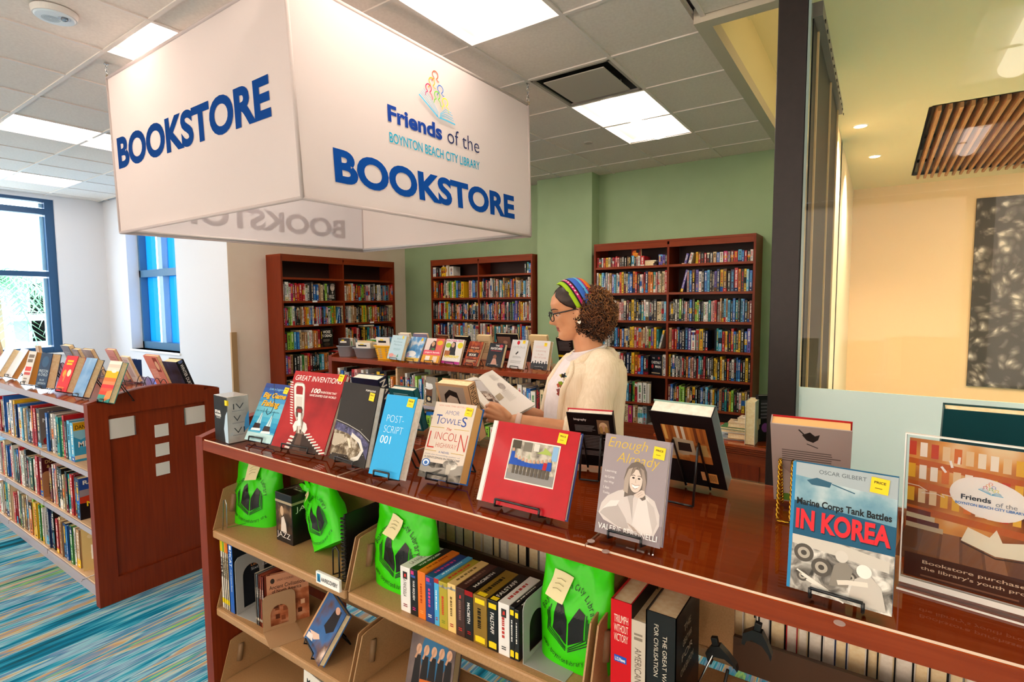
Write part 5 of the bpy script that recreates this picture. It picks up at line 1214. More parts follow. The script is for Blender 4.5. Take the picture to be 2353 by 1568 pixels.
o, M4, w, h = top_show('teal paperback seen from behind, above the sky-blue paperback', (889, 893), (945, 903), 0, .2, .03, '#14606a', lambda A: A.rect(0, 0, 1, 1, '#14606a').lines(.15, .8, .7, .12, 3, '#a8d0d0').rect(.62, .04, .32, .16, '#e8e4dc').lines(.64, .05, .26, .12, 6, KEY), spine='R', pages=PAGEW, name='paperback_book')
easel_back('black wire easel showing below the teal paperback', M4, w, h, .03)
def teal_big(A): A.rect(0, 0, 1, 1, '#0f4046').rect(.62, .62, .3, .22, '#9ab0a0').rect(.62, .62, .3, .08, '#5a8a3a')
yt = -1.13 - .27 * math.sin(.3)
a = ony(2169, 940, yt); b = ony(2353, 956, yt)
hh = (a.z - 1.05) / math.cos(.3)
front_book('hardcover_book', 'large dark teal book seen from behind, rising above the acrylic poster stand', (a.x, -1.13, 1.05), 0, .26, hh, .03, '#0f4046', teal_big, -.3, pages=PAGE)

# ---------------------------------------------------------------- top of the island nearest the window
def stripes(A): bands(A, ['#2f8a84', '#3a9a8c', '#d8402a', '#e0563a', '#d8323a', '#e88a5a', '#e8743a', '#e8b41a', '#e8b41a', '#f0d8c8', '#ecc8b8', '#f0e0d4']); A.poly([(.5, 0), (1, .1), (1, .3), (.6, .26)], '#e88a4a').oval(.6, .75, .2, .04, '#f4e8dc')
def redy(A): A.rect(0, 0, 1, 1, '#d8303c').lines(.2, .74, .6, .16, 2, '#f0c020', .7).oval(.3, .5, .14, .1, '#f0a03a').oval(.7, .52, .16, .1, '#f4dcae').poly([(.3, .45), (.5, .5), (.45, .25), (.35, .28)], '#e87a4a').lines(.14, .06, .7, .08, 2, '#f0a03a')
def blur(A): A.rect(0, 0, 1, 1, photo('hazy_blue_print', [(.3, '#5a8cc0'), (.6, '#86aed4'), (.75, '#b4cce0')], 12))
def child(A): A.rect(0, 0, 1, 1, '#1d3c5c').oval(.5, .75, .3, .16, '#2a5478').text('PRESTON', .1, .44, .8, .08, '#c4d4dc').text('& CHILD', .1, .34, .8, .08, '#c4d4dc').text('BLUE', .3, .2, .4, .05, '#b0c4d0').text('LABYRINTH', .12, .1, .76, .06, '#b0c4d0')
def clav(A): A.rect(0, 0, 1, 1, '#d9d4cf').lines(.14, .66, .74, .28, 2, '#7a6e64', .7).lines(.1, .4, .8, .16, 1, '#d84848', .8).lines(.2, .06, .5, .16, 2, '#8a8078', .6).rect(.1, .28, .8, .08, '#c05050')
LBL = ' on the island nearest the window'
for nm, lab, BL_, BR_, TL_, t, c, dr, kw in (
        ('hardcover_book', 'striped multicoloured novel on an easel closest to the panelled end', (220.7, 922), (248.7, 926), (254, 829), .03, '#2f8a84', stripes, dict(pages=PAGE)),
        ('hardcover_book', 'pale hazy blue novel on an easel' + LBL, (165, 908.7), (190, 913), (199.5, 822), .035, '#2a3a50', blur, dict(pages=PAGE)),
        ('hardcover_book', 'red novel with yellow title on an easel' + LBL, (126, 897.7), (151, 901.5), (155.6, 817), .04, '#b82430', redy, dict(pages=PAGE)),
        ('hardcover_book', 'dark blue thriller with pale lettering on an easel' + LBL, (80, 890), (105, 893), (96.4, 811), .045, '#1a2c44', child, dict(pages=PAGE)),
        ('hardcover_book', 'pale thriller with a red title word on an easel' + LBL, (47, 882), (64, 884), (68, 807), .045, '#c8c2bc', clav, dict(pages=ink('#d89a4a', .8, .1))),
        ('hardcover_book', 'plain white open-paged book on an easel' + LBL, (10, 864), (26, 868), (49, 801), .035, '#e4e6ea', None, dict(pages=ink('#d09a58', .8, .1))),
        ('hardcover_book', 'white book at the edge of view on an easel' + LBL, (-24, 860), (-6, 864), (14, 799), .035, '#dfe4ea', None, dict(pages=PAGE))):
    show(nm, lab, BL_, BR_, TL_, t, c, dr, zc=ZT, elabel='small black easel under the ' + lab.split(' on an')[0], **kw)
def back_l(label, TL, w, t, c, draw, elab=True, tl=-.36, y=-1.15, rz=0, hh=None, name='hardcover_book', **kw):
    h0 = .22; yt = y - h0 * math.sin(-tl); a = ony(*TL, yt); hh = hh or max(.1, (a.z - 1.045) / math.cos(tl))
    o = front_book(name, label, (a.x, y, 1.045), rz, w, hh, t, c, draw, tl, **kw)
    if elab:
        m = MB()
        for q in range(2):
            bx = a.x + w * (.2 + .6 * q); m.tube([(bx - .03, y - .12, ZT + .003)] + [(bx - .03 + .06 * s, y - .12 + .04 * s, ZT + .003 + .085 * math.sin(math.pi * s)) for s in [k / 10 for k in range(11)]], .002, BLACKWIRE, 6)
        m.tube([(a.x + w * .2 - .03, y - .12, ZT + .003), (a.x + w * .8 - .03, y - .12, ZT + .003)], .002, BLACKWIRE, 6)
        m.tube([(a.x + w * .2 + .03, y - .08, ZT + .003), (a.x + w * .2 + .03, y + t + .01, ZT + .004), (a.x + w * .8 + .03, y + t + .01, ZT + .004), (a.x + w * .8 + .03, y - .08, ZT + .003)], .002, BLACKWIRE, 6)
        tag(m.build('wire_easel'), 'looped black wire easel behind the ' + label.split(',')[0].split(' seen')[0], 'easel', 'wire easels')
    return o
coral = lambda A: A.rect(0, 0, 1, 1, '#d88c80').rect(.6, .5, .3, .45, '#8a3428').oval(.75, .7, .12, .14, '#e8c8a8').lines(.1, .3, .5, .3, 6, '#f0d0c4').rect(0, 0, 1, .2, '#d87a6a')
back_l('coral-pink book seen from behind, nearest the panelled end', (325, 817), .155, .02, '#d88c80', coral, rz=.05)
o = back_l('black hardcover with white spine lettering, next to the curved wooden end', (363.5, 831), .135, .045, '#16161e', lambda A: A.rect(0, 0, 1, 1, photo('dark_jacket_print', [(.35, '#14141c'), (.6, '#2c3450'), (.78, '#56608a')], 14)), spine='R', rz=.12)
m = MB(); m.M = Matrix()
A = Art(m, lambda x, y, d: Vector((.135 + d, x * .045, y * .19)), .0001, .0004); A.vtext('WINTER DUKE', .3, .12, .4, .7, '#eceae6', bold=.01).oval(.5, .9, .3, .05, '#5a6a94'); m.build('spine_lettering', o)
back_l('white paperback with brown edge seen from behind, mid row', (267, 820), .12, .018, '#e8e4e0', lambda A: A.rect(0, 0, 1, 1, '#dcd8d4').rect(.3, .2, .5, .7, '#b8b0b4').rect(.0, 0, .2, 1, '#a8684a'), name='paperback_book')
back_l('dusty pink book seen from behind, mid row', (240, 803), .13, .02, '#c88a86', lambda A: A.rect(0, 0, 1, 1, '#cc918c').lines(.15, .3, .7, .5, 8, '#a86a68'))
back_l('grey-brown photo-jacketed book seen from behind', (182, 803), .17, .025, '#8a7a72', lambda A: A.rect(0, 0, 1, 1, photo('brown_jacket_print', [(.3, '#5a4e4a'), (.6, '#8e8078'), (.75, '#b8a8a0')], 12)))
back_l('taupe book seen from behind, beside the photo-jacketed one', (158, 803), .12, .03, '#7a6c68', lambda A: A.rect(0, 0, 1, 1, '#7e716c').rect(.2, .4, .6, .5, '#93857e'))
back_l('slate-grey book seen from behind under the big window', (136, 794), .16, .035, '#5a6472', lambda A: A.rect(0, 0, 1, 1, '#5e6876').lines(.2, .3, .6, .5, 7, '#8a94a0'))
back_l('yellow and black patterned book seen from behind under the window', (138, 820), .1, .02, '#d8b01a', lambda A: (A.rect(0, 0, 1, 1, '#e0b41a'), [A.rect(.1 + .3 * (k % 3), .08 + .16 * (k // 3), .18, .1, KEY) for k in range(15)]), tl=-.3)
back_l('small tan book standing upright near the window', (78, 795), .08, .02, '#c8b49a', None, elab=False, tl=-.1)
back_l('tall photo book standing against the window glass', (-30, 770), .3, .02, '#b8a494', lambda A: A.rect(0, 0, 1, 1, '#c0a894').rect(.6, .1, .3, .9, '#1d3c6c').rect(.9, 0, .1, 1, '#d8702a').oval(.3, .7, .2, .1, '#8a5a44'), elab=False, tl=-.15)
for k, (px, c, nm) in enumerate(((303, '#e0dcd0', 'cream'), (312, '#1d4a94', 'blue'), (322, '#1a3c7c', 'navy'))):
    a = ony(px, 818, -.99); o = shelf_book('hardcover_book', 'b', .03, .12, .05, PAGEW, parts=True); o.location = (a.x, -1.045, ZT + .001)
    for ch in o.children:
        if ch.name.startswith('cover'): ch.data.materials[0] = ink(c, .4)
    o.rotation_euler = (0, 0, R(180)) if False else (0, 0, 0); tag(o, f'{nm} upright hardcover of the short row below the narrow window', 'book', 'short row below the narrow window')
# ---------------------------------------------------------------- top of the rear counter
def z2(x, y): return (740 + x / 4.057, 740 + y / 4.057)
def sky(A): A.rect(0, 0, 1, 1, photo('cloud_print', [(.3, '#3a78b8'), (.5, '#6aa6d8'), (.62, '#dfe8f0')], 16)).rect(0, 0, 1, .14, '#e0b84a').oval(.4, .3, .3, .12, '#eef2f4').oval(.2, .22, .1, .1, '#c8b4d0')
def every(A): A.rect(0, 0, 1, 1, '#b4d0d8').text('Every', .4, .82, .4, .07, '#7a9aa8').text('Purchase', .2, .7, .6, .07, '#7a9aa8').text('Matters', .25, .58, .55, .07, '#7a9aa8').oval(.25, .16, .18, .08, '#d88a7a').oval(.5, .14, .12, .05, '#c8b0a0').poly([(.6, .1), (.75, .12), (.7, .24)], '#4a8a5a').lines(.3, .38, .5, .1, 3, '#8ab0ba')
def woman(A, top): A.poly([(.28, .45), (.3, .75), (.42, .9), (.56, .88), (.62, .7), (.64, .45)], '#2a1a14').oval(.44, .76, .09, .1, '#d0a080').poly([(.2, .35), (.3, .58), (.44, .64), (.6, .58), (.68, .35)], top)
def pink(A): A.rect(0, 0, 1, 1, '#ecdcd4').rect(.55, .5, .45, .5, '#e0685a'); woman(A, '#5a3a44'); A.oval(.8, .82, .16, .1, '#e8c02a').rect(0, .3, 1, .2, '#e4586a').text('yogurt bowls', .08, .36, .84, .09, '#f6e6e2', bold=.02).rect(0, 0, 1, .3, '#e0a02a').rect(.2, .06, .25, .2, '#f0e6d8').rect(.62, .02, .25, .24, '#e8d0b8').oval(.5, .54, .1, .05, '#3a7a3a')
def mag(A): A.rect(0, 0, 1, 1, '#e9e4dc').text('RACHAEL RAY', .04, .9, .9, .08, '#c83a8a', bold=.03); woman(A, '#1a1618'); A.oval(.18, .74, .15, .1, '#a8c82a').oval(.84, .76, .15, .12, '#e0d020').rect(.05, .3, .3, .22, '#b06a3a').text('SUPERFAST', .1, .24, .8, .1, '#e8d420', bold=.04).text('MEALS', .25, .12, .6, .1, '#f4f0e8', bold=.04).rect(0, 0, 1, .1, '#b82a8a')
def grill(A): A.rect(0, 0, 1, 1, photo('grilled_food_print', [(.3, '#5a1c10'), (.5, '#9a3a1c'), (.65, '#c8642a'), (.78, '#4a2a1c')], 30)).rect(.1, .36, .8, .34, '#2a1614').text('THE NEW', .2, .7, .6, .07, '#d8c0a0', bold=.02).text('GRILLING', .12, .54, .76, .13, '#e0782a', bold=.04).text('BOOK', .25, .39, .5, .1, '#efe8dc', bold=.03).rect(.1, .12, .8, .14, '#6a2a18').lines(.15, .14, .7, .1, 2, '#d8b890')
def fight(A): A.rect(0, 0, 1, 1, '#26272c').text('THE', .4, .86, .25, .07, '#e6e2dc', bold=.03).text("FIGHTER'S MIND", .12, .72, .76, .1, '#e6e2dc', bold=.03).oval(.78, .88, .12, .07, '#b83a4a').rect(.15, .66, .7, .02, '#b83a3a').oval(.5, .42, .12, .09, '#8a5a44').poly([(.3, .06), (.4, .34), (.6, .34), (.75, .06)], '#c89480').text('SAM SHERIDAN', .12, .06, .7, .05, '#e6e2dc')
def optb(A): A.rect(0, 0, 1, 1, '#d4d5d6').oval(.42, .9, .09, .07, '#c41f2a').line([(.42, .83), (.43, .74)], .012, '#8a8a8a', A.asp).text('OPTION B', .16, .7, .7, .075, '#7c8084', bold=-.02).poly([(.36, .5), (.48, .6), (.54, .57), (.42, .47)], '#3a3a3c').lines(.22, .36, .55, .08, 3, '#a0a2a4').lines(.14, .18, .7, .1, 3, '#a8aaac').lines(.2, .06, .6, .05, 1, '#b0b2b4')
def listen(A):
    A.rect(0, 0, 1, 1, '#ded9d6').text('Listening', .2, .6, .6, .07, '#c89a94').text('Is an', .36, .49, .3, .06, '#c89a94').text('Act of Love', .14, .38, .72, .07, '#c89a94').lines(.16, .74, .66, .1, 2, '#e4c8c4').rect(0, 0, 1, .2, '#3a3c40').text('DAVE ISAY', .26, .05, .5, .05, '#dad6d2')
    for k in range(6): A.oval(.1 + .16 * k, .24 + .03 * (k % 2), .035, .03, '#33353a').poly([(.02 + .16 * k, .15), (.18 + .16 * k, .15), (.14 + .16 * k, .23), (.06 + .16 * k, .23)], '#33353a')
rear = [('paperback_book', 'pale blue paperback with a small bird, next to the yellow basket', (605, 340), (735, 358), (660, 122), .03, '#b4d0d8', every, (.8, .93)),
        ('paperback_book', 'book with clouds in a blue sky, third face-out item after the yellow basket' , (752, 357), (892, 372), (835, 138), .014, '#6aa6d8', sky, (.8, .9)),
        ('paperback_book', 'pink and orange cookbook with a woman in a dark top', (918, 370), (1080, 385), (985, 150), .02, '#d8782a', pink, None),
        ('paperback_book', 'cooking magazine with a woman in black and a magenta strip', (1110, 382), (1275, 400), (1165, 158), .02, '#d8d0c8', mag, None),
        ('paperback_book', 'rust-red grilling cookbook on an easel', (1310, 398), (1440, 412), (1380, 180), .025, '#7a2c18', grill, None),
        ('hardcover_book', 'dark book with a bare-backed boxer on its cover', (1520, 410), (1660, 425), (1570, 195), .03, '#26272c', fight, None),
        ('hardcover_book', 'light grey book with a red balloon', (1722, 425), (1870, 440), (1778, 165), .022, '#d4d5d6', optb, (.76, .93)),
        ('hardcover_book', 'white book with silhouetted people along its foot, nearest the reader', (1940, 435), (2095, 450), (1978, 172), .035, '#ded9d6', listen, (.74, .87))]
for nm, lab, a_, b_, c_, t, col, dr, s in rear:
    show(nm, lab.replace('third face-out item after', 'second face-out item past'), z2(*a_), z2(*b_), z2(*c_), t, col, dr, zc=ZT + .0005, elabel='small black easel under the ' + lab.split(',')[0], st=s, pages=PAGE)
def back_r(label, x0, x1, y, t, c, draw, tl=-.3, name='hardcover_book', **kw):
    yt = 1.06 - .23 * math.sin(-tl); a, b = ony(*z2(x0, y), yt), ony(*z2(x1, y + 4), yt)
    return front_book(name, label, (a.x, 1.06, 1.042), 0, b.x - a.x, (a.z - 1.042) / math.cos(tl), t, c, draw, tl, **kw)
back_r('white paperback leaning on the far side, above the pale blue one', 705, 805, 108, .03, '#e4e0dc', None)
back_r('violet-edged book leaning on the far side, above the sky book', 840, 970, 110, .03, '#8a86a8', None)
back_r('brown book with a hat shape leaning on the far side, above the pink cookbook', 1050, 1168, 122, .02, '#4a2a1e', lambda A: A.rect(0, 0, 1, 1, '#5a3424').oval(.5, .8, .36, .14, '#8a4a2a').oval(.5, .6, .25, .2, '#3a241a'))
back_r('black book leaning on the far side, behind the cooking magazine', 1222, 1352, 136, .035, '#171416', lambda A: A.rect(0, 0, 1, 1, '#171416').lines(.15, .3, .7, .5, 8, '#7a7478'), spine='R')
back_r('cream book leaning on the far side, behind the grilling cookbook', 1440, 1560, 126, .03, '#d8c498', lambda A: A.rect(0, 0, 1, 1, '#dcc89c').lines(.15, .3, .7, .5, 8, '#a8946a'))
back_r('wide black photo book leaning on the far side, beside the boxer book', 1618, 1822, 110, .025, '#1a1718', lambda A: A.rect(0, 0, 1, 1, '#1a1718').rect(.05, .5, .6, .4, '#7a5a4c').oval(.4, .7, .1, .06, '#b08a78').rect(.05, .1, .5, .3, '#a84a3a'))
back_r('cream paperback leaning on the far side, behind the white silhouette book', 1930, 2092, 126, .03, '#e0cc9c', lambda A: A.rect(0, 0, 1, 1, '#dfc894').lines(.15, .2, .7, .6, 9, '#b09a68'), name='paperback_book')
back_r("black book with a yellow band leaning by the reader's chin", 2178, 2330, 150, .03, '#141214', lambda A: A.rect(0, 0, 1, 1, '#141214').lines(.1, .55, .8, .35, 7, '#6a6668').rect(0, .3, 1, .08, '#e0c41a'))
def bin_(name, label, rimL, rimR, baseL, baseR, c, holes=False):
    zb = ZT + .001
    a, b = onz(*baseL, zb), onz(*baseR, zb); w = (b - a).length * 1.02; d = w * 1.25; rz = math.atan2(b.y - a.y, b.x - a.x)
    ht = lift(a, rimL).z - zb; ht = min(max(ht, .09), .14)
    a = a + Vector((.03, .01, 0)); o = empty(name, a[:], (0, 0, rz), label=label, cat='bin'); mt = ink(c, .4, .4); m = MB()
    def ring(s, z, n=40):
        return [(w / 2 + (w / 2 * s) * (1 if math.cos(t) > 0 else -1) * abs(math.cos(t)) ** .5, d / 2 + (d / 2 * s) * (1 if math.sin(t) > 0 else -1) * abs(math.sin(t)) ** .5, z) for t in [6.283 * k / n for k in range(n)]]
    if not holes:
        m.loft([ring(.96, 0), ring(1.02, .004), ring(1.2, ht), ring(1.28, ht + .002), ring(1.28, ht - .006), ring(1.17, ht - .003), ring(.98, .006)], mt, False); m.add(ring(.96, .006), [list(range(40))], mt); m.build('tub', o)
    else:
        zs = [0, .012] + [.012 + (ht - .03) * k / 10 for k in range(1, 11)] + [ht]
        rings = [ring(1 + .22 * z / ht, z) for z in zs]; v = [p for r_ in rings for p in r_]; f = []
        for j in range(len(rings) - 1):
            for i in range(40):
                if 1 <= j <= 10 and j % 2 and i % 2: continue
                f.append((j * 40 + i, j * 40 + (i + 1) % 40, (j + 1) * 40 + (i + 1) % 40, (j + 1) * 40 + i))
        f.append(list(range(40))); m.add(v, f, mt)
        m.loft([ring(1.22, ht), ring(1.28, ht), ring(1.28, ht - .012), ring(1.22, ht - .012)], mt, False); m.build('basket', o)
    return a, rz, w, d, ht
n = 0
for args in (('storage_bin', 'grey plastic bin of books at the far end of the rear counter', z2(90, 225), z2(255, 240), z2(118, 325), z2(240, 328), '#8d9096'),
             ('storage_bin', 'grey plastic bin of books beside the yellow basket', z2(240, 240), z2(435, 250), z2(270, 335), z2(430, 343), '#878a90'),
             ('plastic_basket', 'yellow perforated plastic basket of books on the rear counter', z2(430, 215), z2(640, 225), z2(465, 345), z2(612, 355), '#f0b410', True)):
    a, rz, w, d, ht = bin_(*args)
    bn = ('far grey bin', 'second grey bin', 'yellow basket')[n]
    cols = ('dwgwhwesw', 'wcwwwhgcw', 'wshcowbcw')[n]
    for k, key in enumerate(cols):
        hb = ht + random.uniform(.03, .07); q = front_book('paperback_book', f"{PAL[key][0]} book standing {('foremost', 'second', 'third', 'fourth', 'fifth', 'sixth', 'seventh', 'eighth', 'rearmost')[k]} in the {bn}", (0, 0, 0), 0, w * .8, hb, .012, PAL[key][1],
                       (lambda A, key=key: A.rect(0, 0, 1, 1, PAL[key][1]).rect(.15, .75, .6, .1, PAL[CONTR[key][0]][1]).rect(.3, .86, .25, .06, '#f0d020')), -.1, group='books in the ' + bn, pages=PAGEW)
        q.matrix_world = Matrix.Translation(a) @ Matrix.Rotation(rz, 4, 'Z') @ Matrix.Translation((w * .1, d * (.08 + .1 * k) , .008)) @ Matrix.Rotation(.12, 4, 'X')
    n += 1

# ---------------------------------------------------------------- cabinet top by the post
zc = .7505
def cab(px, py): return onz(px, py, .75)
p = cab(1655, 1012)
CZ = zc
for k, (c, w, d, t, dx, rot, nm) in enumerate((('#b9ccd8', .2, .13, .008, 0, .1, 'thin pale blue magazine at the bottom'), ('#c89a68', .15, .12, .03, .05, 0, 'thick tan paperback'), ('#d9dde2', .18, .12, .018, .0, .05, 'white paperback'), ('#3f7a42', .18, .11, .014, .01, -.04, 'green-edged book'), ('#d8b890', .16, .11, .026, .05, .06, 'cream paperback with a brown title'), ('#e0c8a8', .11, .1, .03, .1, -.05, 'small cream book on top'))):
    flat_book('paperback_book', f'{nm} in the stack on the low cabinet', (p.x - .02 + dx, .56, CZ + .0004), rot, w, d, t, c, 'stack on the low cabinet'); CZ += t + .0006
p = cab(1718, 1014)
o = shelf_book('hardcover_book', 'w', .05, lift(p, (1716, 917)).z - zc, .15, PAGE, rev=True, parts=True); o.location = (p.x, .5, zc + .0003); tag(o, 'thick hardcover standing with yellowed page edges outward on the low cabinet', 'book')
p = cab(1740, 1005)
front_book('hardcover_book', 'black book leaning against the dark post on the low cabinet', (p.x + .02, .60, zc + .0003), R(40), .14, .26, .03, '#1a171c', lambda A: A.rect(0, 0, 1, 1, '#1a171c').rect(.1, .5, .8, .4, '#34303a').lines(.1, .5, .8, .38, 5, '#6a6470').oval(.3, .3, .15, .1, '#8a4a9a'), pages=PAGEW)
# ================================================================ things on the tan shelves of the front counter
def bag_mat():
    m, n, l, b = nodes('green_plastic')
    b.inputs['Base Color'].default_value = lin('#46ee0a'); b.inputs['Roughness'].default_value = .32; b.inputs['Specular IOR Level'].default_value = .45
    t = n.new('ShaderNodeBsdfTranslucent'); t.inputs[0].default_value = lin('#5cff1e'); x = n.new('ShaderNodeMixShader'); x.inputs[0].default_value = .3
    o = [q for q in n if q.type == 'OUTPUT_MATERIAL'][0]; l.new(b.outputs[0], x.inputs[1]); l.new(t.outputs[0], x.inputs[2]); l.new(x.outputs[0], o.inputs[0]); return m
GREENBAG = bag_mat()
def arc_text(A, s, cx, cy, r, a0, a1, hgt, c, asp=1.0, inside=False):
    for k, ch in enumerate(s):
        if ch == ' ': continue
        a = a0 + (a1 - a0) * k / (len(s) - 1); v, f = glyphs(ch)
        wd = {'i': .25, 'l': .25, '.': .25, 't': .45, 'r': .5, 'w': 1.0, 'm': 1.0}.get(ch, .68) * hgt; hh = hgt * (1.35 if ch in 'BCLltbhdy' else 1.0 if ch != '.' else .2)
        base = -.3 * hgt if ch in 'ypg' else 0
        tx, ty = (math.sin(a), math.cos(a))
        if inside: px, py, ux, uy, vx, vy = cx + r * math.sin(a), cy - r * math.cos(a), math.cos(a), math.sin(a), -math.sin(a), math.cos(a)
        else: px, py, ux, uy, vx, vy = cx + r * math.sin(a), cy + r * math.cos(a), math.cos(a), -math.sin(a), math.sin(a), math.cos(a)
        A.put([(px + (p[0] - .5) * wd * ux + (base + p[1] * hh) * vx, py + ((p[0] - .5) * wd * uy + (base + p[1] * hh) * vy) / asp) for p in v], f, c, False)
    A.d += A.eps
def book_mark(A, asp):
    for pts in ([(.485, .22), (.25, .33), (.30, .60), (.35, .65), (.485, .46)], [(.515, .22), (.76, .32), (.76, .56), (.66, .61), (.54, .46), (.515, .43)]): A.poly(pts, KEY)
    for s in (-1, 1):
        for k in range(3):
            o = .022 * k
            A.line([(.5 + s * (.285 + o), .56 - .03 * k), (.5 + s * (.295 + o), .33 - .02 * k), (.5 + s * .02, .195 - .016 * k)], .014, KEY, asp)
def plastic_bag(label, loc, rz, w, d, h, seed, roll=0, pitch=0, note=(.5, .8, .26, 8), slump=0, name='plastic_bag', printed=True):
    o = empty(name, loc, label=label, cat='bag', group='green library bags')
    o.matrix_world = Matrix.Translation(loc) @ Matrix.Rotation(rz, 4, 'Z') @ Matrix.Rotation(roll, 4, 'Y') @ Matrix.Rotation(pitch, 4, 'X')
    rnd = random.Random(seed); off = Vector((seed * 3.7, seed * 1.3, seed * 2.1))
    def half(t):        # half width, half depth at height share t
        a = w / 2 * (1 + .05 * math.sin(3 * t) + (.12 * (t - .75) if t > .75 else 0)); b = d / 2 * (1 - .15 * t) if t < .5 else d / 2 * max(.06, (.925 - (t - .5) * 1.75))
        return a, max(b, .006)
    def pt(xn, t, side):
        a, b = half(t); y = b * max(0, 1 - abs(xn) ** 3.2) ** (1 / 2.4)
        top = h * (t + (t ** 6) * (.10 * abs(xn) ** 2 - .03 + .02 * math.sin(9 * xn + seed)))
        x = a * xn + slump * t * t
        y = (d / 2) + side * y - .25 * d * max(0, t - .55) ** 2 * 2
        p = Vector((x, y, top)); q = Vector((x * 9, t * h * 9, side * 2.0)) + off
        amp = .008 * min(1, t * 6) * (.35 + t * 1.3)
        cr = noise.noise(q * 1.1) * amp + (abs(noise.noise(q * 2.3 + Vector((4, 1, 7)))) - .25) * amp * .9
        return Vector((p.x + noise.noise(q * .8 + Vector((9, 9, 1))) * amp * .6, p.y + side * cr, p.z))
    n, nv = 40, 34; m = MB(); rings = []
    for j in range(nv + 1):
        t = j / nv; r_ = [pt(-1 + 2 * k / n, t, -1) for k in range(n)] + [pt(1 - 2 * k / n, t, 1) for k in range(n)]
        rings.append(r_)
    m.loft(rings, GREENBAG, False); m.add(rings[0], [list(range(2 * n))[::-1]], GREENBAG)
    if printed:
        pt0 = pt
        A = Art(m, lambda x, y, dd: pt((x - .5) * 1.7, .02 + y * .93, -1) - Vector((0, .0012 + dd, 0)), .0002, .0006, sub=.05); asp = h / w * 1.1
        book_mark(A, asp)
        arc_text(A, 'Boynton Beach City Library', .5, .36, .40, -1.2, 1.2, .062, KEY, asp)
        arc_text(A, 'www.boyntonlibrary.org', .5, .9, .86, -.52, .52, .05, KEY, asp, True)
    m.build('bag_body', o)
    m = MB()
    for side, lean in ((-1, -.35), (1, .5)):
        L = []; t0 = .94
        for k in range(17):
            s = k / 16; x = -.34 + .68 * s; base = pt(x, t0, side); arch = math.sin(math.pi * s)
            L.append(base + Vector((0, side * .003 + lean * .05 * arch, .30 * h * (arch ** .8) * .62)))
        v = []
        for k, p in enumerate(L):
            tg = (L[min(k + 1, 16)] - L[max(k - 1, 0)]).normalized(); nn = Vector((-tg.z, 0, tg.x)) * .014
            v += [p + nn, p - nn]
        m.add(v, [(2 * k, 2 * k + 1, 2 * k + 3, 2 * k + 2) for k in range(16)], GREENBAG, True)
    m.build('handles', o)
    if note:
        nx, ny, nw, nr = note; m = MB(); v, f = [], []; sz = nw
        for j in range(7):
            for i in range(5):
                a, b = (i / 4 - .5) * sz, (j / 6 - .5) * sz * 1.25; c_, s_ = math.cos(R(nr)), math.sin(R(nr)); x, y = nx + a * c_ - b * s_, ny + (a * s_ + b * c_) * w / h
                v.append(pt((x - .5) * 1.9, min(.02 + y * .93, 1.0), -1) - Vector((0, .006 + .012 * (1 - j / 6) ** 2, 0)))
        for j in range(6):
            for i in range(4): k = j * 5 + i; f.append((k, k + 1, k + 6, k + 5))
        m.add(v, f, ink('#eee2b0', .7, .2), True)
        for j in (2, 3, 4):
            a = v[j * 5 + 1] + Vector((0, -.0008, 0)); b = v[j * 5 + 3] + Vector((0, -.0008, .004)); mid = (a + b) / 2 + Vector((0, -.001, .004))
            m.tube([a, mid, b], .0006, ink('#a8986a', .6), 4)
        m.build('paper_note', o)
    return o
S1 = .6905
def yb(px, py, y): return ony(px, py, y)
a, b = onz(532, 1203.6, S1), onz(612, 1216, S1)
plastic_bag('green library bag on the top tan shelf, nearest the counter end, with an orange-tan note', (a + b) / 2, math.atan2(b.y - a.y, b.x - a.x), .20, .10, .255, 1, pitch=-.06, note=(.46, .86, .28, 8), slump=.01)
a, b = onz(690, 1262, S1), onz(790, 1308, S1)
plastic_bag('small crumpled green bag slumped sideways between the jazz box and the black wire stand', Vector((a.x + .125, a.y + .0, S1 + .036)), R(-2), .185, .085, .235, 2, roll=R(-29), pitch=-.10, note=(.30, .84, .16, 30), slump=-.03)
a, b = onz(838, 1340, S1), onz(966, 1384, S1)
plastic_bag('green library bag beside the row of opera sets, small note stuck on its front', Vector((a.x + .115, a.y + .012, S1)), R(0), .225, .10, .262, 3, pitch=-.04, note=(.42, .76, .22, -12), slump=-.004)
a, b = onz(1214, 1508, S1), onz(1372, 1566, S1)
plastic_bag('largest green library bag with a long white note, closing the row of opera sets', Vector((a.x + .098, a.y + .01, S1)), R(-3), .182, .10, .255, 4, pitch=-.03, note=(.33, .76, .28, -10), slump=.0)

# jazz box
a, b = onz(636, 1240, S1), onz(678, 1258, S1)
w = (b - a).length * .98; hj = lift(a, (637, 1127.6)).z - S1
bx = empty('boxed_set', a[:], (0, 0, math.atan2(b.y - a.y, b.x - a.x)), label='black jazz boxed set with brown photographs, between two green bags', cat='boxed set')
w, D = .10, .14
m = MB(); m.rbox(0, w, 0, D, 0, hj, ink('#14110f', .35, .4), .002)
A = Art(m, lambda x, y, d: Vector((x * w, -d, y * hj)), .0001, .0004)
A.rect(.03, .22, .94, .56, photo('sepia_print', [(.35, '#1f1711'), (.52, '#4a3626'), (.66, '#8a6a4a')], 22)).rect(0, .80, 1, .05, '#a8987c').oval(.4, .64, .1, .1, '#c8a888').poly([(.3, .22), (.36, .5), (.5, .54), (.62, .4), (.66, .22)], '#d8ccc0').text('JAZZ', .06, .07, .8, .14, '#efe9e0', bold=-.01)
A = Art(m, lambda x, y, d: Vector((x * w, y * D, hj + d)), .0001, .0004); A.text('JAZZ', .12, .2, .76, .5, '#cfc6b8', bold=-.01)
A = Art(m, lambda x, y, d: Vector((w + d, x * D, y * hj)), .0001, .0004); A.rect(0, .80, 1, .05, '#a8987c').text('JAZZ', .1, .62, .7, .13, '#efe9e0', bold=-.01); m.build('carton', bx)
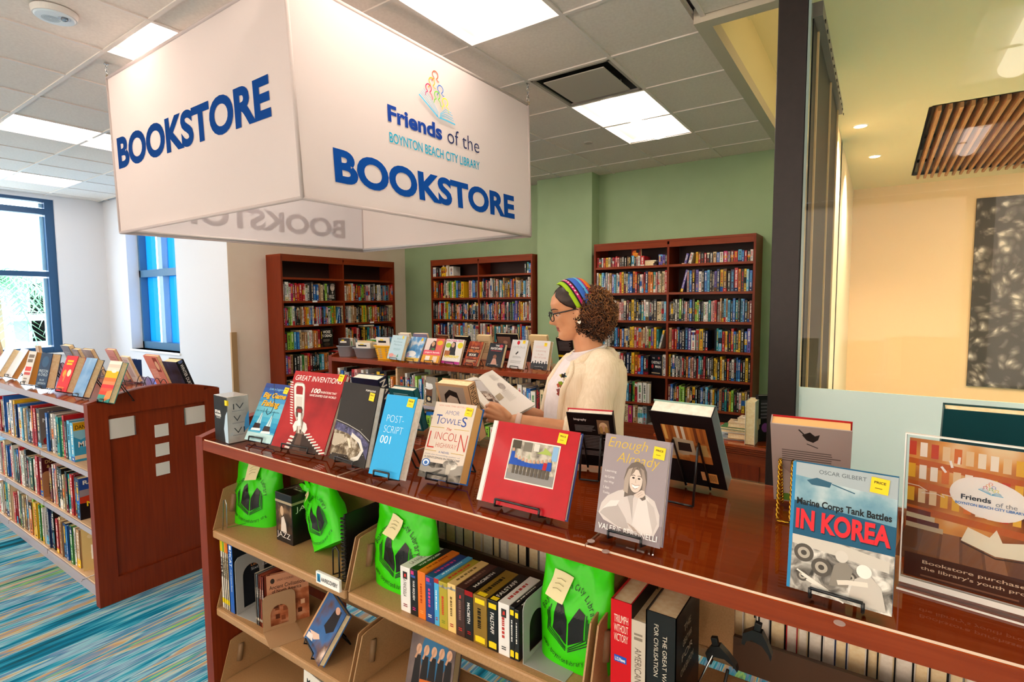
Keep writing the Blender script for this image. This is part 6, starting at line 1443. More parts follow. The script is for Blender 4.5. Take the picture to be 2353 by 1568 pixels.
m = MB(); m.rbox(w * .1, w * .9, D, D + .012, .004, hj - .004, ink('#3a332c'), .002); m.build('disc_tray', bx)
a = onz(739, 1196, S1 + .02)
flat_book('paperback_book', 'black and pale blue booklet lying behind the jazz boxed set', (a.x - .02, -1.42, S1 + .0004), .1, .17, .12, .012, '#8fb4c4')
# black coil stand against the bay divider
m = MB(); a = onz(793, 1315, S1)
m.rbox(.741, .747, -1.59, -1.40, S1, S1 + .215, KEY, .002)
for k in range(17): m.tube([(.744 + .009 * math.cos(t), -1.594 - .005 * math.sin(t), S1 + .012 + k * .012) for t in [6.283 * q / 8 for q in range(9)]], .0022, KEY, 5)
tag(m.build('coil_binder'), 'black coil-bound book standing against the tan shelf divider', 'book')
m = MB()
m.tube([(.70, -1.60, S1 + .004), (.728, -1.60, S1 + .02), (.728, -1.60, S1 + .10), (.715, -1.60, S1 + .112), (.70, -1.60, S1 + .10), (.698, -1.60, S1 + .02), (.70, -1.52, S1 + .004)], .0026, BLACKWIRE, 6)
tag(m.build('wire_bookend'), 'black wire bookend pressed against the small slumped green bag', 'bookend', 'wire bookends')
m = MB(); m.tube([(.05, -1.60, S1 + .004), (.065, -1.60, S1 + .12), (.08, -1.60, S1 + .125), (.085, -1.60, S1 + .11), (.082, -1.60, S1 + .02), (.07, -1.5, S1 + .004)], .0018, STEEL, 6)
tag(m.build('wire_bookend'), 'bright wire bookend beside the first green bag', 'bookend', 'wire bookends')

# boxed opera sets
px = [921.5, 943.9, 961, 978.8, 998.7, 1009.7, 1029.3, 1048.4, 1068.9, 1088, 1120, 1145.5, 1171.5, 1183, 1193]
py = [1398, 1406, 1412, 1420, 1428, 1432, 1438, 1447, 1456, 1466, 1480, 1492, 1504, 1512, 1516]
YS = -1.595
OP = [('white', '#e8e4de', 'LA FANCIULLA', '#6a6258', '#8a2a22'), ('black', '#191615', 'WAR REQUIEM', '#efeae2', '#c83a7a'), ('orange', '#e0741e', '', '#a8400e', '#f0a050'), ('dark blue', '#1d3c7c', '', '#d0407a', '#e8e4de'), ('light blue', '#4aa8d8', '', '#eaf2f6', '#b8302a'),
      ('olive-yellow', '#b0a02e', '', '#c8402a', '#7a8a2a'), ('pale yellow', '#e6c47c', '', '#7a6238', '#a82a22'), ('dark brown', '#43271f', '', '#8a6a5c', '#b83a2e'), ('black and red', '#191514', 'MACBETH', '#f2ede4', '#a81c1c'), ('gold', '#8a6a1e', '', '#1c160a', '#f0d020'),
      ('black and yellow', '#161412', 'FALSTAFF', '#f2ede4', '#e8cc1a'), ('white and red', '#e9e5e0', '', '#b8403a', '#3a3a3a'), ('slim black', '#1c1a19', '', '#e8e4dc', '#e8cc1a'), ('slim charcoal', '#24211f', '', '#e8e4dc', '#e8cc1a')]
for k, (nm, c, title, tc_, acc) in enumerate(OP):
    x0, x1 = ony(px[k], py[k], YS).x, ony(px[k + 1], py[k + 1], YS).x; t = (x1 - x0) * .97; hb = .128 + random.uniform(-.003, .003); D = .143
    o = empty('boxed_set', (x0, YS, S1), label=f'{nm} opera boxed set, {ORDN[k]} in the row between two green bags', cat='boxed set', group='opera boxed sets')
    cm = ink(c, .3, .45)
    m = MB(); m.rbox(0, t, 0, D, 0, hb, cm, .0012)
    A = Art(m, lambda x, y, d: Vector((x * t, -d, y * hb)), .0001, .0003)
    if k in (1, 3): A.rect(.12, .88, .4, .08, '#c83a7a').rect(.12, .82, .6, .05, '#3a5aa8')
    elif k in (0, 7, 11): A.rect(.28, .74, .46, .16, '#3a3432').poly([(.4, .78), (.62, .79), (.6, .86), (.44, .85)], '#d03a34')
    elif k in (9, 10, 12, 13): A.rect(.15, .84, .7, .1, '#f0d020').rect(.15, .05, .7, .12, '#f0d020')
    elif k == 8: A.rect(0, .9, 1, .1, '#9a1a1a')
    elif k == 4: A.rect(0, .9, 1, .1, '#a83028')
    elif k in (5, 6): A.rect(0, .88, 1, .04, '#9a9a9a').poly([(.3, .88), (.5, .97), (.7, .88)], '#7a7468')
    A.vtext(title, .3, .34 if k not in (5,) else .3, .34, .42, tc_, bold=.01).rect(.3, .12, .4, .02, acc).rect(.3, .16, .4, .02, acc)
    A = Art(m, lambda x, y, d: Vector((x * t, y * D, hb + d)), .0001, .0003); A.vtext(title, .3, .16, .36, .6, tc_, bold=.01, down=False)
    if k in (9, 10): A.rect(.2, .03, .6, .1, '#f0d020')
    m.build('slipcase', o)
    m = MB(); m.box(.0015, t - .0015, D - .0005, D + .0015, .002, hb - .002, ink('#d8d2c8')); m.build('disc_cases', o)
plate_end('metal_bookend', 'grey metal bookend between the opera sets and the largest green bag', (ony(1200, 1516, -1.6).x, -1.535, S1), R(90), '#a5a4a2', .12, .15)
# books in the last bay
def big_spine(label, xp, ypx, t, h, D, c, draw, side=None, pages=PAGE, y=-1.60):
    x = ony(xp, ypx, y).x; o = empty('hardcover_book', (x, y, S1), label=label, cat='book'); cm = ink(c, .3, .45); m = MB()
    m.box(0, .0025, 0, D, 0, h, cm); m.box(t - .0025, t, 0, D, 0, h, cm); m.box(0, t, 0, .0025, 0, h, cm)
    draw(Art(m, lambda xx, yy, d: Vector((xx * t, -d, yy * h)), .0001, .0003))
    if side: side(Art(m, lambda xx, yy, d: Vector((t + d, xx * D, yy * h)), .0001, .0003))
    m.build('cover', o); m = MB(); m.box(.0025, t - .0025, .0025, D - .004, .003, h - .004, pages); m.build('pages', o); return o
def tri(A): A.rect(0, 0, 1, 1, '#c8141c'); [A.text(s, .16, .80 - .085 * k, .68, .07, '#f0dcc8', bold=.0) for k, s in enumerate(('TRIUMPH', 'WITHOUT', 'VICTORY'))]; A.rect(.18, .44, .6, .06, '#1f4fae').text('U.S.News', .22, .45, .5, .035, '#f0ece6', bold=.02)
x = 1.588
def hgt(px_, py_): return ony(px_, py_, -1.6)
p = hgt(1392, 1379); big_spine('red hardcover on the Gulf War, first in the last bay of the front counter', 1404, 1400, .045, .235, .16, '#c8141c', tri, lambda A: A.rect(0, 0, 1, 1, '#1a1614').text('TRIUMPH', .1, .74, .7, .1, '#efe6da', bold=.02).rect(.5, .6, .4, .12, '#e0c020'))
big_spine('pale paperback about a sniper, between the red hardcover and the fat black book', 1448, 1432, .035, .205, .15, '#c9bba8', lambda A: A.vtext('AMERICAN SNIPER', .3, .1, .4, .62, '#6a5c50').rect(.25, .8, .5, .03, '#8a7c6c').rect(.25, .85, .5, .02, '#8a7c6c'))
big_spine('fat black history book with gold side lettering, last on its shelf under the counter', 1484, 1418, .062, .235, .16, '#191512', lambda A: A.vtext('THE GREAT WAR', .56, .36, .14, .46, '#d8ccb8').vtext('FOR CIVILISATION', .28, .44, .14, .46, '#d8ccb8').rect(.4, .2, .2, .1, '#a8802a'),
          lambda A: (A.rect(0, 0, 1, 1, '#1b1714'), [A.text(s, .3 - .04 * k, .78 - .12 * k, .3 + .08 * k, .06, '#a8987e') for k, s in enumerate(('THE', 'GREAT WAR', 'FOR', 'CIVILISATION'))], A.rect(0, 0, 1, .3, '#3a2418').rect(.86, .9, .13, .09, '#e8c81a')))
# black clamps hanging in the open bay
for k, (px_, py_, zz) in enumerate(((1738, 1465, 0), (1650, 1500, 0))):
    c = ony(px_, py_, -1.47); m = MB()
    m.M = Matrix.Translation(c) @ Matrix.Rotation(R(8 if k == 0 else -14), 4, 'Y') @ Matrix.Scale(.72, 4)
    m.prism([(-.032, -.03), (-.034, .0), (-.012, .022), (.012, .024), (.03, .0), (.046, -.028), (.046, -.045), (.038, -.03), (.018, -.012), (-.01, -.008), (-.024, -.02), (-.024, -.032)], -.012, .012, KEY)
    m.rbox(-.01, .008, -.008, .008, .02, .045, KEY, .002)
    e = empty('hanging_clamp', (0, 0, 0), label=('black plastic sign clamp hanging under the counter below the war-history book' if k == 0 else 'black plastic sign clamp lying lower down beside the fat black history book'), cat='clamp')
    m.build('jaw', e)
    m = MB(); top = ZT - .036
    if k == 0: m.tube([(c.x - .004, c.y, c.z + .04), (c.x - .004, c.y, top)], .0018, STEEL); m.tube([(c.x + .004, c.y, c.z + .03), (c.x + .004, c.y, top)], .0018, STEEL)
    else: m.tube([(c.x, c.y, c.z + .02), (c.x - .03, c.y - .02, c.z - .06), (c.x - .05, c.y, S1 + .002)], .0025, STEEL); m.tube([(c.x + .02, c.y, c.z - .03), (c.x + .01, c.y, c.z - .09), (c.x - .03, c.y, S1 + .002)], .0035, KEY)
    m.build('rod', e)

# middle tan shelf
S2 = .3855; Y = -1.60
def sp(nm, label, xp, ypx, t, h, c, draw, D=.17, **kw):
    o = big_spine(label, xp, ypx, t, h, D, c, draw, y=Y, **kw); o.name = nm; o.location.z = S2; return o
x = .022
for k, (c, t, ti, tc_) in enumerate((('#e8e2d4', .016, 'GRE', '#1c1a18'), ('#e4dcc8', .012, '', '#8a7c5c'), ('#dcd4c4', .012, '', '#8a7c5c'), ('#d8c8a8', .012, '', '#8a6a3c'))):
    o = big_spine(f'pale yellow-topped test guide, {ORDN[k]} on the middle tan shelf by the counter end', 500, 1380, t, .265, .2, c, lambda A: A.rect(0, .84, 1, .16, ('#e0c020', '#7aa83a', '#e08a2a', '#c8641e')[k]).vtext(ti, .2, .46, .6, .3, tc_, bold=.03).rect(.1, .08, .8, .07, '#e8cc1a'), None, PAGEW)
    o.location = (x, Y, S2); x += t + .001
o = big_spine('blue exam guide with a dark cover, held by the grey bookend', 520, 1380, .032, .27, .2, '#1f58b0', lambda A: A.vtext('MCAT', .2, .66, .55, .22, '#e8eef4').vtext('Prep Lesson Book', .3, .3, .4, .32, '#c8d8ec').rect(.3, .9, .4, .06, '#e8eef4'),
              lambda A: A.rect(0, 0, 1, 1, '#14181f').text('KAPLAN', .26, .88, .4, .05, '#eef0f2', bold=.03).oval(.46, .87, .3, .006, '#eef0f2').text('MCAT', .34, .66, .6, .13, '#eef0f2', bold=-.01).text('Lesson Book', .34, .58, .5, .04, '#e08a4a').text('Sixth Edition', .34, .52, .5, .04, '#d0d4d8').oval(.7, .3, .25, .14, '#243a6a'), PAGEW)
o.location = (x, Y, S2)
plate_end('metal_bookend', 'grey metal bookend against the blue exam guide', (x + .038, -1.535, S2), R(96), '#a3a29f', .13, .215)
x = .235
for k, (c, t) in enumerate((('#c8b8a4', .006), ('#4a4a4c', .014), ('#8a3a26', .008), ('#a84a2e', .010), ('#7c3222', .012))):
    o = big_spine(f'slim disc case, {ORDN[k]} of the leaning few on the middle tan shelf', 600, 1430, t, .19, .135, c, lambda A: A.vtext('', .3, .55, .4, .2, '#e8dcc8').rect(.2, .1, .6, .05, '#d8c8b0'), None, PAGEW); o.location = (x, Y + .01, S2); x += t + .0012
def anc(A): A.rect(0, 0, 1, 1, photo('cliff_dwelling_print', [(.3, '#7a3a20'), (.5, '#b86a44'), (.65, '#dca07a')], 20)).rect(0, .62, 1, .38, '#c88a68').text('Ancient Civilizations', .06, .72, .86, .075, '#2a1a14', bold=.01).text('of North America', .12, .64, .7, .065, '#2a1a14', bold=.01).oval(.14, .88, .05, .05, '#3a2a20').text('GREAT COURSES', .24, .86, .4, .04, '#5a3a2c'); [A.rect(random.uniform(.1, .8), random.uniform(.05, .4), .1, .09, random.choice(['#8a4a2c', '#e0b08c', '#5a2c1a'])) for _ in range(14)]
front_book('disc_case', 'tan lecture disc case showing a cliff village, behind the tan bookend', (x + .002, Y + .02, S2), R(64), .14, .19, .012, '#b87452', anc, pages=PAGEW)
plate_end('metal_bookend', 'tan metal bookend in front of the lecture disc case', (x + .035, -1.555, S2), R(70), '#b08a64', .11, .13)
def maga(A): A.rect(0, 0, 1, 1, photo('performer_photograph', [(.3, '#2a4a78'), (.5, '#3a6aa4'), (.62, '#6a4a3a'), (.75, '#e0c8b8')], 9)).poly([(.5, .5), (.6, .9), (.85, .95), (.9, .6), (.7, .45)], '#1e1a1e').oval(.7, .9, .1, .06, '#d8a890').poly([(.1, .2), (.5, .32), (.6, .28), (.4, .16)], '#e4c4b0').rect(0, 0, .06, 1, '#d8a878').poly([(.1, .06), (.4, .12), (.3, .2), (.1, .16)], '#e8e0dc')
a = onz(697, 1460, .41); 
show('magazine', 'glossy magazine with a dark-haired performer, leaning on a black easel on the middle tan shelf', (697, 1462), (731, 1532), (757, 1354), .022, '#2a5a94', maga, zc=S2, lift_=.402, elabel='black easel propping the glossy magazine on the tan shelf', pages=PAGE, spine='N')
def track(A): A.rect(0, 0, 1, 1, photo('dim_stage_print', [(.35, '#5a4a48'), (.6, '#7c6c68')], 10)).oval(.55, .45, .3, .3, '#2a6a94').text('on the', .1, .86, .3, .05, '#d8ccc4').text('Touch', .12, .78, .34, .06, '#efe8e2').lines(.3, .9, .6, .06, 1, '#a83a48')
def track2(A):
    track(A)
    for k in range(5):
        x_ = .12 + .17 * k; A.poly([(x_, .05), (x_ + .02, .4), (x_ + .14, .4), (x_ + .17, .05)], '#191416').oval(x_ + .08, .47, .06, .06, '#d8a888').line([(x_ + .02, .36), (x_ + .1, .5 + .03 * (k % 2))], .04, '#c89878', A.asp)
    A.rect(.3, 0, .3, .14, '#c8641e')
show('paperback_book', 'grey paperback with seated musicians leaning below the opera sets', (930, 1580), (1000, 1600), (953, 1436), .05, '#5c4c4a', track2, zc=S2, lift_=.40, elabel='black easel behind the seated-musicians paperback', hh=.235, ww=.15, tilt=.35, st=(.84, .8), pages=ink('#cbb894', .8, .1))
S3 = .0855
def mart(A): A.rect(0, 0, 1, 1, '#e4ddd2').text('MAR', .12, .82, .36, .08, '#1c1816', bold=.03).rect(0, .66, 1, .1, '#d8781e').text('THE', .4, .685, .22, .05, '#2a1a0c', bold=.02).rect(0, .3, 1, .24, '#d8641a').lines(.2, .34, .6, .16, 2, '#f0e8dc')
p = ony(688, 1509, -1.6)
front_book('paperback_book', 'white and orange book standing on the lowest tan shelf', (p.x - .0, -1.6, S3 + .002), R(-6), .17, .238, .03, '#e4ddd2', mart, .06, pages=PAGEW)
p = ony(1190, 1560, -1.55)
front_book('paperback_book', 'dark green book lying low under the shelf of opera sets', (p.x - .03, -1.56, S2), R(-8), .2, .24, .02, '#2f5a1e', lambda A: A.rect(0, 0, 1, 1, '#2f5a1e').rect(.1, .7, .8, .2, '#1d3a14'), .3, pages=PAGEW)
# ================================================================ the reader
PHI = R(-146)
FW = Vector((math.cos(PHI), math.sin(PHI), 0)); LF = Vector((-FW.y, FW.x, 0)); UP = Vector((0, 0, 1))
HP = R(14)
hf = FW * math.cos(HP) - UP * math.sin(HP); hu = UP * math.cos(HP) + FW * math.sin(HP)
HC = at(1318, 716, 2.19)
def H(x, y, z): return HC + hf * x + LF * y + hu * (z - .11)
FEET = at(1338, 900, 2.19); FEET.z = 0
SKIN = noisy('skin', [(.3, '#c6875e'), (.7, '#d49a72')], (1, 1, 1), 14, 3, .48, .4)
def interp(tab, z):
    if z <= tab[0][0]: return tab[0][1:]
    for a, b in zip(tab, tab[1:]):
        if z <= b[0]:
            s = (z - a[0]) / (b[0] - a[0]); s = s * s * (3 - 2 * s) * .5 + s * .5
            return [p + (q - p) * s for p, q in zip(a[1:], b[1:])]
    return tab[-1][1:]
HEAD = [(-.002, .045, 0, .012), (.004, .068, -.01, .028), (.014, .080, -.02, .038), (.030, .082, -.04, .048), (.045, .078, -.06, .055), (.060, .079, -.075, .060), (.080, .080, -.088, .065), (.100, .080, -.095, .068), (.118, .078, -.099, .070),
        (.135, .083, -.101, .072), (.160, .084, -.101, .073), (.185, .074, -.092, .067), (.205, .052, -.072, .052), (.218, .026, -.045, .034), (.2245, .004, -.018, .012)]
NOSE = [(.066, 0), (.073, .007), (.079, .023), (.086, .031), (.093, .028), (.105, .018), (.118, .009), (.130, .002), (.2, 0)]
def head_pt(z, th, off=0):
    f, b, w = interp(HEAD, z); c, s = math.cos(th), math.sin(th)
    x = (f if c > 0 else -b) * (abs(c) ** .82) * (1 if c > 0 else -1); y = w * (abs(s) ** .9) * (1 if s > 0 else -1)
    if c > 0:
        x += interp(NOSE, z)[0] * math.exp(-(y / (.0095 + .004 * (z < .095))) ** 2)
        x += (.0075 * math.exp(-((z - .0625) / .0045) ** 2) + .008 * math.exp(-((z - .051) / .005) ** 2) - .004 * math.exp(-((z - .0568) / .002) ** 2)) * math.exp(-(y / .019) ** 2)
        x += .004 * math.exp(-((z - .02) / .012) ** 2 - (y / .02) ** 2) + .003 * math.exp(-((z - .134) / .006) ** 2) * math.exp(-((abs(y) - .03) / .02) ** 2)
        x -= .009 * math.exp(-((abs(y) - .031) / .016) ** 2 - ((z - .119) / .010) ** 2)
        x -= .006 * math.exp(-((abs(y) - .04) / .016) ** 2 - ((z - .062) / .02) ** 2)
    if off:
        L = math.hypot(x, y) or 1; x += x / L * off; y += y / L * off
    return x, y
def loft_path(m, pts, rad, mat, n=14):
    return m.tube(pts, rad, mat, n)
def cone(m, a, b, ra, rb, mat=None, n=12):
    d = (b - a); L = d.length; d = d / L
    P = [a - d * ra * .95] + [a - d * ra * .6, a] + [a.lerp(b, k / 4) for k in (1, 2, 3)] + [b, b + d * rb * .6, b + d * rb * .95]
    rr = [ra * .3, ra * .8, ra] + [ra + (rb - ra) * k / 4 for k in (1, 2, 3)] + [rb, rb * .8, rb * .3]
    return m.tube(P, rr, mat or SKIN, n)
DEP = 2.19; S_ = FPX / DEP
# torso: pixel height, front, back, half width
TORSO = [(812, 1318, 1385, .085), (826, 1306, 1406, .155), (845, 1292, 1412, .182), (880, 1268, 1414, .175), (930, 1256, 1410, .160), (975, 1254, 1408, .150), (1030, 1254, 1412, .165), (1090, 1262, 1420, .178)]
def torso_ring(row, grow=0, n=40, a0=0, a1=6.28319, closed=True, noise_amp=0, seed=0, push=0):
    y, f, b, hw = row; c = at((f + b) / 2, y, DEP); a = (b - f) / 2 / S_ + grow; hw = hw + grow
    R_ = []
    for k in range(n if closed else n + 1):
        t = a0 + (a1 - a0) * k / n; cx, sx = math.cos(t), math.sin(t)
        p = c + FW * a * (abs(cx) ** .85) * (1 if cx > 0 else -1) + LF * hw * (abs(sx) ** .85) * (1 if sx > 0 else -1)
        if noise_amp:
            q = Vector((t * 2.2, y * .012, seed)); d = (p - c).normalized(); p += d * noise.noise(q) * noise_amp + d * noise.noise(q * 2.3) * noise_amp * .5
        R_.append(p)
    return R_
body = MB()
body.loft([[H(*(head_pt(z, 6.28319 * k / 56) + (z,))) for k in range(56)] for z in [-.002 + .2265 * q / 64 for q in range(65)]], SKIN)
cone(body, H(-.028, 0, .05), at(1356, 818, DEP), .052, .060, n=18)
body.loft([torso_ring(r) for r in TORSO], SKIN)
for s in (1, -1):
    body.ball(H(-.008, s * .071, .112), .03, SKIN, 12, (.55, .28, 1.0))
    body.ball(H(-.004, s * .076, .095), .010, SKIN, 8)
SHL, ELL, WRL = at(1384, 850, 2.03), at(1352, 1004, 1.94), at(1186, 968, 1.965)
SHR, ELR, WRR = at(1352, 840, 2.35), at(1312, 986, 2.40), at(1206, 946, 2.245)
for s, e, w in ((SHL, ELL, WRL), (SHR, ELR, WRR)):
    cone(body, s, e, .052, .042, n=14); cone(body, e, e.lerp(w, .35), .043, .041, n=14); cone(body, e.lerp(w, .35), w, .041, .0265, n=14)
# near hand: back of the hand to us, fingers closed under the book, thumb over the page
KN = [at(1126, 932, 1.965), at(1119, 943, 1.958), at(1119, 955, 1.960), at(1126, 966, 1.968)]
for k, q in enumerate(KN): cone(body, at(1166 + 3 * k, 958 + 4 * k, 1.962), q, .0145, .0092, n=10)
for k, q in enumerate(KN):
    L = (1, 1.08, 1.0, .82)[k]
    px_, py_ = (1126, 1119, 1119, 1126)[k], (932, 943, 955, 966)[k]
    a = at(px_ - 7 * L, py_ + 1, 1.99 + .012 * L); b = at(px_ - 2, py_ + 1, 2.02 + .014 * L); c = at(px_ + 9, py_ - 1, 2.028 + .012 * L)
    cone(body, q, a, .0082, .0076, n=9); cone(body, a, b, .0076, .0070, n=9); cone(body, b, c, .0070, .0060, n=9)
t0, t1, t2, t3 = at(1168, 956, 1.955), at(1153, 940, 1.962), at(1141, 931, 1.976), at(1128, 927, 1.992)
cone(body, t0, t1, .014, .0108, n=9); cone(body, t1, t2, .0106, .0094, n=9); cone(body, t2, t3, .0094, .0076, n=9)
# far hand, under the other page
for k in range(4):
    q = at(1188 - 4 * k, 938 + 6 * k, 2.262); cone(body, at(1206, 944 + 3 * k, 2.25), q, .014, .0105, n=9)
    a = at(1172 - 4 * k, 934 + 6 * k, 2.25); b = at(1160 - 3 * k, 930 + 6 * k, 2.225); cone(body, q, a, .0095, .0085, n=9); cone(body, a, b, .0085, .0068, n=9)
cone(body, at(1208, 940, 2.245), at(1214, 926, 2.215), .0125, .0095, n=9); cone(body, at(1214, 926, 2.215), at(1204, 918, 2.19), .0095, .0075, n=9)
# legs and feet
hipc = at(1338, 1090, DEP)
for s in (1, -1):
    hp = hipc + LF * s * .085; kn = Vector((FEET.x, FEET.y, .47)) + LF * s * .085 + FW * .03; an = Vector((FEET.x, FEET.y, .09)) + LF * s * .09 - FW * .02
    cone(body, hp, kn, .085, .058, n=16); cone(body, kn, an, .056, .036, n=14); cone(body, an - UP * .04, an + FW * .15 - UP * .058, .036, .028, n=10)
raw = body.build('person_raw')
md = raw.modifiers.new('r', 'REMESH'); md.mode = 'VOXEL'; md.voxel_size = .0034
md = raw.modifiers.new('s', 'SMOOTH'); md.factor = .5; md.iterations = 2
dg = bpy.context.evaluated_depsgraph_get()
me = bpy.data.meshes.new_from_object(raw.evaluated_get(dg)); bpy.data.objects.remove(raw)
me.transform(Matrix.Translation(-FEET)); me.name = 'person'
me.materials.clear(); LIP = ink('#8a4238', .4, .4); me.materials.append(SKIN); me.materials.append(LIP)
me.polygons.foreach_set('use_smooth', [True] * len(me.polygons))
hinv = Matrix(((hf.x, hf.y, hf.z), (LF.x, LF.y, LF.z), (hu.x, hu.y, hu.z)))
for p in me.polygons:
    q = hinv @ (p.center + FEET - HC); z = q.z + .11
    p.material_index = 1 if (q.x > .07 and abs(q.y) < .021 and .0475 < z < .0665 - abs(q.y) * .12) else 0
person = bpy.data.objects.new('person', me); COL.objects.link(person); person.location = FEET
tag(person, 'curly-haired woman in a cream cardigan and bright headband standing and reading an open book', 'person')
def wear(m, name, label=None, solid=0, sub=0):
    o = m.build(name); o.data.transform(Matrix.Translation(-FEET)); o.parent = person
    if sub: q = o.modifiers.new('sub', 'SUBSURF'); q.levels = sub; q.render_levels = sub
    if solid: q = o.modifiers.new('solid', 'SOLIDIFY'); q.thickness = solid; q.offset = 1
    if label: o['label'] = label
    return o
SHIRT = noisy('white_jersey', [(.3, '#e4dadb'), (.7, '#eee5e6')], (1, 1, 1), 40, 3, .8, .15)
KNIT = noisy('cream_knit', [(.3, '#e6d2b4'), (.7, '#f2e1c8')], (90, 90, 6), 1.6, 3, .85, .1, bump=.35)
TRO = ink('#2e3038', .8, .1)
m = MB(); m.loft([torso_ring(r, .010, 48, noise_amp=.010, seed=3) for r in TORSO[1:7]], SHIRT, False)
neck = [(H(-.030, 0, .02) * 0 + at(1352, 806, DEP)), .062]
m.loft([[at(1352, 803, DEP) + FW * .062 * math.cos(t) + LF * .070 * math.sin(t) - UP * .016 * math.cos(t) for t in [6.283 * k / 48 for k in range(48)]], torso_ring((820, 1312, 1392, .12), .008, 48), torso_ring(TORSO[1], .010, 48, noise_amp=.010, seed=3)], SHIRT, False)
m.tube([at(1352, 803, DEP) + FW * .063 * math.cos(t) + LF * .071 * math.sin(t) - UP * .016 * math.cos(t) for t in [6.283 * k / 40 for k in range(41)]], .0055, SHIRT, 8, False)
wear(m, 'white_top', 'white crew-neck top')
m = MB(); RN = [torso_ring((821, 1322, 1402, .112), .022, 56, 1.0, 6.28319 - 1.2, False, .01, 8)]
for i, r in enumerate(TORSO[1:]):
    g0, g1 = ((.75, -.95), (.95, -.75), (.98, -.62), (1.0, -.55), (1.02, -.5), (1.02, -.5), (1.02, -.5))[i]
    RN.append(torso_ring((r[0], r[1] - 2, r[2] + 5, r[3]), .026, 56, g0, 6.28319 + g1, False, .016, 8))
fine = []
for a, b in zip(RN, RN[1:]): fine += [[p.lerp(q, s / 3) for p, q in zip(a, b)] for s in range(3)]
fine.append(RN[-1])
m.loft(fine, KNIT, False, True, False)
for e in (0, -1): m.tube([r[e] for r in fine], .011, KNIT, 8)
m.tube(fine[-1], .013, KNIT, 8)
def sleeve(S0, E0, W0, frac, r0):
    ax = [S0 + UP * .034 - (S0 - at(1366, 822, 2.19)) * .42, S0 + UP * .022, S0.lerp(E0, .2), S0.lerp(E0, .45), S0.lerp(E0, .7), S0.lerp(E0, .9), E0 + (E0 - W0).normalized() * .012, E0.lerp(W0, .1), E0.lerp(W0, .2), E0.lerp(W0, frac - .05), E0.lerp(W0, frac)]
    rr = [r0 * .5, r0 * .95, r0 * 1.05, r0, r0 * .96, r0 * .95, r0 * .98, r0 * .98, r0 * .96, r0 * .88, r0 * .66]
    P, Q = [], []
    for i in range(len(ax) - 1):
        for s in range(4): P.append(ax[i].lerp(ax[i + 1], s / 4)); Q.append(rr[i] + (rr[i + 1] - rr[i]) * s / 4)
    P.append(ax[-1]); Q.append(rr[-1]); P2 = P[:]
    for _ in range(2): P2 = [P2[0]] + [(P2[i - 1] + P2[i] * 2 + P2[i + 1]) / 4 for i in range(1, len(P2) - 1)] + [P2[-1]]
    k0 = len(m.v); m.tube(P2, Q, KNIT, 26)
    for i in range(k0, len(m.v)):
        v = m.v[i]; ring = (i - k0) // 26; c = P2[min(ring, len(P2) - 1)]; d = v - c
        if d.length > 1e-6:
            q = Vector((v.x * 14, v.y * 14, v.z * 14)); m.v[i] = v + d.normalized() * (noise.noise(q) * .011 + noise.noise(q * 2.1) * .006) * (1 if ring > 4 else ring / 4)
    c = ax[-1]; d = (E0 - W0).normalized(); u = d.orthogonal().normalized(); w = d.cross(u); rc = r0 * .72
    for j in range(3):
        cc = c + d * (.008 + .015 * j); m.tube([cc + (u * math.cos(t) + w * math.sin(t)) * (rc + .004 * j) for t in [6.283 * k / 26 for k in range(27)]], .009, KNIT, 8, False)
sleeve(SHL, ELL, WRL, .36, .068); sleeve(SHR, ELR, WRR, .45, .064)
# hood lying on the shoulders
hd = [at(1298, 876, 2.06), at(1314, 846, 2.06), at(1342, 825, 2.08), at(1376, 813, 2.10), at(1406, 816, 2.15), at(1412, 820, 2.22), at(1398, 808, 2.29), at(1360, 801, 2.32), at(1322, 809, 2.33), at(1293, 836, 2.33)]
P = []
for i in range(len(hd) - 1): P += [hd[i].lerp(hd[i + 1], s / 4) for s in range(4)]
P.append(hd[-1])
for _ in range(3): P = [P[0]] + [(P[i - 1] + P[i] * 2 + P[i + 1]) / 4 for i in range(1, len(P) - 1)] + [P[-1]]
m.tube(P, [.010 + .013 * math.sin(math.pi * k / (len(P) - 1)) ** .6 for k in range(len(P))], KNIT, 14)
rings = []
for j in range(9):
    s = j / 8; c = at(1402 + 6 * math.sin(math.pi * s) - 6 * s, 800 + 95 * s, 2.19); wv = .125 * math.sin(math.pi * (.12 + .80 * s)) ** .6; dp = .030 * math.sin(math.pi * (.1 + .86 * s)) ** .7
    rings.append([c + LF * wv * math.cos(t) - FW * dp * math.sin(t) for t in [6.283 * k / 28 for k in range(28)]])
m.loft(rings, KNIT)
wear(m, 'cardigan', 'cream knitted cardigan with a hood')
m = MB()
for s in (1, -1):
    hp = hipc + LF * s * .085; kn = Vector((FEET.x, FEET.y, .47)) + LF * s * .085 + FW * .03; an = Vector((FEET.x, FEET.y, .10)) + LF * s * .09 - FW * .02
    m.tube([hp + UP * .06, hp, hp.lerp(kn, .5), kn, kn.lerp(an, .5), an], [.1, .105, .09, .075, .068, .062], TRO, 20)
m.loft([torso_ring(r, .014, 32) for r in TORSO[6:]], TRO); wear(m, 'trousers')
m = MB()
for s in (1, -1):
    an = Vector((FEET.x, FEET.y, .0)) + LF * s * .09
    m.loft([[an + FW * (x + .07) + LF * y * sc_ + UP * z for x, y in [(.135 * math.cos(t), .045 * math.sin(t)) for t in [6.283 * k / 20 for k in range(20)]]] for z, sc_ in ((.002, 1), (.03, 1.05), (.065, .8), (.09, .5))], ink('#e8e4e0', .6))
wear(m, 'shoes')
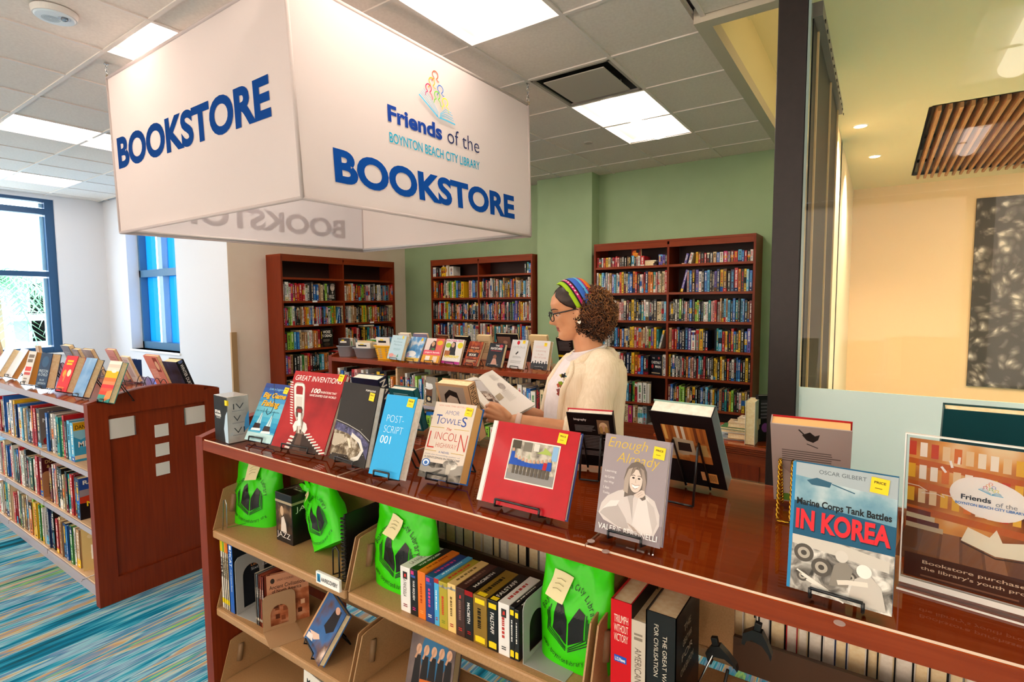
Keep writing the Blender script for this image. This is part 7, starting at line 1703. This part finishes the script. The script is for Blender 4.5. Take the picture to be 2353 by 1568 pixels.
# hair: smooth at the front, a big curly puff behind
DH = noisy('dark_hair', [(.3, '#1c110c'), (.7, '#38231a')], (1, 1, 1), 60, 3, .45, .4)
m = MB(); rings = []
for j in range(22):
    z = .085 + (.2245 - .085) * j / 21
    th = interp([(.085, 1.75), (.105, 1.62), (.125, 1.5), (.145, 1.2), (.165, .98), (.185, .72), (.205, .5), (.2245, .3)], z)[0]
    rings.append([H(*(head_pt(z, th + (6.28319 - 2 * th) * k / 40, .0055 * min(1, 6 * min(k, 40 - k) / 40 + .15)) + (z + .003,))) for k in range(41)])
m.loft(rings, DH, False, True, False); m.add(rings[-1], [list(range(41))], DH, True)
wear(m, 'hair_front', 'dark hair smoothed back from the forehead', solid=.004)
HB = [DH, ink('#54301a', .5, .4), ink('#7c4a26', .45, .45), ink('#a06a38', .45, .45)]
m = MB(); PC = at(1364, 721, 2.18); rx, ry, rz_ = .096, .118, .119
def puff(d, s=1.0): return PC + (-FW) * d.x * rx * s + LF * d.y * ry * s + UP * d.z * rz_ * s
rings = []
for j in range(15):
    a = math.pi * (j + .3) / 14.6; rings.append([puff(Vector((math.sin(a) * math.cos(t), math.sin(a) * math.sin(t), math.cos(a))), .84 + .1 * noise.noise(Vector((math.cos(t) * 3, math.sin(t) * 3, a * 3)))) for t in [6.283 * k / 24 for k in range(24)]])
m.loft(rings, DH)
rnd = random.Random(11)
for k in range(1700):
    z = rnd.uniform(-1, 1); t = rnd.uniform(0, 6.283); s = math.sqrt(1 - z * z); d = Vector((s * math.cos(t), s * math.sin(t), z))
    bump = .93 + .1 * noise.noise(d * 2.6)
    o = puff(d, bump * rnd.uniform(.84, 1.0)); out = (o - PC).normalized(); tan = out.orthogonal().normalized(); tan = (Matrix.Rotation(rnd.uniform(0, 6.283), 3, out) @ tan)
    ax = (tan * .8 + out * rnd.uniform(-.1, .5) - UP * .35).normalized(); u = ax.orthogonal().normalized(); w = ax.cross(u)
    rc = rnd.uniform(.003, .0075); L = rnd.uniform(.022, .05); turns = rnd.uniform(1.2, 2.6); n = 13
    pts = [o + ax * L * (q / n - .4) + (u * math.cos(turns * 6.283 * q / n) + w * math.sin(turns * 6.283 * q / n)) * rc for q in range(n + 1)]
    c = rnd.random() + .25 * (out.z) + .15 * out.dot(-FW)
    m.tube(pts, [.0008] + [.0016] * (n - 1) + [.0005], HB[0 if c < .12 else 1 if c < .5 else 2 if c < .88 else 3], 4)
wear(m, 'curly_hair', 'big puff of brown curls behind the headband')
def skull(psi, phi, s=1.0):
    d = Vector((math.sin(psi), math.cos(psi) * math.sin(phi), math.cos(psi) * math.cos(phi)))
    return H(-.008 + .101 * s * d.x, .0795 * s * d.y, .127 + .105 * s * d.z)
m = MB()
BAND = [(26, 17, '#9ac21e'), (17, 14, '#1c1420'), (14, 8, '#c02a6e'), (8, 5, '#1c1420'), (5, -8, '#3a6ac8'), (-8, -15, '#58a6dc'), (-15, -19, '#a82a78'), (-19, -30, '#e0761a')]
for a, b, c in BAND:
    rr = [[skull(R(a + (b - a) * q / 3) - abs(ph) * .28, ph, 1.105 + .012 * math.sin(math.pi * (q / 3))) for ph in [R(-92 + 184 * k / 36) for k in range(37)]] for q in range(4)]
    m.loft(rr, ink(c, .7, .2), False, True, False)
for k in range(9):
    ph = R(-8 + 9 * k); rr = [[skull(R(q) - abs(ph + dd) * .28, ph + dd, 1.121) for dd in (0, R(3.5))] for q in (12.4, 9.6)]
    m.loft(rr, ink('#f0d0dc', .7), False, False, False)
wear(m, 'headband', 'woven headband striped lime, magenta, blue and orange', solid=.002)
# glasses, eyes, brows, earring
m = MB(); GF = ink('#101012', .25, .5)
for s in (1, -1):
    L = []
    for k in range(29):
        t = 6.283 * k / 28; x = .026 * (abs(math.cos(t)) ** .6) * (1 if math.cos(t) > 0 else -1); z = .0185 * (abs(math.sin(t)) ** .6) * (1 if math.sin(t) > 0 else -1)
        L.append(H(.0985 - .35 * abs(s * .033 + x) * abs(s * .033 + x) * 9, s * .033 + x, .112 + z))
    m.tube(L, .0021, GF, 6, False)
    m.tube([H(.089, s * .060, .122), H(.082, s * .068, .123), H(.03, s * .0765, .121), H(-.005, s * .080, .120), H(-.02, s * .079, .108)], [.003, .003, .0028, .0022, .0016], GF, 6)
m.tube([H(.099, -.008, .116), H(.1035, 0, .118), H(.099, .008, .116)], .0022, GF, 6)
wear(m, 'glasses', 'black-framed glasses')
m = MB()
for s in (1, -1):
    m.ball(H(.0645, s * .031, .1165), .0098, ink('#eee8e2', .2, .5), 12)
    m.ball(H(.0712, s * .0312, .1135), .0048, ink('#23140d', .15, .5), 10)
wear(m, 'eyes')
m = MB()
for s in (1, -1):
    m.loft([[H(.0645 + .0112 * math.sin(a) * math.cos(b), s * .031 + .0112 * math.sin(a) * math.sin(b), .1165 + .0112 * math.cos(a)) for b in [-1.7 + 3.4 * k / 16 for k in range(17)]] for a in [.05 + 1.62 * j / 9 for j in range(10)]], SKIN, False, True, False)
wear(m, 'eyelids')
m = MB()
for s in (1, -1):
    L = [head_pt(.119, a * s, .0) for a in (.18, .32, .46, .62, .78)]
    m.tube([H(p[0] + .0018, p[1], z) for p, z in zip(L, (.1175, .1215, .1228, .1216, .118))], [.0012, .0026, .003, .0026, .0012], SKIN, 6)
    m.tube([H(p[0] + .003, p[1], z - .0025) for p, z in zip(L, (.1175, .1215, .1228, .1216, .118))], [.0006, .0011, .0013, .0012, .0012], DH, 5)
    E_ = [(.0855, .013, .1335), (.0855, .022, .138), (.081, .034, .1405), (.072, .047, .139), (.063, .055, .134)]
    m.tube([H(x + .001, s * y, z) for x, y, z in E_], [.001, .0022, .0025, .0018, .0008], DH, 6)
wear(m, 'brows_and_lids')
m = MB(); gold = ink('#d8c08a', .2, .5, 0, 1)
m.tube([H(-.003 + .006 * math.cos(t), .083, .086 + .008 * math.sin(t)) for t in [6.283 * k / 14 for k in range(15)]], .0012, gold, 5, False)
m.prism([(0, -.0095), (.007, -.002), (.0066, .0025), (.004, .004), (0, .0015), (-.004, .004), (-.0066, .0025), (-.007, -.002)], -.0025, .0025, ink('#e6dac8', .25, .5, 0, .6))
k0 = len(m.v) - 16
for i in range(k0, len(m.v)): v = m.v[i]; m.v[i] = H(-.003 + v.x, .083 + v.y, .069 + v.z)
wear(m, 'earring', 'small heart earring')
m = MB(); d = (WRL - ELL).normalized(); u = d.orthogonal().normalized(); w = d.cross(u); c = ELL.lerp(WRL, .97)
m.loft([[c + d * x + (u * math.cos(t) + w * math.sin(t)) * (.0285 + dr) for t in [6.283 * k / 26 for k in range(26)]] for x, dr in ((-.010, 0), (-.009, .003), (.009, .003), (.010, 0))], ink('#dcc0b4', .5), False)
wear(m, 'wristwatch', 'pale pink wristwatch strap')
m = MB()
for px_, py_, cs in ((1295, 872, ('#1f6a78', '#8fae2a', '#2a2420', '#c8b22a')), (1289, 896, ('#7a1a1c', '#c04a2a', '#8a2424', '#b8a06a'))):
    for k in range(7):
        q = at(px_ + rnd.uniform(-7, 7), py_ + rnd.uniform(-11, 11), 2.055 + .0); u = (LF * rnd.uniform(-1, 1) + UP * rnd.uniform(-1, 1) + FW * rnd.uniform(-1, 1)).normalized() * .012; w = u.cross(CAM - q).normalized() * .009; nn = (CAM - q).normalized() * .0015 * k
        m.add([q + u + nn, q + w + nn, q - u + nn, q - w + nn, q - nn - (CAM - q).normalized() * .012], [(0, 1, 2, 3), (0, 4, 1), (1, 4, 2), (2, 4, 3), (3, 4, 0)], ink(cs[k % 4], .4, .5))
wear(m, 'brooch', 'two colourful angular brooches')

# the open book she holds
SB, ST_, RB_, RT_, LB_, LT_ = at(1178, 960, 2.05), at(1100, 867, 2.13), at(1231, 928, 2.165), at(1132, 849, 2.245), at(1119, 937, 1.998), at(1063, 872, 2.075)
ob = empty('open_book', SB[:], label='open book with white printed pages held in the woman\'s hands', cat='book')
def page_side(a, b, c, d, nm, draw, t):
    'a spine foot, b outer foot, c outer head, d spine head'
    nrm = (b - a).cross(d - a).normalized()
    if nrm.dot(CAM - a) < 0: nrm = -nrm
    n = 10
    def f(u, v, dd):
        p = a.lerp(b, u).lerp(d.lerp(c, u), v); return p - SB + nrm * (.010 * math.sin(math.pi * min(1, u * 1.25)) * (1 - .5 * u) - .004 + dd)
    m = MB(); top = [[f(i / n, j / n, 0) for i in range(n + 1)] for j in range(n + 1)]
    m.loft(top, PAGEP, False, True, False)
    bot = [[f(i / n, j / n, 0) - nrm * t * (1 if i else .5) for i in range(n + 1)] for j in range(n + 1)]
    m.loft(bot, PAGEP, False, True, False)
    for e in (0, n): m.loft([[top[e][i] for i in range(n + 1)], [bot[e][i] for i in range(n + 1)]], PAGEW, False, False, False)
    m.loft([[top[j][n] for j in range(n + 1)], [bot[j][n] for j in range(n + 1)]], PAGEW, False, False, False)
    A = Art(m, f, .0002, .0006, sub=.12); draw(A); m.build(nm, ob)
    m = MB(); cv = [[p - nrm * (t + .0015) for p in r_] for r_ in bot]
    m.loft(cv, ink('#e2dccf', .5), False, True, False); m.loft([[p - nrm * .002 for p in r_] for r_ in cv], ink('#3a3a34', .5), False, True, False); m.build('cover', ob)
PAGEP = ink('#efe9e2', .7, .2)
PORT = photo('page_photograph', [(.35, '#6a5c58'), (.5, '#b4a8a2'), (.62, '#8e8686'), (.75, '#d8d0cc')], 26)
FOLI = photo('page_foliage', [(.38, '#3a2a26'), (.5, '#8a6a5c'), (.62, '#d8cac0')], 60)
def right_pg(A):
    A.lines(.45, .78, .4, .14, 9, '#c4bcb6', .3).oval(.56, .62, .17, .085, PORT).lines(.3, .28, .42, .24, 12, '#cfc8c2', .3).lines(.4, .5, .2, .05, 2, '#c4bcb6')
    A.rect(0.02, .40, .22, .12, '#b8a890')
def left_pg(A): A.rect(.0, .36, .62, .56, PORT).rect(0, .30, .62, .24, FOLI).rect(.0, .6, .62, .3, '#c8c2c4')
page_side(SB, RB_, RT_, ST_, 'right_pages', right_pg, .010)
page_side(SB, LB_, LT_, ST_, 'left_pages', left_pg, .006)
